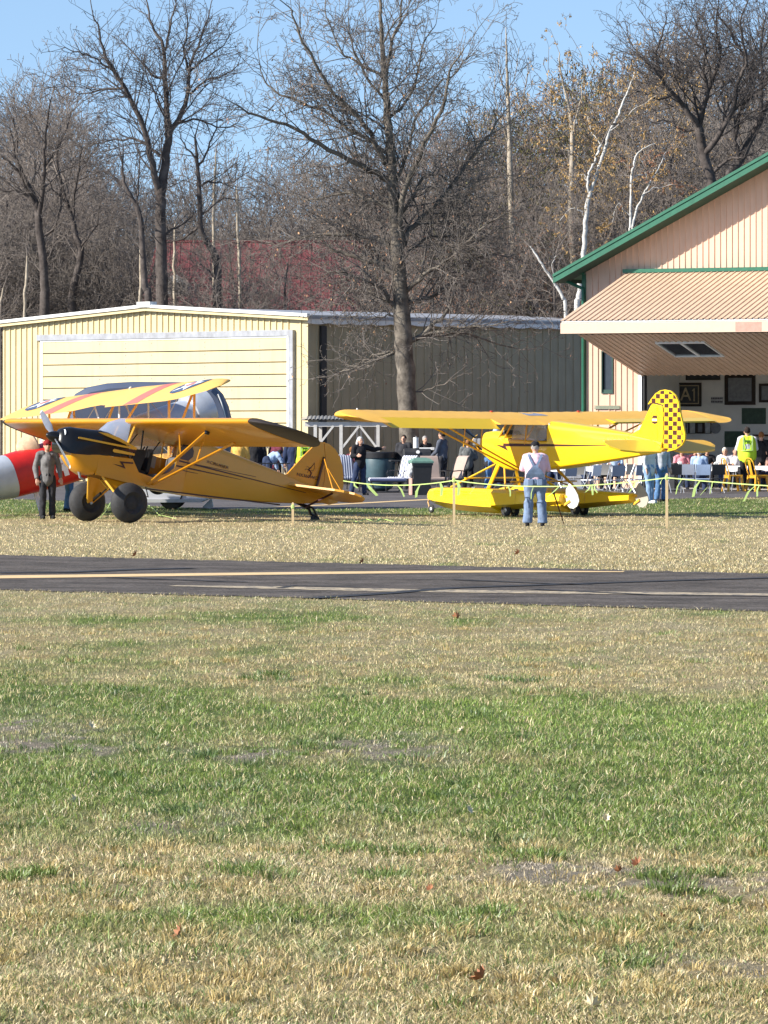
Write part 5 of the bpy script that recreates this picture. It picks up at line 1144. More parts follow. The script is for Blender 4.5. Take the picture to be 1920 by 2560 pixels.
def branch(rnd,p,d,L,r,lvl,out,mx,P_):
    """recursive bare branch; out is a list of segments"""
    sl=P_['step'][lvl]; n=max(2,int(L/sl+.5)); s=L/n; jit=P_['jit']; up=P_['up'][lvl]
    x,y,z=p; dx,dy,dz=d; r0=r; rend=max(r*.30,P_['rmin'])
    for i in range(n):
        dx+=rnd.gauss(0,jit); dy+=rnd.gauss(0,jit); dz+=rnd.gauss(0,jit)+up
        q=1/math.sqrt(dx*dx+dy*dy+dz*dz); dx*=q;dy*=q;dz*=q
        nx,ny,nz=x+dx*s,y+dy*s,z+dz*s; r1=r+(rend-r)*(i+1)/n
        out.append((x,y,z,nx,ny,nz,r0,r1)); 
        if lvl<mx and (i>0 or lvl==0 and i>P_.get('skip',0)):
            for c in range(P_['kids'][lvl]):
                if rnd.random()>P_['pk']: continue
                a=rnd.uniform(*P_['ang']); ph=rnd.uniform(0,2*PI)
                # perpendicular basis
                if abs(dz)<.9: ux,uy,uz=dy,-dx,0
                else: ux,uy,uz=0,dz,-dy
                k=1/math.sqrt(ux*ux+uy*uy+uz*uz+1e-9); ux*=k;uy*=k;uz*=k
                vx,vy,vz=dy*uz-dz*uy,dz*ux-dx*uz,dx*uy-dy*ux
                ca,sa=math.cos(a),math.sin(a); cp,sp=math.cos(ph),math.sin(ph)
                cd_=(dx*ca+(ux*cp+vx*sp)*sa,dy*ca+(uy*cp+vy*sp)*sa,dz*ca+(uz*cp+vz*sp)*sa)
                branch(rnd,(nx,ny,nz),cd_,L*rnd.uniform(*P_['lr'])*(1-.45*i/n),r1*rnd.uniform(.5,.72),lvl+1,out,mx,P_)
        x,y,z,r0=nx,ny,nz,r1
def twigs_along(rnd,pts,radii,out,P_,Lk,every=.45,start=.15,mx=3,lvl0=1):
    """side branches along a guided limb"""
    tot=sum((pts[i+1]-pts[i]).length for i in range(len(pts)-1)); acc=0; nxt=tot*start
    for i in range(len(pts)-1):
        a,b=pts[i],pts[i+1]; l=(b-a).length; t=(b-a).normalized()
        while acc+l>nxt:
            f=(nxt-acc)/l; p=a+(b-a)*f; r=radii[i]+(radii[i+1]-radii[i])*f
            e=Vector((rnd.gauss(0,1),rnd.gauss(0,1),rnd.gauss(0,.7)+.25)); e=(e-t*e.dot(t)).normalized(); an=rnd.uniform(*P_['ang']); d=t*math.cos(an)+e*math.sin(an)
            L_=Lk*(1.05-.75*nxt/tot)*rnd.uniform(.55,1.15); branch(rnd,tuple(p),tuple(d),L_,max(P_['rmin']*1.5,min(r*.6,L_*.016)),lvl0,out,mx,P_)
            nxt+=every*rnd.uniform(.6,1.4)
        acc+=l
    branch(rnd,tuple(pts[-1]),tuple((pts[-1]-pts[-2]).normalized()),Lk*.6,radii[-1],lvl0,out,mx,P_)
def smooth_path(pts,rad,rnd,sub=4,jit=.03):
    out=[];ro=[]
    n=len(pts)
    for i in range(n-1):
        p0=pts[max(0,i-1)];p1=pts[i];p2=pts[i+1];p3=pts[min(n-1,i+2)]
        for k in range(sub):
            t=k/sub; q=.5*((2*p1)+(p2-p0)*t+(2*p0-5*p1+4*p2-p3)*t*t+(3*p1-p0-3*p2+p3)*t**3)
            if i+k>0: q=q+Vector((rnd.gauss(0,jit),rnd.gauss(0,jit),rnd.gauss(0,jit)))
            out.append(q); ro.append(rad[i]+(rad[i+1]-rad[i])*t)
    out.append(pts[-1]); ro.append(rad[-1]); return out,ro
def bark(name,c1,c2,birch=False,scale=3):
    m=mat(name,c1,.9,var=.25,scale=scale,bump=.8,bscale=14,spec=.2,col2=c2)
    n=m.node_tree
    if birch:
        b=n.nodes['Principled BSDF']; t=[q for q in n.nodes if q.type=='TEX_COORD'][0]; mp_=n.nodes.new('ShaderNodeMapping'); mp_.inputs['Scale'].default_value=(1.2,1.2,5)
        no=n.nodes.new('ShaderNodeTexNoise'); no.inputs['Scale'].default_value=1.6; no.inputs['Detail'].default_value=5; n.links.new(t.outputs['Object'],mp_.inputs['Vector']); n.links.new(mp_.outputs['Vector'],no.inputs['Vector'])
        r=n.nodes.new('ShaderNodeMapRange'); r.inputs['From Min'].default_value=.60; r.inputs['From Max'].default_value=.66; n.links.new(no.outputs['Fac'],r.inputs['Value'])
        src=b.inputs['Base Color'].links[0].from_socket; mx=n.nodes.new('ShaderNodeMix'); mx.data_type='RGBA'; mx.inputs['B'].default_value=(.04,.035,.03,1); n.links.new(r.outputs['Result'],mx.inputs['Factor']); n.links.new(src,mx.inputs['A']); n.links.new(mx.outputs['Result'],b.inputs['Base Color'])
    return m
M_oak=bark('oak_bark',(0.075,0.062,0.052),(0.23,0.20,0.165)); M_dk=bark('dark_bark',(0.055,0.045,0.042),(0.13,0.11,0.10)); M_birch=bark('birch_bark',(0.50,0.48,0.45),(.68,.66,.62),True)
M_birchtan=bark('aspen_bark',(0.33,0.27,0.20),(.5,.43,.34))
M_twig=mat('twig_grey',(0.17,0.148,0.132),.85,var=.4,scale=.8,spec=.2); M_twigb=mat('twig_brown',(0.20,0.17,0.15),.85,var=.45,scale=.6,spec=.2); M_twigd=mat('twig_dark',(0.10,0.086,0.08),.85,var=.3,scale=.8,spec=.2)
M_leafo=[mat('leaf_ochre',(0.42,0.27,0.11),.7,var=.35,scale=.7,spec=.2),mat('leaf_rust',(0.30,0.16,0.10),.7,var=.35,scale=.7,spec=.2),mat('leaf_olive',(0.13,0.12,0.05),.7,var=.35,scale=.7,spec=.2),mat('leaf_tan',(0.50,0.30,0.17),.7,var=.3,scale=.7,spec=.2)]
def leaves_mesh(name,segs,n,size,m,rnd,hang=.6,near=None):
    S=[s for s in segs if s[7]<.02]; V=[];Fc=[]
    for i in range(n):
        s=rnd.choice(S)
        if near and not near(s,rnd): continue
        f=rnd.random(); p=Vector((s[0]+(s[3]-s[0])*f,s[1]+(s[4]-s[1])*f,s[2]+(s[5]-s[2])*f-size*.4))
        a=rnd.uniform(0,2*PI); w=size*rnd.uniform(.5,1.2); u=Vector((math.cos(a),math.sin(a),rnd.uniform(-.5,.5)))*w*.45; v=Vector((rnd.uniform(-.6,.6),rnd.uniform(-.6,.6),-1)).normalized()*w*(.6+hang*.5)
        k=len(V); V+= [tuple(p),tuple(p+u*.6+v*.45),tuple(p+v),tuple(p-u*.6+v*.5)]; Fc.append((k,k+1,k+2,k+3))
    me=bpy.data.meshes.new(name); me.from_pydata(V,[],Fc); me.materials.append(m); return me
def child(name,me,par):
    o=bpy.data.objects.new(name,me); COL.objects.link(o); o.parent=par; return o
PB=dict(step=[.9,.55,.34,.22,.16],jit=.14,up=[.02,.03,.03,.02,.01],kids=[1,2,2,2,1],pk=.78,ang=(.45,1.05),lr=(.42,.66),rmin=.0045)
def guided_tree(name,label,D,trunk,trad,limbs,seed,m_b,m_t,every=.42,Lk=2.4,mx=3,dj=.35,leaf=None,cat='tree',par=PB,group=None,base_y=None):
    rnd=random.Random(seed)
    pts=[P(x,y,D) for x,y in trunk]; g=Vector((pts[0].x,D,0)); pts=[p-g for p in pts]
    if pts[0].z>.3: pts.insert(0,Vector((pts[0].x,0,-.1))); trad=[trad[0]*1.15]+list(trad)
    t=thing(name,label,cat,tuple(g),group=group)
    trad=[q_*(.86 if m_b is M_dk else 1) for q_ in trad]; tp,tr=smooth_path(pts,trad,rnd,5,.012); mbt=MB(); mbt.tube(tp,tr,12)
    segs=[]; limbm=MB()
    if len(trunk)>2: twigs_along(rnd,tp[len(tp)//3:],tr[len(tr)//3:],segs,par,Lk*.7,every*3.2,.1,mx)
    for L in limbs:
        pp=L[0]; r0=L[1]*(1.05 if m_b is M_oak or m_b is M_dk else .75); r1=L[2]*1.2; dd=rnd.uniform(-dj,dj) if len(L)<4 else L[3]
        x0=P(*pp[0],D); q=[]
        for i,(x,y) in enumerate(pp):
            lat=abs(P(x,y,D).x-x0.x)+.5*abs(P(x,y,D).z-x0.z); yy=D+dd*lat; w=P(x,y,yy); q.append(w-g)
        rr=[r0+(r1-r0)*i/(len(q)-1) for i in range(len(q))]
        lp,lr_=smooth_path(q,rr,rnd,4,.03); mbt.tube(lp,lr_,7)
        ln=sum((lp[i+1]-lp[i]).length for i in range(len(lp)-1)); twigs_along(rnd,lp,lr_,segs,par,min(Lk,ln*.55+.5),every,.12,mx)
    child_t=mbt.build('trunk',m_b,t,True,60)
    child('crown',seg_mesh('crown',segs,m_t),t)
    if leaf: 
        for (n_,sz_,lm,nf) in leaf: child('dead_leaves',leaves_mesh('dead_leaves',segs,n_,sz_,lm,rnd,near=nf),t)
    return t,len(segs)
tot=0
# the big oak in front of the hangar
trunk=[(1030,1220),(1025,1120),(1018,1000),(1010,880),(1005,800),(999,700),(991,590),(983,480),(976,380),(970,300),(962,200),(955,100),(950,0),(946,-90)]
tr=[.42,.34,.32,.31,.29,.24,.22,.19,.16,.13,.10,.075,.05,.03]
limbs=[([(978,450),(938,430),(870,400),(777,346),(714,312),(634,288),(590,262)],.11,.02),([(972,410),(959,400),(912,312),(836,236),(786,156),(739,63),(725,20)],.10,.02),([(972,385),(895,335),(802,278),(701,236),(663,202),(648,150)],.07,.012),
([(975,400),(965,300),(963,211),(975,120),(1000,40),(1010,-40)],.09,.02),([(955,194),(905,160),(853,126),(819,40),(815,-20)],.05,.01),([(1003,600),(1005,500),(1064,358),(1110,250),(1123,180),(1161,120)],.11,.015),
([(1003,620),(1040,560),(1098,506),(1190,380),(1235,320),(1270,270)],.10,.012),([(1010,730),(1060,690),(1130,640),(1220,560),(1290,520)],.08,.01),([(1014,760),(1062,745),(1090,735),(1150,690),(1200,640),(1260,640)],.08,.01),
([(1000,700),(970,610),(900,590),(830,588),(760,590),(690,612),(640,600)],.09,.01),([(1002,700),(950,664),(880,640),(830,625),(790,592),(740,600)],.10,.012),([(1006,780),(975,750),(950,717),(904,696),(850,680),(800,690)],.09,.01),
([(1008,790),(989,772),(950,745),(926,729),(880,700),(840,705)],.07,.01),([(1014,850),(1047,848),(1080,815),(1114,785),(1135,730),(1150,700)],.10,.02),([(1046,846),(1110,835),(1182,838),(1250,862),(1302,874)],.06,.008),([(1060,838),(1130,822),(1210,815),(1300,802)],.05,.008),
([(1012,885),(985,880),(931,890),(880,915),(840,900)],.06,.008),([(985,880),(930,905),(869,925),(830,940)],.04,.007),([(1012,870),(990,800),(960,790),(900,800),(850,790)],.045,.007),([(1022,985),(1056,978),(1100,965),(1145,940)],.035,.006),
([(985,520),(930,500),(860,480),(780,500),(720,480)],.07,.01),([(985,560),(1040,480),(1060,440),(1100,440),(1170,470),(1240,440)],.06,.008),([(968,300),(1010,260),(1040,200),(1060,110),(1090,60)],.06,.01),([(962,250),(920,200),(880,110),(870,40)],.05,.01),([(950,120),(985,60),(1020,10),(1060,-30)],.035,.008),([(980,470),(1020,380),(1040,300),(1090,220),(1130,190),(1180,130)],.06,.01),([(1000,660),(1060,600),(1130,590),(1200,600),(1260,560)],.055,.008)]
nf=lambda s,r:(s[0]<0.3 and r.random()<.8) or r.random()<.12
PO=dict(PB); PO.update(kids=[1,2,2,2,1],pk=.86,rmin=.0095,ang=(.5,1.2),step=[.9,.40,.26,.19,.14],up=[.02,.02,.015,.01,.0])
_,k=guided_tree('oak_tree','big bare oak with thick grey trunk standing in front of the shaded hangar wall',155,trunk,tr,limbs,11,M_oak,M_twig,.25,2.8,4,.45,leaf=[(900,.11,M_leafo[3],nf),(500,.10,M_leafo[1],nf)],par=PO)
PT=dict(PB); PT.update(step=[1.0,.46,.30,.22,.17],pk=.86,rmin=.0095)
# tall multi-stemmed tree at the left
_,k=guided_tree('bare_tree','tall dark bare tree with three spreading upright stems above the left hangar',180,[(405,760),(403,650),(401,506),(412,420),(422,338),(419,300)],[.28,.26,.24,.2,.17,.15],
[([(401,500),(380,410),(359,321),(312,219),(270,156),(253,101),(232,35)],.14,.02),([(420,340),(418,310),(413,190),(409,118),(380,65),(366,0)],.13,.02),([(420,340),(445,300),(468,245),(473,177),(494,114),(523,34)],.12,.02),([(413,195),(385,190),(350,150),(310,110)],.06,.01),([(413,125),(425,60),(440,0),(436,-40)],.05,.01),
([(473,180),(460,120),(470,60),(462,10)],.05,.01),([(476,235),(520,200),(560,190),(600,160)],.05,.01),([(474,180),(510,150),(560,110),(575,70)],.04,.01),([(312,219),(260,225),(200,235),(150,205)],.05,.01),([(285,180),(230,140),(190,130),(160,120)],.045,.01),([(400,390),(350,352),(290,350),(230,360)],.07,.01),([(440,310),(500,300),(560,320),(600,300)],.05,.01),([(350,300),(330,250),(300,240),(270,250)],.04,.01),([(404,600),(430,575),(460,560),(490,530)],.05,.01)],21,M_dk,M_twigd,.20,2.9,4,.5,par=PT)
_,k=guided_tree('bare_tree','bare tree with crooked dark trunk right of the tall stemmed tree',181,[(544,770),(541,654),(520,610),(502,570),(498,464),(492,400),(488,340)],[.2,.18,.15,.13,.1,.08,.04],[([(502,560),(470,590),(440,600),(410,610)],.06,.01),([(540,700),(500,660),(480,670)],.04,.01),([(498,464),(530,455),(570,460),(620,430)],.05,.01),([(494,420),(520,370),(540,320),(545,290)],.05,.01),([(492,400),(460,360),(450,320)],.04,.01),([(500,540),(550,500),(600,500)],.04,.01)],22,M_dk,M_twigd,.20,2.4,4,.5,par=PT)
_,k=guided_tree('bare_tree','bare leaning tree forking left of the tall stemmed tree above the hangar ridge',179,[(372,770),(363,717),(356,620),(350,540),(330,495),(312,464),(306,420)],[.17,.15,.13,.12,.10,.08,.05],[([(312,464),(290,445),(265,432),(235,426)],.06,.01),([(350,540),(300,520),(270,500)],.04,.01),([(306,420),(300,380),(290,340)],.04,.01),([(352,560),(345,480),(350,400),(340,350)],.05,.01)],23,M_dk,M_twigd,.20,2.3,4,.5,par=PT)
_,k=guided_tree('bare_tree','dark forked bare tree near the left edge of the photo behind the hangar roof',184,[(112,790),(110,700),(97,549),(88,500),(70,460)],[.24,.2,.17,.14,.1],[([(90,520),(60,450),(30,410),(0,392)],.09,.015),([(90,510),(50,480),(0,470),(-40,440)],.07,.01),([(97,549),(108,450),(112,380),(118,300),(130,240)],.10,.015),([(88,500),(50,420),(35,360),(25,310)],.08,.01),([(110,420),(150,360),(170,310),(180,270)],.06,.01),([(100,600),(140,560),(150,500),(160,440)],.06,.01),([(45,400),(40,330),(20,270)],.05,.01),([(114,360),(80,300),(70,250)],.04,.01)],24,M_dk,M_twigb,.20,2.8,4,.6,par=PT)
_,k=guided_tree('bare_tree','bare tree with bent dark trunk second from the left edge behind the hangar',186,[(180,790),(184,720),(203,633),(190,590),(181,549),(165,500),(148,443)],[.2,.18,.15,.13,.12,.09,.07],[([(148,443),(140,380),(150,320),(140,270)],.06,.01),([(181,549),(190,470),(200,400),(210,330)],.07,.01),([(170,510),(130,470),(110,420)],.05,.01),([(200,620),(240,560),(250,500)],.05,.01),([(205,420),(240,370),(250,320)],.04,.01)],25,M_dk,M_twigb,.20,2.8,4,.6,par=PT)
# right group
_,k=guided_tree('bare_tree','large dark bare tree rising above the tan hangar roof at the upper right',176,[(1790,700),(1783,520),(1777,452),(1760,390),(1747,321)],[.30,.27,.24,.22,.2],
[([(1747,321),(1715,270),(1684,236),(1655,200),(1633,169),(1600,140)],.12,.02),([(1747,321),(1758,270),(1769,232),(1760,170),(1764,120),(1740,60)],.12,.02),([(1760,390),(1800,330),(1832,274),(1845,200),(1866,148),(1850,60),(1870,0)],.12,.02),([(1764,240),(1790,180),(1800,120),(1790,50),(1800,-20)],.08,.015),([(1832,274),(1870,250),(1905,220),(1950,190)],.08,.015),([(1660,205),(1640,130),(1660,70),(1670,30)],.06,.01),([(1764,130),(1720,90),(1690,60),(1650,55)],.05,.01),([(1866,148),(1830,90),(1800,40),(1770,0)],.06,.01),([(1747,330),(1700,320),(1660,300),(1620,310)],.06,.01),([(1777,440),(1820,400),(1870,390),(1920,350)],.08,.01),([(1684,236),(1640,250),(1600,230),(1570,240)],.05,.01)],31,M_dk,M_twigd,.18,2.9,4,.6,par=PT)
_,k=guided_tree('bare_tree','dark bare tree cut by the right edge of the photo above the hangar roof',178,[(1830,700),(1822,460),(1850,400),(1900,300),(1916,262)],[.26,.22,.19,.16,.13],[([(1900,300),(1905,200),(1900,120),(1915,40)],.09,.02),([(1850,400),(1840,330),(1860,240),(1880,180)],.08,.02),([(1916,262),(1950,200),(1960,120)],.08,.02),([(1900,200),(1860,120),(1850,60)],.05,.01),([(1910,120),(1940,60),(1930,0)],.05,.01)],32,M_dk,M_twigd,.18,2.9,4,.6,par=PT)
PBi=dict(PT); PBi.update(up=[.02,.0,-.02,-.05,-.06],rmin=.005)
oc=lambda s,r:r.random()<.9
_,k=guided_tree('birch_tree','tall white birch leaning right beside the green eave with forked upper trunk',172,[(1441,800),(1448,740),(1456,660),(1460,625),(1465,540),(1473,490),(1490,440),(1511,380),(1524,329),(1545,290),(1558,253),(1575,215),(1587,181)],[.105,.10,.095,.09,.085,.08,.07,.062,.054,.048,.04,.03,.02],[([(1473,490),(1469,456),(1478,420),(1490,400),(1505,360)],.07,.04),([(1469,456),(1462,440),(1452,436)],.03,.01),([(1524,329),(1560,300),(1590,270),(1640,240)],.03,.008),([(1511,380),(1480,330),(1470,290)],.03,.008),([(1465,540),(1440,520),(1415,530),(1400,560)],.025,.008)],41,M_birch,M_twigb,.20,2.0,4,.4,leaf=[(5000,.075,M_leafo[0],oc)],par=PBi)
_,k=guided_tree('birch_tree','thin white birch just above the green roof edge right of the leaning birch',175,[(1574,640),(1576,560),(1579,443),(1583,420),(1591,388),(1612,370),(1638,359)],[.055,.052,.05,.045,.035,.022,.012],[([(1579,470),(1590,440),(1620,436),(1640,420)],.05,.01),([(1575,540),(1545,510),(1530,560)],.02,.008)],42,M_birch,M_twigb,.28,1.9,4,.4,leaf=[(3500,.075,M_leafo[0],oc)],par=PBi)
_,k=guided_tree('birch_tree','slim white birch slanting right above the hangar roof edge',174,[(1580,640),(1587,544),(1603,500),(1621,464),(1650,414),(1665,380)],[.048,.045,.04,.034,.022,.012],[([(1605,490),(1640,470),(1680,462)],.03,.008),([(1621,464),(1612,430),(1600,410)],.02,.008)],43,M_birch,M_twigb,.28,1.8,4,.4,leaf=[(2000,.075,M_leafo[1],oc)],par=PBi)
_,k=guided_tree('birch_tree','dead white birch leaning left low above the hangar roof between oak and green eave',172,[(1415,800),(1406,743),(1385,705),(1363,675),(1342,640),(1325,616)],[.065,.06,.055,.05,.04,.02],[([(1385,705),(1380,660),(1390,640)],.02,.008)],44,M_birch,M_twigb,.5,1.1,3,.4,par=PBi)
_,k=guided_tree('aspen_tree','slender tan aspen with narrow spire top right of the big oak',190,[(1290,790),(1285,640),(1278,500),(1275,422),(1272,300),(1268,200),(1266,120),(1265,68)],[.16,.15,.13,.12,.09,.06,.035,.015],[([(1274,360),(1250,300),(1235,230),(1240,170)],.04,.01),([(1272,330),(1300,270),(1315,210),(1318,160)],.04,.01),([(1270,250),(1250,190),(1248,140)],.03,.01),([(1269,240),(1290,180),(1295,120)],.03,.01)],45,M_birchtan,M_twigd,.24,1.7,4,.4,par=PT)
_,k=guided_tree('aspen_tree','slender tan aspen left of the leaning white birch',188,[(1440,790),(1436,680),(1431,591),(1428,470),(1431,338),(1420,260),(1401,181),(1398,130)],[.15,.14,.13,.12,.09,.06,.04,.015],[([(1431,400),(1415,370),(1395,355),(1380,350)],.04,.01),([(1431,338),(1450,260),(1460,190),(1450,130)],.05,.01),([(1430,300),(1380,240),(1370,180)],.03,.01)],46,M_birchtan,M_twig,.24,1.9,4,.4,leaf=[(1200,.12,M_leafo[0],oc)],par=PT)
# slim pale stems among the left trees
for i,(tk,lb) in enumerate(((([(60,800),(66,700),(68,640)]),'thin pale stem near the left edge with a short broken side branch'),(([(0,800),(2,760),(8,720)]),'short pale stem at the very left edge above the hangar eave'),(([(600,790),(598,650),(594,560),(592,470)]),'slim pale stem in front of the red roof middle'),(([(536,790),(534,600),(536,470),(540,380)]),'slim tan stem beside the crooked dark trunk'),(([(436,780),(435,650),(438,560)]),'thin pale stem just right of the tall stemmed tree'),(([(350,790),(352,690),(350,600)]),'thin grey stem just left of the tall stemmed tree'))):
    guided_tree('sapling',lb,181.5+.4*i,tk,[.06]*(len(tk)-1)+[.025],[],50+i,M_birchtan,M_twigb,.5,1.2,3,.3,par=PT)
# --- the wood behind: a few shapes copied and turned ---
def free_tree(seed,H,style):
    rnd=random.Random(seed); segs=[]; pts=[Vector((0,0,-.2))]; x=y=0
    nseg=9; 
    for i in range(1,nseg+1): x+=rnd.gauss(0,.16); y+=rnd.gauss(0,.16); pts.append(Vector((x,y,H*.86*i/nseg)))
    rad=[.20*(H/15)*(1-.82*i/nseg) for i in range(nseg+1)]; tp,trr=smooth_path(pts,rad,rnd,3,.02)
    mb=MB(); mb.tube(tp,trr,8)
    Pq=dict(PB); Pq.update(step=[1.0,.66,.44,.32,.24],pk=.78,rmin=.0125)
    if style=='droop': Pq.update(up=[.0,-.01,-.03,-.05,-.05])
    for i in range(3,len(tp)):
        for k in range(2 if style!='thin' else 1):
            z=tp[i].z/H; L=(1.15-abs(z-.5)*.9)*H*.26*rnd.uniform(.7,1.15)*(.62 if style=='thin' else 1)
            a=rnd.uniform(0,2*PI); e=rnd.uniform(.15,.8) if z<.75 else rnd.uniform(.7,1.4); d=(math.cos(a)*math.cos(e),math.sin(a)*math.cos(e),math.sin(e))
            branch(rnd,tuple(tp[i]),d,L,max(.02,trr[i]*.5),1,segs,4,Pq)
    me=mb.build('trunk',M_dk,None,True,60); 
    return me,segs,rnd
variants=[]
for i,(H,st,tw,lf) in enumerate(((15.5,'wide',M_twigb,None),(14,'wide',M_twig,None),(16,'thin',M_twigd,None),(13,'droop',M_twigb,(8500,.095,M_leafo[0])),(12.5,'wide',M_twigb,(5000,.10,M_leafo[1])),(13,'droop',M_twigd,(7500,.11,M_leafo[2])))):
    tk,segs,rnd=free_tree(100+i,H,st); cm=seg_mesh('crown',segs,tw); lm=leaves_mesh('dead_leaves',segs,lf[0],lf[1],lf[2],rnd,1.0) if lf else None
    variants.append((tk,cm,lm,H))
rnd=random.Random(77)
LB=['grey brown bare tree in the wood behind the hangars','grey bare tree in the wood behind the hangars','narrow dark bare tree in the wood behind the hangars','tree hung with ochre leaves in the wood right of the oak','tree with rusty leaves in the wood behind the hangars','olive leaved tree in the wood right of the oak']
first=[True]*6
GR=['grey brown bare trees of the wood','grey bare trees of the wood','narrow dark bare trees of the wood','ochre leaved trees of the wood','rusty leaved trees of the wood','olive leaved trees of the wood']
def place_bg(v,px,D,ytop):
    tk,cm,lm,H=variants[v]; h=EYE+(HOR-ytop)*D/F; s=h/(H*1.02)
    t=thing('woodland_tree',LB[v],'tree',(P(px,0,D).x,D,0),rnd.uniform(0,2*PI),group=GR[v])
    t.scale=(s*rnd.uniform(.9,1.15),)*2+(s,)
    if first[v]: tk.parent=t; first[v]=False
    else: c=tk.copy(); COL.objects.link(c); c.parent=t
    child('crown',cm,t)
    if lm: child('dead_leaves',lm,t)
def ytop(px):
    xs=[-100,0,60,110,180,260,330,420,520,620,700,900,1100,1200,1270,1330,1420,1500,1600,1700,1800,1950,2050]
    yy=[300,270,235,225,270,400,450,440,430,420,410,380,360,340,270,320,280,250,200,160,120,110,110]
    return float(np.interp(px,xs,yy))
for row,(D,stp) in enumerate(((192,125),(216,84),(232,80),(250,76))):
    px=-90+rnd.uniform(0,40)
    while px<2040:
        if row==0 and 300<px<900: px+=stp*1.6; 
        if 1230<px<1720: v=rnd.choice([3,3,4,5,0,3])
        elif px<260: v=rnd.choice([0,0,1,1,2])
        elif px>1720: v=rnd.choice([0,1,0,1])
        else: v=rnd.choice([0,1,2,1,0,1,4 if px>900 else 2])
        if 1240<px<1360: v=rnd.choice([5,5,3])
        place_bg(v,px+rnd.uniform(-18,18),D+rnd.uniform(-5,5),ytop(px)+rnd.uniform(-12,70)+(60 if row==0 else 0)+(-10 if row==3 else 0)); px+=stp*rnd.uniform(.75,1.25)
# shrubs low behind the roofs
for px in range(-60,1500,58):
    if 360<px<880 and rnd.random()<.45: continue
    place_bg(rnd.choice([0,1,1,2]) if px<1000 else rnd.choice([0,1,4,5]),px+rnd.uniform(-20,20),rnd.uniform(180,192) if not 300<px<900 else rnd.uniform(180,190),rnd.uniform(520,640))
# the far wood: one mass
allsegs=[]; rr=random.Random(5)
src=[np.array(free_tree(300+i,13.5,'wide')[1]) for i in range(2)]
for o in [o for o in bpy.data.objects if o.name.startswith('trunk') and o.parent is None and o is not None and not any(o is v[0] for v in variants)]: bpy.data.objects.remove(o,do_unlink=True)
for i in range(30):
    S=src[i%2][::1].copy(); a=rr.uniform(0,2*PI); c_,s_=math.cos(a),math.sin(a); k=rr.uniform(1.0,1.35); D=rr.uniform(262,300); px=-120+2200*i/29+rr.uniform(-20,20); x0=P(px,0,D).x
    for q in(0,3):
        x=S[:,q]*c_-S[:,q+1]*s_; y=S[:,q]*s_+S[:,q+1]*c_; S[:,q]=x*k+x0; S[:,q+1]=y*k+D; S[:,q+2]*=k*.98
    S[:,6:]*=1.7; allsegs.append(S[::2])
me=seg_mesh('distant_wood',np.concatenate(allsegs),M_twigb); o=bpy.data.objects.new('distant_wood',me); COL.objects.link(o); tag(o,'far grey brown mass of bare woodland behind the nearer trees','woodland',kind='stuff')
# ---------------- people ----------------
def remesh(mb,name,m,parent,vox,smooth_it=2,noise_amp=0.0,noise_s=6.0,seed=0):
    o=mb.build(name,m,None,False); md=o.modifiers.new('r','REMESH'); md.mode='VOXEL'; md.voxel_size=vox; md.use_smooth_shade=True
    sm=o.modifiers.new('s','SMOOTH'); sm.iterations=smooth_it; sm.factor=.5
    dg=bpy.context.evaluated_depsgraph_get(); dg.update(); me=bpy.data.meshes.new_from_object(o.evaluated_get(dg)); bpy.data.objects.remove(o,do_unlink=True)
    if noise_amp:
        n=len(me.vertices); co=np.empty(n*3); no=np.empty(n*3); me.vertices.foreach_get('co',co); me.vertices.foreach_get('normal',no); co=co.reshape(-1,3); no=no.reshape(-1,3)
        v=np.array([mnoise.noise(Vector((c[0]*noise_s*1.3+seed,c[1]*noise_s*1.3,c[2]*noise_s*.9))) for c in co]); co+=no*(v*noise_amp)[:,None]; me.vertices.foreach_set('co',co.ravel()); me.update()
    me.materials.clear(); me.materials.append(m); me.polygons.foreach_set('use_smooth',[True]*len(me.polygons)); me.name=name
    q=bpy.data.objects.new(name,me); COL.objects.link(q); q.parent=parent; return q
def cap(mb,a,b,ra,rb,n=10,flat=1.0):
    a=Vector(a);b=Vector(b); mb.tube([a,a+(b-a)*.5,b],[ra,(ra+rb)/2,rb],n,flat=flat); mb.ball(a,ra,n); mb.ball(b,rb,n); return mb
SK={}
def fabric(name,c,var=.18): 
    if name not in SK: SK[name]=mat(name,c,.85,var=var,scale=9,spec=.2)
    return SK[name]
M_skin=mat('skin',(.56,.32,.22),.5,var=.08,scale=12)
J0=dict(head=(0,.02,1.62),neck=(0,0,1.47),chest=(0,0,1.28),waist=(0,0,1.03),pelvis=(0,0,.93),sR=(.19,0,1.42),eR=(.25,-.02,1.14),wR=(.26,.06,.90),sL=(-.19,0,1.42),eL=(-.25,-.02,1.14),wL=(-.26,.06,.90),hR=(.095,0,.90),kR=(.11,.02,.50),aR=(.12,-.02,.09),hL=(-.095,0,.90),kL=(-.11,.02,.50),aL=(-.12,-.02,.09))
def hand(mb,w,d,side):
    w=Vector(w);d=Vector(d).normalized(); u=d.cross(Vector((0,1,0))); u=u.normalized() if u.length>.1 else Vector((1,0,0)); v=d.cross(u)
    mb.loft([[w+d*t+u*a*s_+v*b*.018 for a,b in((-1,-1),(1,-1),(1,1),(-1,1))] for t,s_ in((0,.028),(.05,.042),(.09,.042))])
    for k,(o_,L) in enumerate(((-.032,.062),(-.011,.075),(.011,.070),(.032,.055))):
        p=w+d*.085+u*o_; q=p+d*L*.6; r=q+(d*.6+v*.6).normalized()*L*.5; mb.tube([p,q,r],[.010,.0095,.008],6)
    p=w+d*.03+u*.035*side; mb.tube([p,p+(d*.6+u*.8*side).normalized()*.04,p+(d*.9+u*.4*side).normalized()*.075],[.012,.011,.009],6)
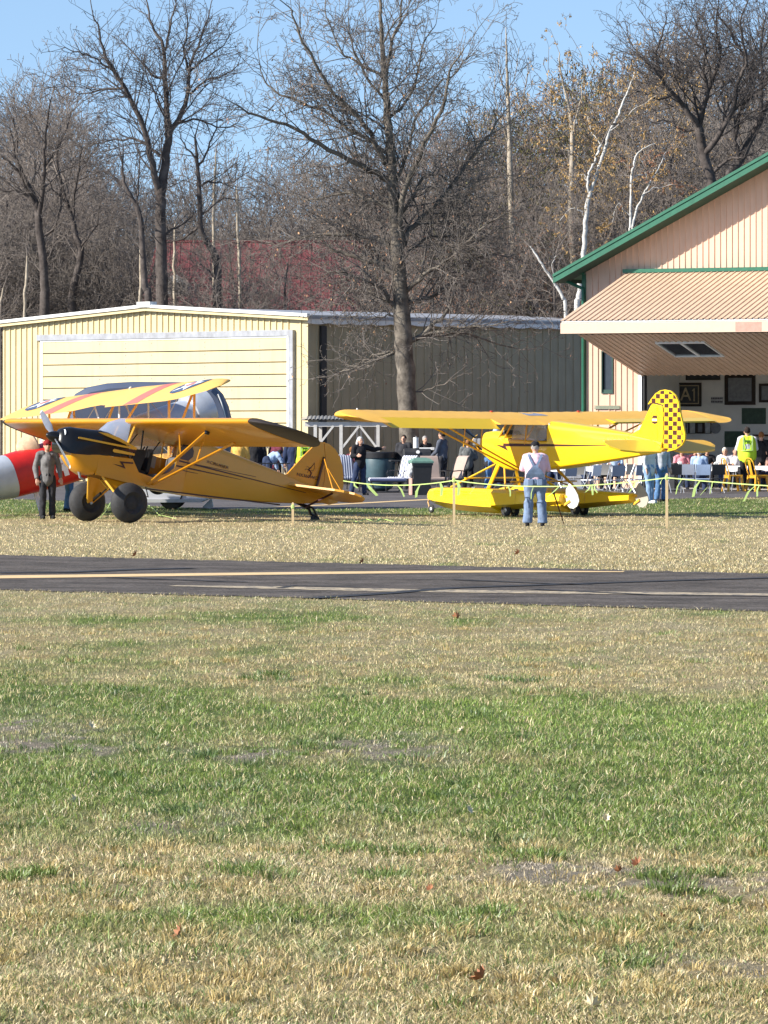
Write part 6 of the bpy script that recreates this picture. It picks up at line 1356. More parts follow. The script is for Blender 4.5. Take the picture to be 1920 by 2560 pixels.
def person(label,loc,face,J=None,top=None,bottom=None,shoes=None,hair=None,hat=None,scale=1.0,sleeves='long',girth=1.0,extras=None,vox=.016,jacket=0.0,shortsh=False,hairlong=False,group=None,cut=0.0):
    """face: heading in degrees of where the person looks (0 = away from camera, 180 = towards it)"""
    j={k:Vector(v) for k,v in J0.items()}
    for k,v in (J or {}).items(): j[k]=Vector(v)
    t=thing('person',label,'person',loc,-R(face),group=group); t.scale=(scale,)*3
    g=girth; b=MB()
    cap(b,j['pelvis'],j['waist'],.135*g,.125*g); cap(b,j['waist'],j['chest'],.125*g,.15*g); cap(b,j['chest'],j['chest'].lerp(j['neck'],.7),.145*g,.085)
    cap(b,j['neck'],j['neck'].lerp(j['head'],.55),.058,.055)
    for s in 'RL':
        cap(b,j['chest'].lerp(j['s'+s],.6)+Vector((0,0,.07)),j['s'+s],.075,.062); cap(b,j['s'+s],j['e'+s],.056,.044); cap(b,j['e'+s],j['w'+s],.043,.028)
        cap(b,j['h'+s],j['k'+s],.088*g,.058); cap(b,j['k'+s],j['a'+s],.056,.038); d=(j['w'+s]-j['e'+s]); hand(b,j['w'+s],d,-1 if s=='R' else 1)
        cap(b,j['a'+s]-Vector((0,.04,.05)),j['a'+s]+Vector((0,.15,-.055)),.038,.03)
    h=j['head']; b.ball(h,(.078,.095,.115),16); b.ball(h+Vector((0,.03,-.06)),(.058,.062,.06),12)
    b.ball(h+Vector((0,.10,-.012)),(.014,.022,.022),8); b.tube([h+Vector((0,.088,.03)),h+Vector((0,.108,-.015))],[.009,.013],6)
    for s in(-1,1): b.ball(h+Vector((s*.080,.0,-.01)),(.013,.022,.032),8); b.ball(h+Vector((s*.032,.078,.032)),(.026,.014,.008),8)
    b.ball(h+Vector((0,.085,-.052)),(.026,.012,.009),8)
    remesh(b,'body',M_skin,t,vox*.8,1)
    e=MB()
    for s in(-1,1): e.ball(h+Vector((s*.032,.089,.014)),.011,8)
    e.build('eyes',mat('eye_dark',(.03,.02,.02),.2) if 'eye' not in SK else SK['eye'],t,True)
    if top:
        m,ln=top; c=MB(); ex=.028+jacket
        low=j['pelvis'].lerp(j['waist'],.55)+Vector((0,0,-ln))
        cap(c,low,j['waist'],(.15+jacket)*g,(.142+jacket)*g,14); cap(c,j['waist'],j['chest'],(.142+jacket)*g,(.165+jacket)*g,14); cap(c,j['chest'],j['chest'].lerp(j['neck'],.62),.158*g+jacket,.095,14)
        for s in 'RL':
            cap(c,j['chest'].lerp(j['s'+s],.6)+Vector((0,0,.07)),j['s'+s],.085,.075+jacket*.5)
            if sleeves=='long': cap(c,j['s'+s],j['e'+s],.072+jacket,.060+jacket); c.tube([j['e'+s],j['e'+s].lerp(j['w'+s],.5),j['e'+s].lerp(j['w'+s],.97)],[.060+jacket,.052+jacket,.044+jacket*.5],10)
            elif sleeves=='short': c.tube([j['s'+s],j['s'+s].lerp(j['e'+s],.75)],[.078,.070],10)
        remesh(c,'jacket' if jacket else 'shirt',m,t,vox,1,.014,9,hash(label)%50)
    if bottom:
        c=MB(); cap(c,j['pelvis']+Vector((0,0,.05)),j['pelvis'],.146*g,.150*g,14)
        for s in 'RL':
            cap(c,j['h'+s],j['k'+s],.104*g,.076,12)
            if shortsh is False: lg=max(1,g*.92); c.tube([j['k'+s],j['k'+s].lerp(j['a'+s],.5),j['a'+s]+Vector((0,0,-.03))],[.076*lg,.074*lg,.080*lg],12)
        remesh(c,'trousers',bottom,t,vox,1,.014,9,3+hash(label)%40)
    if shoes:
        for s in 'RL':
            c=MB(); a=j['a'+s]; cap(c,a+Vector((0,-.045,-.045)),a+Vector((0,.17,-.052)),.047,.040,12); c.box((a.x,a.y+.06,a.z-.082),(.085,.27,.022)); remesh(c,'shoe',shoes,t,.013,1)
    if hair:
        c=MB(); c.ball(h+Vector((0,-.018,.028)),(.088,.098,.108),14); 
        if hairlong:
            for k in range(9): a=PI+PI*k/8; c.tube([h+Vector((.075*math.cos(a),.085*math.sin(a)-.01,.04)),h+Vector((.095*math.cos(a),.10*math.sin(a)-.02,-.08)),h+Vector((.10*math.cos(a),.09*math.sin(a)-.03,-.20))],[.03,.032,.018],7)
            remesh(c,'hair',hair,t,.012,1,.012,22)
        else:
            o=remesh(c,'hair',hair,t,.013,1,.006,20)
    if hat:
        c=MB(); c.ball(h+Vector((0,-.008,.045)),(.096,.108,.092),16); 
        if hat[1]=='cap': c.loft([[h+Vector((-.075+.015*k,.085+.0*k+.07*math.sin(PI*k/10)*q,.055-.012*q)) for k in range(11)] for q in(0,1)],False,False,closed=False); c.tube([h+Vector((x,.09+.065*math.sqrt(max(0,1-(x/.075)**2)),.045)) for x in(-.07,-.04,0,.04,.07)],.008,5); c.box(tuple(h+Vector((0,.115,.045))),(.12,.08,.012))
        if hat[1]=='hood': c.ball(h+Vector((0,-.02,-.03)),(.11,.11,.13),14)
        c.build('hat',hat[0],t,True)
    if extras: extras(t,j)
    return t
SK['eye']=mat('eye_dark',(.03,.02,.02),.2)
F_=fabric
pk=F_('pink_shirt',(.72,.50,.58),.06); dn=F_('light_denim',(.165,.225,.34),.3); dnb=F_('blue_jeans',(.10,.20,.38),.3); nav=F_('navy_jeans',(.035,.05,.10),.3); grj=F_('grey_jacket',(.17,.165,.165),.25); dkt=F_('dark_grey_cloth',(.035,.035,.04),.3); blk=F_('black_cloth',(.015,.015,.018),.3); gry=F_('slate_sweater',(.10,.11,.14),.2); puf=F_('grey_puffer',(.12,.125,.125),.35); wht=F_('white_cloth',(.72,.72,.75),.08); lbl=F_('pale_blue_cloth',(.36,.48,.68),.12); org=F_('golden_orange_shirt',(.75,.42,.10),.15); hiv=F_('hi_vis_yellow',(.60,.88,.05),.06); red=F_('red_cloth',(.60,.03,.03),.1); wshoe=F_('white_shoe',(.75,.75,.72),.08); bshoe=F_('black_shoe',(.02,.02,.022),.2)
h_gr=F_('silver_hair',(.62,.60,.56),.15); h_dk=F_('dark_hair',(.03,.022,.018),.3); h_br=F_('auburn_hair',(.25,.11,.04),.3); h_gy=F_('grey_hair',(.35,.33,.31),.2); mar=F_('maroon_cloth',(.14,.03,.05),.2); plaid=F_('pink_plaid_shirt',(.66,.26,.30),.35)
def gp(px,py): return tuple(G(px,py))
# 1 man in overalls, seen from behind
def overalls(t,j):
    c=MB(); qd=lambda w,y,z:[(-w,y,z),(w,y,z),(w,y-.02,z),(-w,y-.02,z)]
    c.loft([qd(.20,-.175,.98),qd(.185,-.215,1.07),qd(.13,-.235,1.15),qd(.07,-.243,1.21),qd(.045,-.243,1.25)]); c.build('overall_back',dn,t)
    for s in(-1,1):
        c=MB(); q=[(s*.02,-.248,1.22),(s*.07,-.245,1.31),(s*.115,-.20,1.41),(s*.135,-.10,1.475),(s*.13,.03,1.47),(s*.12,.14,1.38),(s*.10,.22,1.27)]
        c.loft([[Vector(p)+Vector((-.024,0,0)),Vector(p)+Vector((.024,0,0)),Vector(p)+Vector((.024,-.014,.006)),Vector(p)+Vector((-.024,-.014,.006))] for p in q]); c.build('strap',dn,t)
    c=MB(); c.loft([[(-.14,.215,1.0),(.14,.215,1.0),(.14,.23,1.0),(-.14,.23,1.0)],[(-.11,.225,1.28),(.11,.225,1.28),(.11,.24,1.28),(-.11,.24,1.28)]]); c.build('overall_bib',dn,t)
    for s in(-1,1): MB().bevbox((s*.095,-.212,.90),(.115,.02,.13),.01).build('pocket',dn,t)
person('man in pale denim overalls, pink shirt and black cap seen from behind',gp(1338,1315),2,dict(head=(0,.03,1.62),eR=(.27,.05,1.17),wR=(.16,.26,1.28),eL=(-.27,.05,1.17),wL=(-.14,.26,1.27),kR=(.13,.02,.5),aR=(.15,-.02,.09),kL=(-.13,.02,.5),aL=(-.16,-.02,.09)),top=(pk,0),bottom=dn,shoes=bshoe,hair=h_gy,hat=(blk,'cap'),girth=1.42,extras=overalls,scale=1.0,vox=.014)
# his walking monopod
t=thing('monopod','thin dark brown monopod leaning beside the man in overalls','monopod',gp(1410,1311)); a=P(1384,1232,94.6)-Vector(gp(1410,1311)); MB().tube([(0,0,0),a*.45,a],[.010,.013,.016],7).build('leg',F_('monopod_brown',(.08,.03,.02)),t,True); MB().tube([a*.98,a*1.04],.03,8).build('head',bshoe,t)
# 2 man by the left propeller
person('man in grey jacket, dark trousers and dark red cap standing behind the propeller',gp(118,1297),165,dict(eR=(.26,-.04,1.14),wR=(.24,.05,.88),eL=(-.27,-.04,1.15),wL=(-.30,.02,.90),kR=(.10,.04,.5),aR=(.11,0,.09)),top=(grj,.12),bottom=dkt,shoes=bshoe,hair=h_gy,hat=(fabric('dark_red_cap',(.22,.02,.02)),'cap'),girth=.98,jacket=.006,scale=1.0)
person('person in dark grey top and blue jeans between the left propeller and fat tyre',gp(172,1278),100,None,top=(dkt,.05),bottom=dnb,shoes=bshoe,hair=h_dk,girth=1.05,jacket=.01,vox=.02)
# 3 pointing woman
person('woman with long silver hair in black jacket pointing right beside the deck chairs',gp(900,1238),150,dict(sR=(.18,0,1.40),eL=(-.44,.06,1.34),wL=(-.68,.10,1.38),eR=(.24,-.03,1.15),wR=(.18,.16,1.16),kR=(.20,.02,.50),aR=(.30,-.02,.09),kL=(-.10,.02,.5),aL=(-.16,0,.09),head=(0,.02,1.60)),top=(blk,.05),bottom=nav,shoes=bshoe,hair=h_gr,hairlong=True,girth=1.05,jacket=.015)
# 4 tall man leaning by the sling chairs
person('man in slate grey sweater standing behind the brown sling chairs',gp(1106,1227),-62,dict(eR=(.22,.10,1.16),wR=(.18,.30,1.0),eL=(-.22,.08,1.15),wL=(-.16,.28,1.0)),top=(gry,.06),bottom=dkt,shoes=bshoe,hair=h_dk,girth=1.02,scale=1.08)
person('person in grey quilted jacket and black trousers left of the float plane nose',gp(1170,1226),10,dict(eR=(.26,.04,1.14),wR=(.16,.2,1.05),eL=(-.26,.04,1.14),wL=(-.16,.2,1.05)),top=(puf,.12),bottom=blk,shoes=bshoe,hair=h_br,girth=1.08,jacket=.03,scale=.92)
person('person in dark jacket and blue jeans bending beside the float plane nose',gp(1222,1226),60,dict(head=(0,.34,1.40),neck=(0,.25,1.30),chest=(0,.16,1.16),waist=(0,.03,1.0),sR=(.19,.2,1.27),eR=(.24,.38,1.08),wR=(.2,.52,.9),sL=(-.19,.2,1.27),eL=(-.24,.36,1.05),wL=(-.2,.5,.88)),top=(dkt,.1),bottom=dnb,shoes=mar,hair=h_dk,girth=1.06,jacket=.02)
person('person in pale blue hood standing beyond the float plane cowling',gp(1240,1222),0,None,top=(lbl,.1),bottom=nav,shoes=bshoe,hat=(lbl,'hood'),girth=1.05,jacket=.02,scale=1.12,vox=.02)
# 5 pair at the tail of the float plane
person('person in white shirt and pale jeans with white shoes under the float plane tail',gp(1622,1258),120,dict(kR=(.10,.04,.5),aR=(.12,.06,.09)),top=(wht,.12),bottom=F_('washed_jeans',(.24,.36,.55),.25),shoes=wshoe,hair=h_gy,girth=1.1)
person('person in blue jeans and pale top standing right of the grey water rudder',gp(1652,1254),150,dict(kR=(.10,.04,.5)),top=(F_('light_grey_top',(.45,.47,.52)),.05),bottom=dnb,shoes=bshoe,hair=h_dk,girth=1.05)
# 6 hi-vis helper
def vest(t,j):
    c=MB(); cap(c,(0,0,.92),(0,0,1.05),.205,.20,14); [cap(c,(q_,0,.95),(q_,0,1.36),.17,.155,14) for q_ in(-.085,.085)]; c.tube([(0,0,1.28),(0,0,1.48)],[.19,.12],14,flat=1)
    v=remesh(c,'hi_vis_vest',hiv,t,.016,1,.008,7)
    sil=F_('silver_tape',(.40,.55,.22),.05)
    MB().tube([(.205*math.cos(a),.205*math.sin(a),1.10) for a in [2*PI*k/20 for k in range(21)]],[.026]*21,6,flat=.5).build('reflective_band',sil,v)
    for s in(-1,1): MB().loft([[(s*.12-.02,y,z),(s*.12+.02,y,z),(s*.12+.02,y-.01,z),(s*.12-.02,y-.01,z)] for y,z in((-.18,1.12),(-.195,1.25),(-.17,1.40),(-.10,1.49))]).build('reflective_strip',sil,v)
    MB().bevbox((0,-.20,1.36),(.16,.02,.055),.01).build('back_print',F_('vest_print',(.08,.20,.03)),v)
person('helper in bright yellow-green hi-vis vest with back turned inside the open hangar',gp(1868,1228),0,dict(eR=(.26,.08,1.15),wR=(.14,.28,1.1),eL=(-.27,.08,1.15),wL=(-.14,.28,1.1)),top=(wht,.0),bottom=blk,shoes=bshoe,hair=h_dk,girth=1.1,extras=vest,scale=1.15)
person('person in dark clothes standing right of the hi-vis helper',gp(1903,1224),20,None,top=(blk,.1),bottom=dkt,shoes=bshoe,hair=h_br,girth=1.1,jacket=.02,scale=1.06)
# 7 people beyond the left aeroplane
person('person in golden orange shirt seen above the left aeroplane rear fuselage',gp(598,1232),5,None,top=(org,.12),bottom=nav,shoes=bshoe,hair=h_dk,girth=1.15,jacket=.02,scale=1.02)
person('person in black coat right of the golden orange shirt',gp(640,1230),5,None,top=(blk,.2),bottom=blk,shoes=bshoe,hair=h_dk,girth=1.1,jacket=.03,scale=1.02)
person('person in pale blue top bending between the black coat and the fence',gp(668,1231),60,dict(head=(0,.46,1.18),neck=(0,.36,1.16),chest=(0,.24,1.08),waist=(0,.06,.98),sR=(.19,.3,1.12),eR=(.22,.42,.9),wR=(.2,.5,.72),sL=(-.19,.3,1.12),eL=(-.22,.4,.88),wL=(-.2,.48,.7)),top=(lbl,.05),bottom=nav,shoes=bshoe,hair=h_dk,girth=1.05)
person('person in navy coat left of the hi-vis vest beyond the left aeroplane fin',gp(734,1232),0,None,top=(F_('navy_coat',(.02,.03,.07)),.2),bottom=nav,shoes=bshoe,hair=h_dk,girth=1.1,jacket=.03)
person('person in hi-vis vest over black beyond the left aeroplane fin',gp(760,1233),-10,None,top=(blk,.0),bottom=blk,shoes=bshoe,hair=h_dk,girth=1.05,extras=vest,jacket=.0)
person('person in dark clothes sitting under the white shelter',gp(878,1219),40,dict(head=(0,.05,1.22),neck=(0,0,1.08),chest=(0,0,.90),waist=(0,-.02,.64),pelvis=(0,-.03,.54),sR=(.19,0,1.02),eR=(.24,.04,.76),wR=(.18,.24,.68),sL=(-.19,0,1.02),eL=(-.24,.04,.76),wL=(-.18,.24,.68),hR=(.1,0,.50),kR=(.12,.42,.50),aR=(.12,.42,.09),hL=(-.1,0,.50),kL=(-.12,.42,.50),aL=(-.12,.42,.09)),top=(mar,0),bottom=blk,shoes=bshoe,hair=h_br)
SIT=dict(head=(0,.05,1.22),neck=(0,0,1.08),chest=(0,0,.90),waist=(0,-.02,.64),pelvis=(0,-.03,.54),sR=(.19,0,1.02),eR=(.24,.06,.78),wR=(.16,.30,.80),sL=(-.19,0,1.02),eL=(-.24,.06,.78),wL=(-.16,.30,.80),hR=(.1,0,.50),kR=(.12,.42,.50),aR=(.12,.42,.09),hL=(-.1,0,.50),kL=(-.12,.42,.50),aL=(-.12,.42,.09))
for (x,y,f,tp,bt,hr,lb) in ((1704,1224,175,plaid,nav,h_gy,'seated person in pink plaid shirt at the white table'),(1738,1222,170,mar,blk,h_dk,'seated person in maroon top at the white table'),(1768,1222,180,dkt,blk,h_gy,'seated grey haired person in dark jacket at the white table'),(1812,1223,185,wht,nav,h_gr,'seated person in white top with silver hair at the white table'),(1838,1223,175,wht,blk,h_dk,'seated dark haired person in white top at the white table'),(1748,1230,10,lbl,nav,h_gr,'seated person in pale blue shirt with back to the camera at the white table'),(1462,1224,170,org,nav,h_gy,'seated person in golden shirt glimpsed under the float plane fuselage'),(1500,1224,160,wht,blk,h_dk,'seated person in white glimpsed under the float plane tail'),(1538,1223,185,lbl,nav,h_gy,'seated person in pale blue glimpsed under the float plane tail'),(1325,1226,160,dkt,blk,h_dk,'seated person in dark clothes behind the tool trolley beyond the float struts'),(1385,1226,185,blk,nav,h_br,'seated person in black glimpsed left of the grey cabinet'),(1918,1224,200,F_('peach_top',(.6,.36,.28)),nav,h_br,'seated person in peach top beside the right golden chair')):
    person(lb,gp(x,y),f,SIT,top=(tp,0),bottom=bt,shoes=bshoe,hair=hr,girth=1.05,vox=.022)

for (x,y,f,tp,bt,hr,sc_,lb) in ((1780,1214,180,blk,blk,h_dk,1.0,'standing person in black inside the hangar behind the seated row'),(1716,1213,170,nav,nav,h_gy,1.0,'standing person in navy inside the hangar behind the pink plaid shirt'),(1010,1222,200,dkt,blk,h_dk,1.0,'person in dark clothes standing left of the black grill by the oak'),(690,1230,40,mar,blk,h_dk,.95,'person in maroon top beside the board fence'),(1062,1221,150,blk,nav,h_gy,.98,'person in black standing behind the right end of the grill')):
    person(lb,gp(x,y),f,None,top=(tp,.1),bottom=bt,shoes=bshoe,hair=hr,girth=1.08,jacket=.015,scale=sc_,vox=.022)
# ---------------- furniture and small things ----------------
M_wood=mat('weathered_white_wood',(.60,.58,.55),.75,var=.15,scale=5); M_frame=mat('black_chair_frame',(.02,.02,.022),.4,var=.1); M_sling=mat('tan_sling_fabric',(.40,.30,.25),.8,var=.08,scale=4); M_gold=mat('golden_yellow_metal',(.75,.38,.03),.35,var=.06,metal=.1); M_tbl=mat('white_table_cloth',(.85,.85,.87),.6,var=.03); M_slate=mat('grey_plastic_chair',(.30,.33,.40),.5,var=.08); M_teal=mat('teal_plastic',(.05,.095,.115),.5,var=.15); M_lid=mat('green_lid',(.13,.24,.19),.5,var=.15); M_bin=mat('dark_bin_plastic',(.03,.03,.032),.5,var=.2); M_chrome=mat('galvanised',(.55,.56,.58),.35,metal=.6,var=.1)
# stripes for cushions, woven pattern in object space
def striped(name,c1,c2,sc):
    m=bpy.data.materials.new(name); m.use_nodes=True; n=m.node_tree; b=n.nodes['Principled BSDF']; b.inputs['Roughness'].default_value=.85
    t=n.nodes.new('ShaderNodeTexCoord'); w_=n.nodes.new('ShaderNodeTexWave'); w_.inputs['Scale'].default_value=sc; w_.bands_direction='X'; r=n.nodes.new('ShaderNodeValToRGB'); r.color_ramp.interpolation='CONSTANT'; r.color_ramp.elements[0].color=(*c1,1); r.color_ramp.elements[1].color=(*c2,1); r.color_ramp.elements[1].position=.35
    n.links.new(t.outputs['Object'],w_.inputs['Vector']); n.links.new(w_.outputs['Fac'],r.inputs['Fac']); n.links.new(r.outputs['Color'],b.inputs['Base Color']); return m
M_str1=striped('white_cushion_navy_stripe',(.08,.10,.20),(.78,.78,.84),3.2); M_str2=striped('navy_cushion_white_stripe',(.62,.64,.70),(.07,.09,.17),4.2)
def patio_chair(label,loc,rz,mc,kind='patio chair',H=1.0,group=None,nm='patio_chair'):
    t=thing(nm,label,kind,loc,R(rz),group=group)
    bk=[(0,-.22,.42),(0,-.30,.62),(0,-.36,.85),(0,-.45,H+.08),(0,-.50,H+.12)]
    rs=[[(-.27,y,z),(.27,y,z),(.27,y-.035,z+.01),(-.27,y-.035,z+.01)] for _,y,z in bk]; MB().loft(rs).build('backrest',mc,t,True,50)
    MB().loft([[(-.27,y,z),(.27,y,z),(.27,y,z+.05),(-.27,y,z+.05)] for y,z in((-.24,.40),(0,.38),(.25,.43),(.29,.40))]).build('seat',mc,t,True,50)
    for s in(-1,1):
        MB().tube([(s*.30,-.50,H+.1),(s*.30,-.34,.82),(s*.30,-.22,.42),(s*.30,.26,.40)],.016,6).build('side_frame',M_frame,t,True)
        MB().tube([(s*.31,-.34,.66),(s*.34,-.1,.68),(s*.34,.18,.66),(s*.32,.24,.58),(s*.31,.2,.42)],.018,6).build('arm',M_frame,t,True)
        MB().tube([(s*.31,.24,.42),(s*.32,.28,.2),(s*.31,.30,.03),(s*.31,.1,.015),(s*.31,-.2,.015),(s*.31,-.36,.03),(s*.31,-.22,.42)],.016,6).build('leg',M_frame,t,True)
    return t
def gpt(px,py): return tuple(G(px,py))
patio_chair('blue and white striped patio chair just right of the left aeroplane fin',gpt(868,1230),196,M_str2,group='striped cushion chairs')
patio_chair('navy striped patio chair just left of the pointing woman',gpt(848,1226),190,M_str2,group='striped cushion chairs')
patio_chair('white striped patio chair between the pointing woman and the black grill',gpt(1000,1231),140,M_str1,group='striped cushion chairs')
patio_chair('tan sling patio chair directly right of the green lidded bin',gpt(1084,1233),196,M_sling,group='sling chairs')
patio_chair('tan sling patio chair seen side on, second from the bin',gpt(1126,1232),125,M_sling,group='sling chairs')
# chaise cushion flat (white) with ottoman
t=thing('chaise_longue','white cushioned chaise longue in front of the teal tubs','chaise longue',gpt(968,1232),R(92)); MB().bevbox((0,0,.40),(.58,1.15,.12),.04).build('cushion',M_str1,t)
for s in(-1,1): MB().tube([(s*.3,-.58,.34),(s*.3,.58,.34)],.018,6).build('side_rail',M_frame,t,True); MB().tube([(s*.3,-.5,.34),(s*.3,-.35,.02),(s*.3,.35,.02),(s*.3,.5,.34)],.018,6).build('leg',M_frame,t,True)
# teal tub / round table under it
t=thing('storage_tub','large teal tub with black rim behind the pointing woman','tub',gpt(948,1222)); MB().lathe([(.30,.0),(.44,.05),(.50,.55),(.52,.95),(.50,1.0)],28).build('body',M_teal,t,True); MB().lathe([(.50,1.0),(.56,1.0),(.57,1.16),(.54,1.2),(.0,1.21)],28).build('lid',M_frame,t,True)
t=thing('planter_tub','dark teal low tub standing under the white chaise longue','tub',gpt(944,1228)); MB().lathe([(.28,.0),(.46,.1),(.50,.38),(.44,.40),(.0,.36)],28).build('body',M_teal,t,True); MB().lathe([(.0,.37),(.43,.37),(.38,.42),(0,.43)],24).build('soil',M_bin,t)
# grill
t=thing('gas_grill','black gas grill with rounded lid and side shelves beside the oak trunk','grill',gpt(1042,1224),R(8))
MB().loft([section(-.01,.45,0,.01)]) if False else None
g_=MB(); prof=[(-.28,.95),(-.28,1.02),(-.24,1.20),(-.12,1.30),(.06,1.32),(.22,1.24),(.28,1.08),(.28,.95)]; g_.loft([[(x,y,z) for y,z in prof] for x in(-.42,.42)]); g_.build('lid',M_bin,t,True,30)
MB().bevbox((0,0,.84),(.84,.56,.20),.03).build('firebox',M_frame,t); MB().bevbox((0,0,.42),(.78,.5,.62),.02).build('cabinet',M_bin,t)
for s in(-1,1): MB().bevbox((s*.66,0,.92),(.44,.48,.05),.015).build('side_shelf',M_bin,t); MB().tube([(s*.38,-.2,.1),(s*.38,-.2,.0)],.05,8).build('caster',M_frame,t)
MB().tube([(-.3,-.30,1.02),(-.3,-.36,1.04),(.3,-.36,1.04),(.3,-.30,1.02)],.014,6).build('handle',M_chrome,t,True); MB().lathe([(.0,0),(.06,0),(.06,.02),(0,.02)],14,Matrix.Translation((0,-.25,1.2))@Matrix.Rotation(R(65),4,'X')).build('thermometer',M_white,t)
t=thing('paper_towel_roll','white paper towel roll standing on the grill','roll',tuple(Vector(gpt(1040,1224))+Vector((0,0,1.33)))); MB().lathe([(.02,0),(.09,0),(.09,.34),(.02,.34)],20).build('roll',M_white,t,True); MB().tube([(0,0,0),(0,0,.38)],.012,6).build('core',M_chrome,t)
t=thing('long_handled_brush','white long handled brush lying on the grill shelf','brush',tuple(Vector(gpt(1056,1224))+Vector((0,-.05,1.22)))); MB().tube([(-.1,0,.1),(.28,0,.1)],.025,8).build('handle',M_white,t); MB().bevbox((.33,0,.09),(.12,.05,.09),.01).build('bristles',M_wood,t)
# bin
t=thing('rubbish_bin','dark rubbish bin with faded green lid and white bag hanging over its side','bin',gpt(1052,1238),R(10))
MB().loft([[(-a,-b,z),(a,-b,z),(a,b,z),(-a,b,z)] for a,b,z in((.22,.22,0),(.29,.29,.88),(.31,.31,.88),(.31,.31,.95))]).build('body',M_bin,t); 
MB().loft([[(-a,-a,z),(a,-a,z),(a,a,z),(-a,a,z)] for a,z in((.33,.95),(.33,1.0),(.24,1.08),(.12,1.11))]).build('lid',M_lid,t)
c=MB(); c.ball((-.33,-.1,.72),(.10,.12,.20),10); c.ball((-.30,-.2,.85),(.08,.08,.1),8); remesh(c,'bin_bag',M_white,t,.02,1,.03,9)
MB().bevbox((-.30,-.02,.25),(.06,.4,.5),.02).build('cardboard',mat('pink_cardboard',(.50,.30,.24),.8),t)
# shelter
t=thing('shelter','small open shelter of white timber posts with corrugated grey roof against the hangar','shelter',gpt(895,1214)); o=Vector(gpt(895,1214)); Q=lambda x,y,d=0:P(x,y,o.y+d)-o
c=MB(); a=Q(755,1049);b_=Q(975,1049)
ribsheet(c,Vector((a.x,-.9,a.z)),Vector((1,0,0)),Vector((0,2.2,.12)),Vector((0,0,1)),0,b_.x-a.x,lambda s:0,lambda s:1,.13,.05,.025); ribsheet(c,Vector((a.x,-.9,a.z-.03)),Vector((1,0,0)),Vector((0,2.2,.12)),Vector((0,0,1)),0,b_.x-a.x,lambda s:0,lambda s:1,9,.05,.0); c.build('roof',M_chrome,t)
zr_=a.z-.06
for y in(-.75,1.1):
    MB().bar((a.x+.1,y,zr_-.1),(b_.x-.1,y,zr_-.1),.06,.16).build('beam',M_wood,t)
    for x in(789,853,945) if y<0 else(800,940):
        q=Q(x,1060); MB().bar((q.x,y,0),(q.x,y,zr_-.1),.11,.11,up=(0,1,0)).build('post',M_wood,t)
for x,s in((853,1),(945,-1),(789,1)):
    q=Q(x,1060); MB().bar((q.x,-.75,zr_-.95),(q.x+s*.62,-.75,zr_-.15),.07,.09,up=(0,1,0)).build('brace',M_wood,t)
q=Q(903,1060); MB().bar((q.x,-.2,0),(q.x,-.2,zr_-.1),.07,.07,up=(0,1,0)).build('post',M_wood,t)
t=thing('flag_pole','thin white pole rising above the shelter roof','pole',gpt(893,1213)); MB().tube([(0,0,0),(0,0,(1222-1032)*157/F*1.02)],.03,8).build('shaft',M_white,t); MB().lathe([(.08,0),(.06,.06),(.0,.08)],12).build('base',M_chrome,t)
t=thing('shelter_post','white timber post standing before the fence beyond the left aeroplane fin','post',gpt(723,1229)); MB().bar((0,0,0),(0,0,1.95),.11,.11,up=(0,1,0)).build('shaft',M_white,t); MB().bar((.05,0,1.1),(.35,0,1.75),.08,.07,up=(0,1,0)).build('brace',M_white,t)
# fence with vertical boards beyond left aeroplane
t=thing('board_fence','tan fence of narrow vertical boards beyond the left aeroplane rear fuselage','fence',gpt(668,1222)); o=Vector(gpt(668,1222)); c=MB()
for k in range(14): c.box((-.9+k*.14,0,.78),(.115,.02,1.56))
c.build('boards',mat('tan_fence_board',(.42,.34,.22),.8,var=.2),t); MB().box((0,.03,1.35),(2.0,.04,.08)).build('rail',M_wood,t); MB().box((0,.03,.4),(2.0,.04,.08)).build('rail',M_wood,t)
t=thing('iron_railing','black iron railing in front of the people beyond the left aeroplane','railing',gpt(610,1240)); c=MB()
for k in range(20): MB().tube([(-1.2+k*.13,0,0),(-1.2+k*.13,0,.95)],.012,5).build('bar',M_frame,t)
for z in(.1,.95): MB().tube([(-1.25,0,z),(1.35,0,z)],.018,6).build('rail',M_frame,t)
# folding tables and chairs in front of the tan hangar
def table(label,px,py,w_,rz=-27,group='white event tables'):
    t=thing('folding_table',label,'table',gpt(px,py),R(rz),group=group); MB().bevbox((0,0,.74),(w_,.76,.04),.015).build('tabletop',M_tbl,t)
    c=MB(); n=24; ed=[]
    for sx in(-1,1):
        pass
    for y in(-.385,.385):
        top=[];bot=[]
        for k in range(n+1): x=-w_/2+w_*k/n; top.append((x,y,.765)); bot.append((x,y*(1.03+.03*math.sin(k*1.7)),.765-.13-.02*math.sin(k*.9)))
        c.add(top+bot,[(i,i+1,i+n+2,i+n+1) for i in range(n)])
    c.add([(-w_/2,-.385,.766),(w_/2,-.385,.766),(w_/2,.385,.766),(-w_/2,.385,.766)],[(0,1,2,3)]); c.build('tablecloth',M_tbl,t)
    for x in(-w_/2+.15,w_/2-.15):
        for y in(-.3,.3): MB().tube([(x,y,.72),(x+(.08 if x<0 else -.08),y,0)],.016,6).build('leg',M_chrome,t)
    return t
table('long white table in front of the seated group at the hangar opening',1745,1227,3.0); table('white table at the right edge behind the golden chairs',1905,1225,2.4); table('white table glimpsed under the float plane tail',1560,1228,2.6); table('white table glimpsed under the middle of the float plane fuselage',1470,1229,2.2)
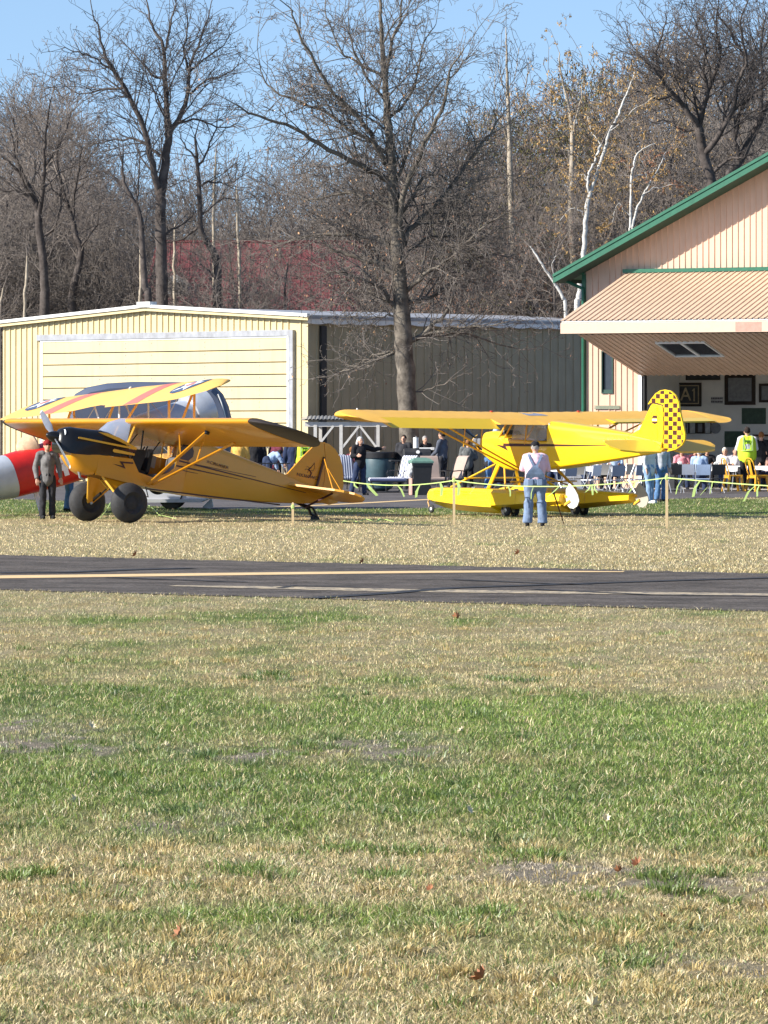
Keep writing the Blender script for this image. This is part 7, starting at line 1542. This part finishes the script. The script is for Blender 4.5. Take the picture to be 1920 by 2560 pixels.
def folding_chair(label,px,py,rz,m=M_slate,group='folding chairs'):
    t=thing('folding_chair',label,'chair',gpt(px,py),R(rz),group=group)
    MB().loft([[(-.21,y,z),(.21,y,z),(.21,y-.02,z),(-.21,y-.02,z)] for y,z in((-.20,.56),(-.23,.70),(-.25,.88))]).build('backrest',m,t,True,60); MB().bevbox((0,.02,.44),(.40,.40,.03),.01).build('seat',m,t)
    for s in(-1,1): MB().tube([(s*.22,-.25,.90),(s*.22,-.05,.44),(s*.22,.24,.0)],.013,6).build('leg',M_chrome,t); MB().tube([(s*.20,.16,.44),(s*.20,-.22,.0)],.013,6).build('leg',M_chrome,t)
    MB().tube([(-.22,.17,.12),(.22,.17,.12)],.010,5).build('stretcher',M_chrome,t); return t
place=['first from the left','second from the left','third from the left','fourth from the left','fifth from the left','sixth from the left','seventh from the left']
for i,(x,y,r) in enumerate(((1416,1238,32),(1441,1233,-25),(1476,1237,50),(1500,1234,-38),(1538,1238,22),(1560,1233,-60),(1592,1236,35))): folding_chair(['grey','dark','white','dark','grey','dark','grey'][i]+' folding chair in the row under the float plane tail, '+place[i],x,y,r+180*(i%2),[M_slate,M_bin,M_tbl,M_bin,M_slate,M_bin,M_slate][i])
for i,(x,y,r,lb) in enumerate(((1690,1233,10,'dark folding chair right of the ribbon stake before the white table'),(1720,1233,-8,'grey folding chair before the white table under the pink shirt'),(1757,1234,0,'pale blue backed folding chair before the middle of the white table'),(1790,1233,15,'dark folding chair before the right end of the white table'))): folding_chair(lb,x,y,r,[M_bin,M_slate,mat('pale_blue_plastic',(.35,.45,.62),.5),M_bin][i])
def cafe_chair(label,px,py,rz):
    t=thing('metal_cafe_chair',label,'chair',gpt(px,py),R(rz),group='golden metal chairs')
    MB().loft([[(-a,-a*.95+.02,z),(a,-a*.95+.02,z),(a,a*.95+.02,z),(-a,a*.95+.02,z)] for a,z in((.205,.42),(.215,.45),(.20,.462))]).build('seat',M_gold,t)
    MB().loft([[(-.055,y,z),(.055,y,z),(.055,y-.015,z),(-.055,y-.015,z)] for y,z in((-.17,.46),(-.22,.66),(-.27,.88))]).build('back_slat',M_gold,t)
    MB().tube([(-.19,-.16,.45),(-.20,-.22,.66),(-.19,-.27,.82),(-.11,-.29,.91),(0,-.295,.93),(.11,-.29,.91),(.19,-.27,.82),(.20,-.22,.66),(.19,-.16,.45)],.018,8).build('back_hoop',M_gold,t,True)
    for sx in(-1,1):
        for sy in(-1,1): MB().loft([[(sx*(.18+k*.06)-.028,sy*(.17+k*.06)+.01-.028,z),(sx*(.18+k*.06)+.028,sy*(.17+k*.06)+.01-.028,z),(sx*(.18+k*.06)+.028,sy*(.17+k*.06)+.01+.028,z),(sx*(.18+k*.06)-.028,sy*(.17+k*.06)+.01+.028,z)] for k,z in((0,.44),(.5,.22),(1.0,0))]).build('leg',M_gold,t)
    for s in(-1,1): MB().bar((-.18,s*.18,.40),(.18,s*.18,.40),.02,.05).build('apron',M_gold,t)
    return t
def scl(t,k): t.scale=(k,k,k)
scl(cafe_chair('golden yellow metal chair, left one of the two facing the tables',1832,1229,-75),1.12); scl(cafe_chair('golden yellow metal chair in front of the hi-vis helper, right one of the two',1893,1229,-60),1.12)
# things on the tables
for (x,z_,w_,lb) in ((1756,.80,.22,'pale blue bag standing on the white table'),(1700,.79,.16,'white paper bundle on the left of the white table'),(1790,.79,.14,'white food box on the white table')):
    t=thing('table_bag',lb,'bag',tuple(Vector(gpt(x,1226))+Vector((0,0,z_-.01)))); c=MB(); c.ball((0,0,w_*.35),(w_*.6,w_*.4,w_*.5),12); c.ball((w_*.25,0,w_*.5),(w_*.3,w_*.3,w_*.4),10); remesh(c,'bag_body',lbl if 'blue' in lb else M_white,t,.02,1,.03,9); MB().tube([(-.05,0,w_*.6),(0,0,w_*1.0),(.06,0,w_*.6)],.008,5).build('handle',M_white,t)
# dark equipment case by the right end
t=thing('speaker_box','black equipment case standing behind the ribbon stake at the hangar','case',gpt(1676,1229),R(-20)); MB().bevbox((0,0,.45),(.42,.36,.88),.03).build('body',M_bin,t); MB().tube([(-.1,-.19,.8),(-.1,-.22,.84),(.1,-.22,.84),(.1,-.19,.8)],.012,6).build('handle',M_frame,t)
# cowl lying under float plane area: toolbox trolley
t=thing('tool_trolley','dark maroon tool trolley beyond the float struts','trolley',gpt(1290,1228)); MB().bevbox((0,0,.62),(1.5,.5,.7),.03).build('body',fabric('trolley_maroon',(.07,.02,.02)),t)
for k in range(4): MB().bevbox((-.55+k*.37,-.26,.62),(.33,.02,.6),.01).build('drawer',M_frame,t)
for x in(-.6,.6): MB().tube([(x,-.2,.08),(x,.2,.08)],.08,10).build('wheel',M_rub,t)
t=thing('white_cabinet','light grey cabinet behind the water rudder before the hangar corner','cabinet',gpt(1438,1224),R(-10)); MB().bevbox((0,0,.55),(.75,.4,1.05),.02).build('body',M_slate,t); MB().box((0,-.205,.55),(.66,.012,.92)).build('door',M_gray,t)
# ---------------- stakes and ribbon tape ----------------
M_stake=mat('pale_wood_stake',(.66,.50,.28),.8,var=.12,scale=8); M_rib=mat('neon_ribbon',(.48,.64,.20),.6,var=.05)
def stake(px,ytop,ybot,label):
    g=G(px,ybot); h=(ybot-ytop)*g.y/F; t=thing('wooden_stake',label,'stake',tuple(g),group='stakes carrying the ribbon line')
    MB().loft([[(-a,-a*.6,z),(a,-a*.6,z),(a,a*.6,z),(-a,a*.6,z)] for a,z in((.01,-.05),(.026,.05),(.026,h-.03),(.012,h))]).build('shaft',M_stake,t); MB().bevbox((0,0,h-.09),(.075,.055,.10),.02).build('ribbon_knot',M_rib,t); return g+Vector((0,0,h-.09))
s1=stake(732,1256,1311,'short pale stake behind the left aeroplane tail'); s2=stake(1135,1190,1313,'pale stake in front of the near float bow'); s3=stake(1667,1183,1321,'pale stake at the right in front of the hangar opening')
s0=P(858,1202,99); s4=P(2060,1222,88)
def sag(a,b,s,n=16):
    return [a.lerp(b,k/n)-Vector((0,0,4*s*(k/n)*(1-k/n))) for k in range(n+1)]
def ribbon(label,a,b,s,w_=.020,tails=()):
    t=thing('ribbon_line',label,'ribbon',tuple(a),group='neon ribbon lines'); pts=[p-a for p in sag(a,b,s)]
    c=MB(); c.loft([[p+Vector((0,-.004,-w_/2)),p+Vector((0,.004,-w_/2)),p+Vector((0,.004,w_/2)),p+Vector((0,-.004,w_/2))] for p in pts]); c.build('tape',M_rib,t)
    for f,dx,L in tails:
        p=pts[0].lerp(pts[-1],f)-Vector((0,0,4*s*f*(1-f))); q=p+Vector((dx*.5,-.02,-L*.45)); r=p+Vector((dx,-.03,-L)); e=Vector((.022+.012*math.sin(f*37),0,.010)); q=q+Vector((.03*math.sin(f*51),0,.02*math.cos(f*23)))
        c=MB(); c.loft([[x-e*k,x+e*k,x+e*k+Vector((0,.006,0)),x-e*k+Vector((0,.006,0))] for x,k in((p,.5),(q,1.0),(r,.8))]); c.build('streamer',M_rib,t)
ribbon('ribbon from the left aeroplane tail to the stake by the float bow',s0,s2,.10,tails=((.1,.08,.12),(.22,.22,.25),(.28,-.18,.14),(.50,.14,.24),(.70,-.08,.27),(.88,.02,.28)))
s25=P(1340,1216,94.0)
ribbon('ribbon from the float bow stake to the man in overalls',s2,s25,.03,tails=((.04,.02,.30),(.3,-.18,.22),(.66,.05,.22),(.97,-.05,.26)))
ribbon('ribbon from the man in overalls to the right hand stake',s25,s3,.05,tails=((.18,-.22,.20),(.42,-.10,.14),(.43,.02,.20),(.45,.06,.16),(.76,-.12,.22),(.97,-.05,.12)))
ribbon('ribbon from the right hand stake out of the right edge',s3,s4,.02,tails=((.10,-.12,.30),(.22,-.14,.32),(.32,-.30,.26),(.30,-.05,.24),(.58,-.24,.32),(.60,-.04,.22)))
def ground_tape(label,pts):
    a=G(*pts[0]); t=thing('fallen_ribbon',label,'ribbon',tuple(a)); q=[G(*p)-a+Vector((0,0,.045+.02*(i%2))) for i,p in enumerate(pts)]
    MB().tube(q,.014,5,flat=.5).build('tape',M_rib,t); MB().tube([q[len(q)//2],q[len(q)//2]+Vector((.1,.3,.05)),q[len(q)//2]+Vector((.05,.8,.03))],.014,5).build('tape_end',M_rib,t)
a=G(378,1279); ground_tape('ribbon lying on the grass right of the near fat tyre',[(372,1268),(386,1281),(398,1293),(420,1299),(440,1302)])
ground_tape('ribbon lying on the grass behind the left aeroplane tail wheel',[(855,1311),(875,1306),(893,1310),(915,1305),(940,1309),(962,1306),(985,1309),(1005,1306)])
ground_tape('ribbon trailing on the grass between the two fat tyres',[(252,1298),(262,1288),(272,1270),(280,1255)])
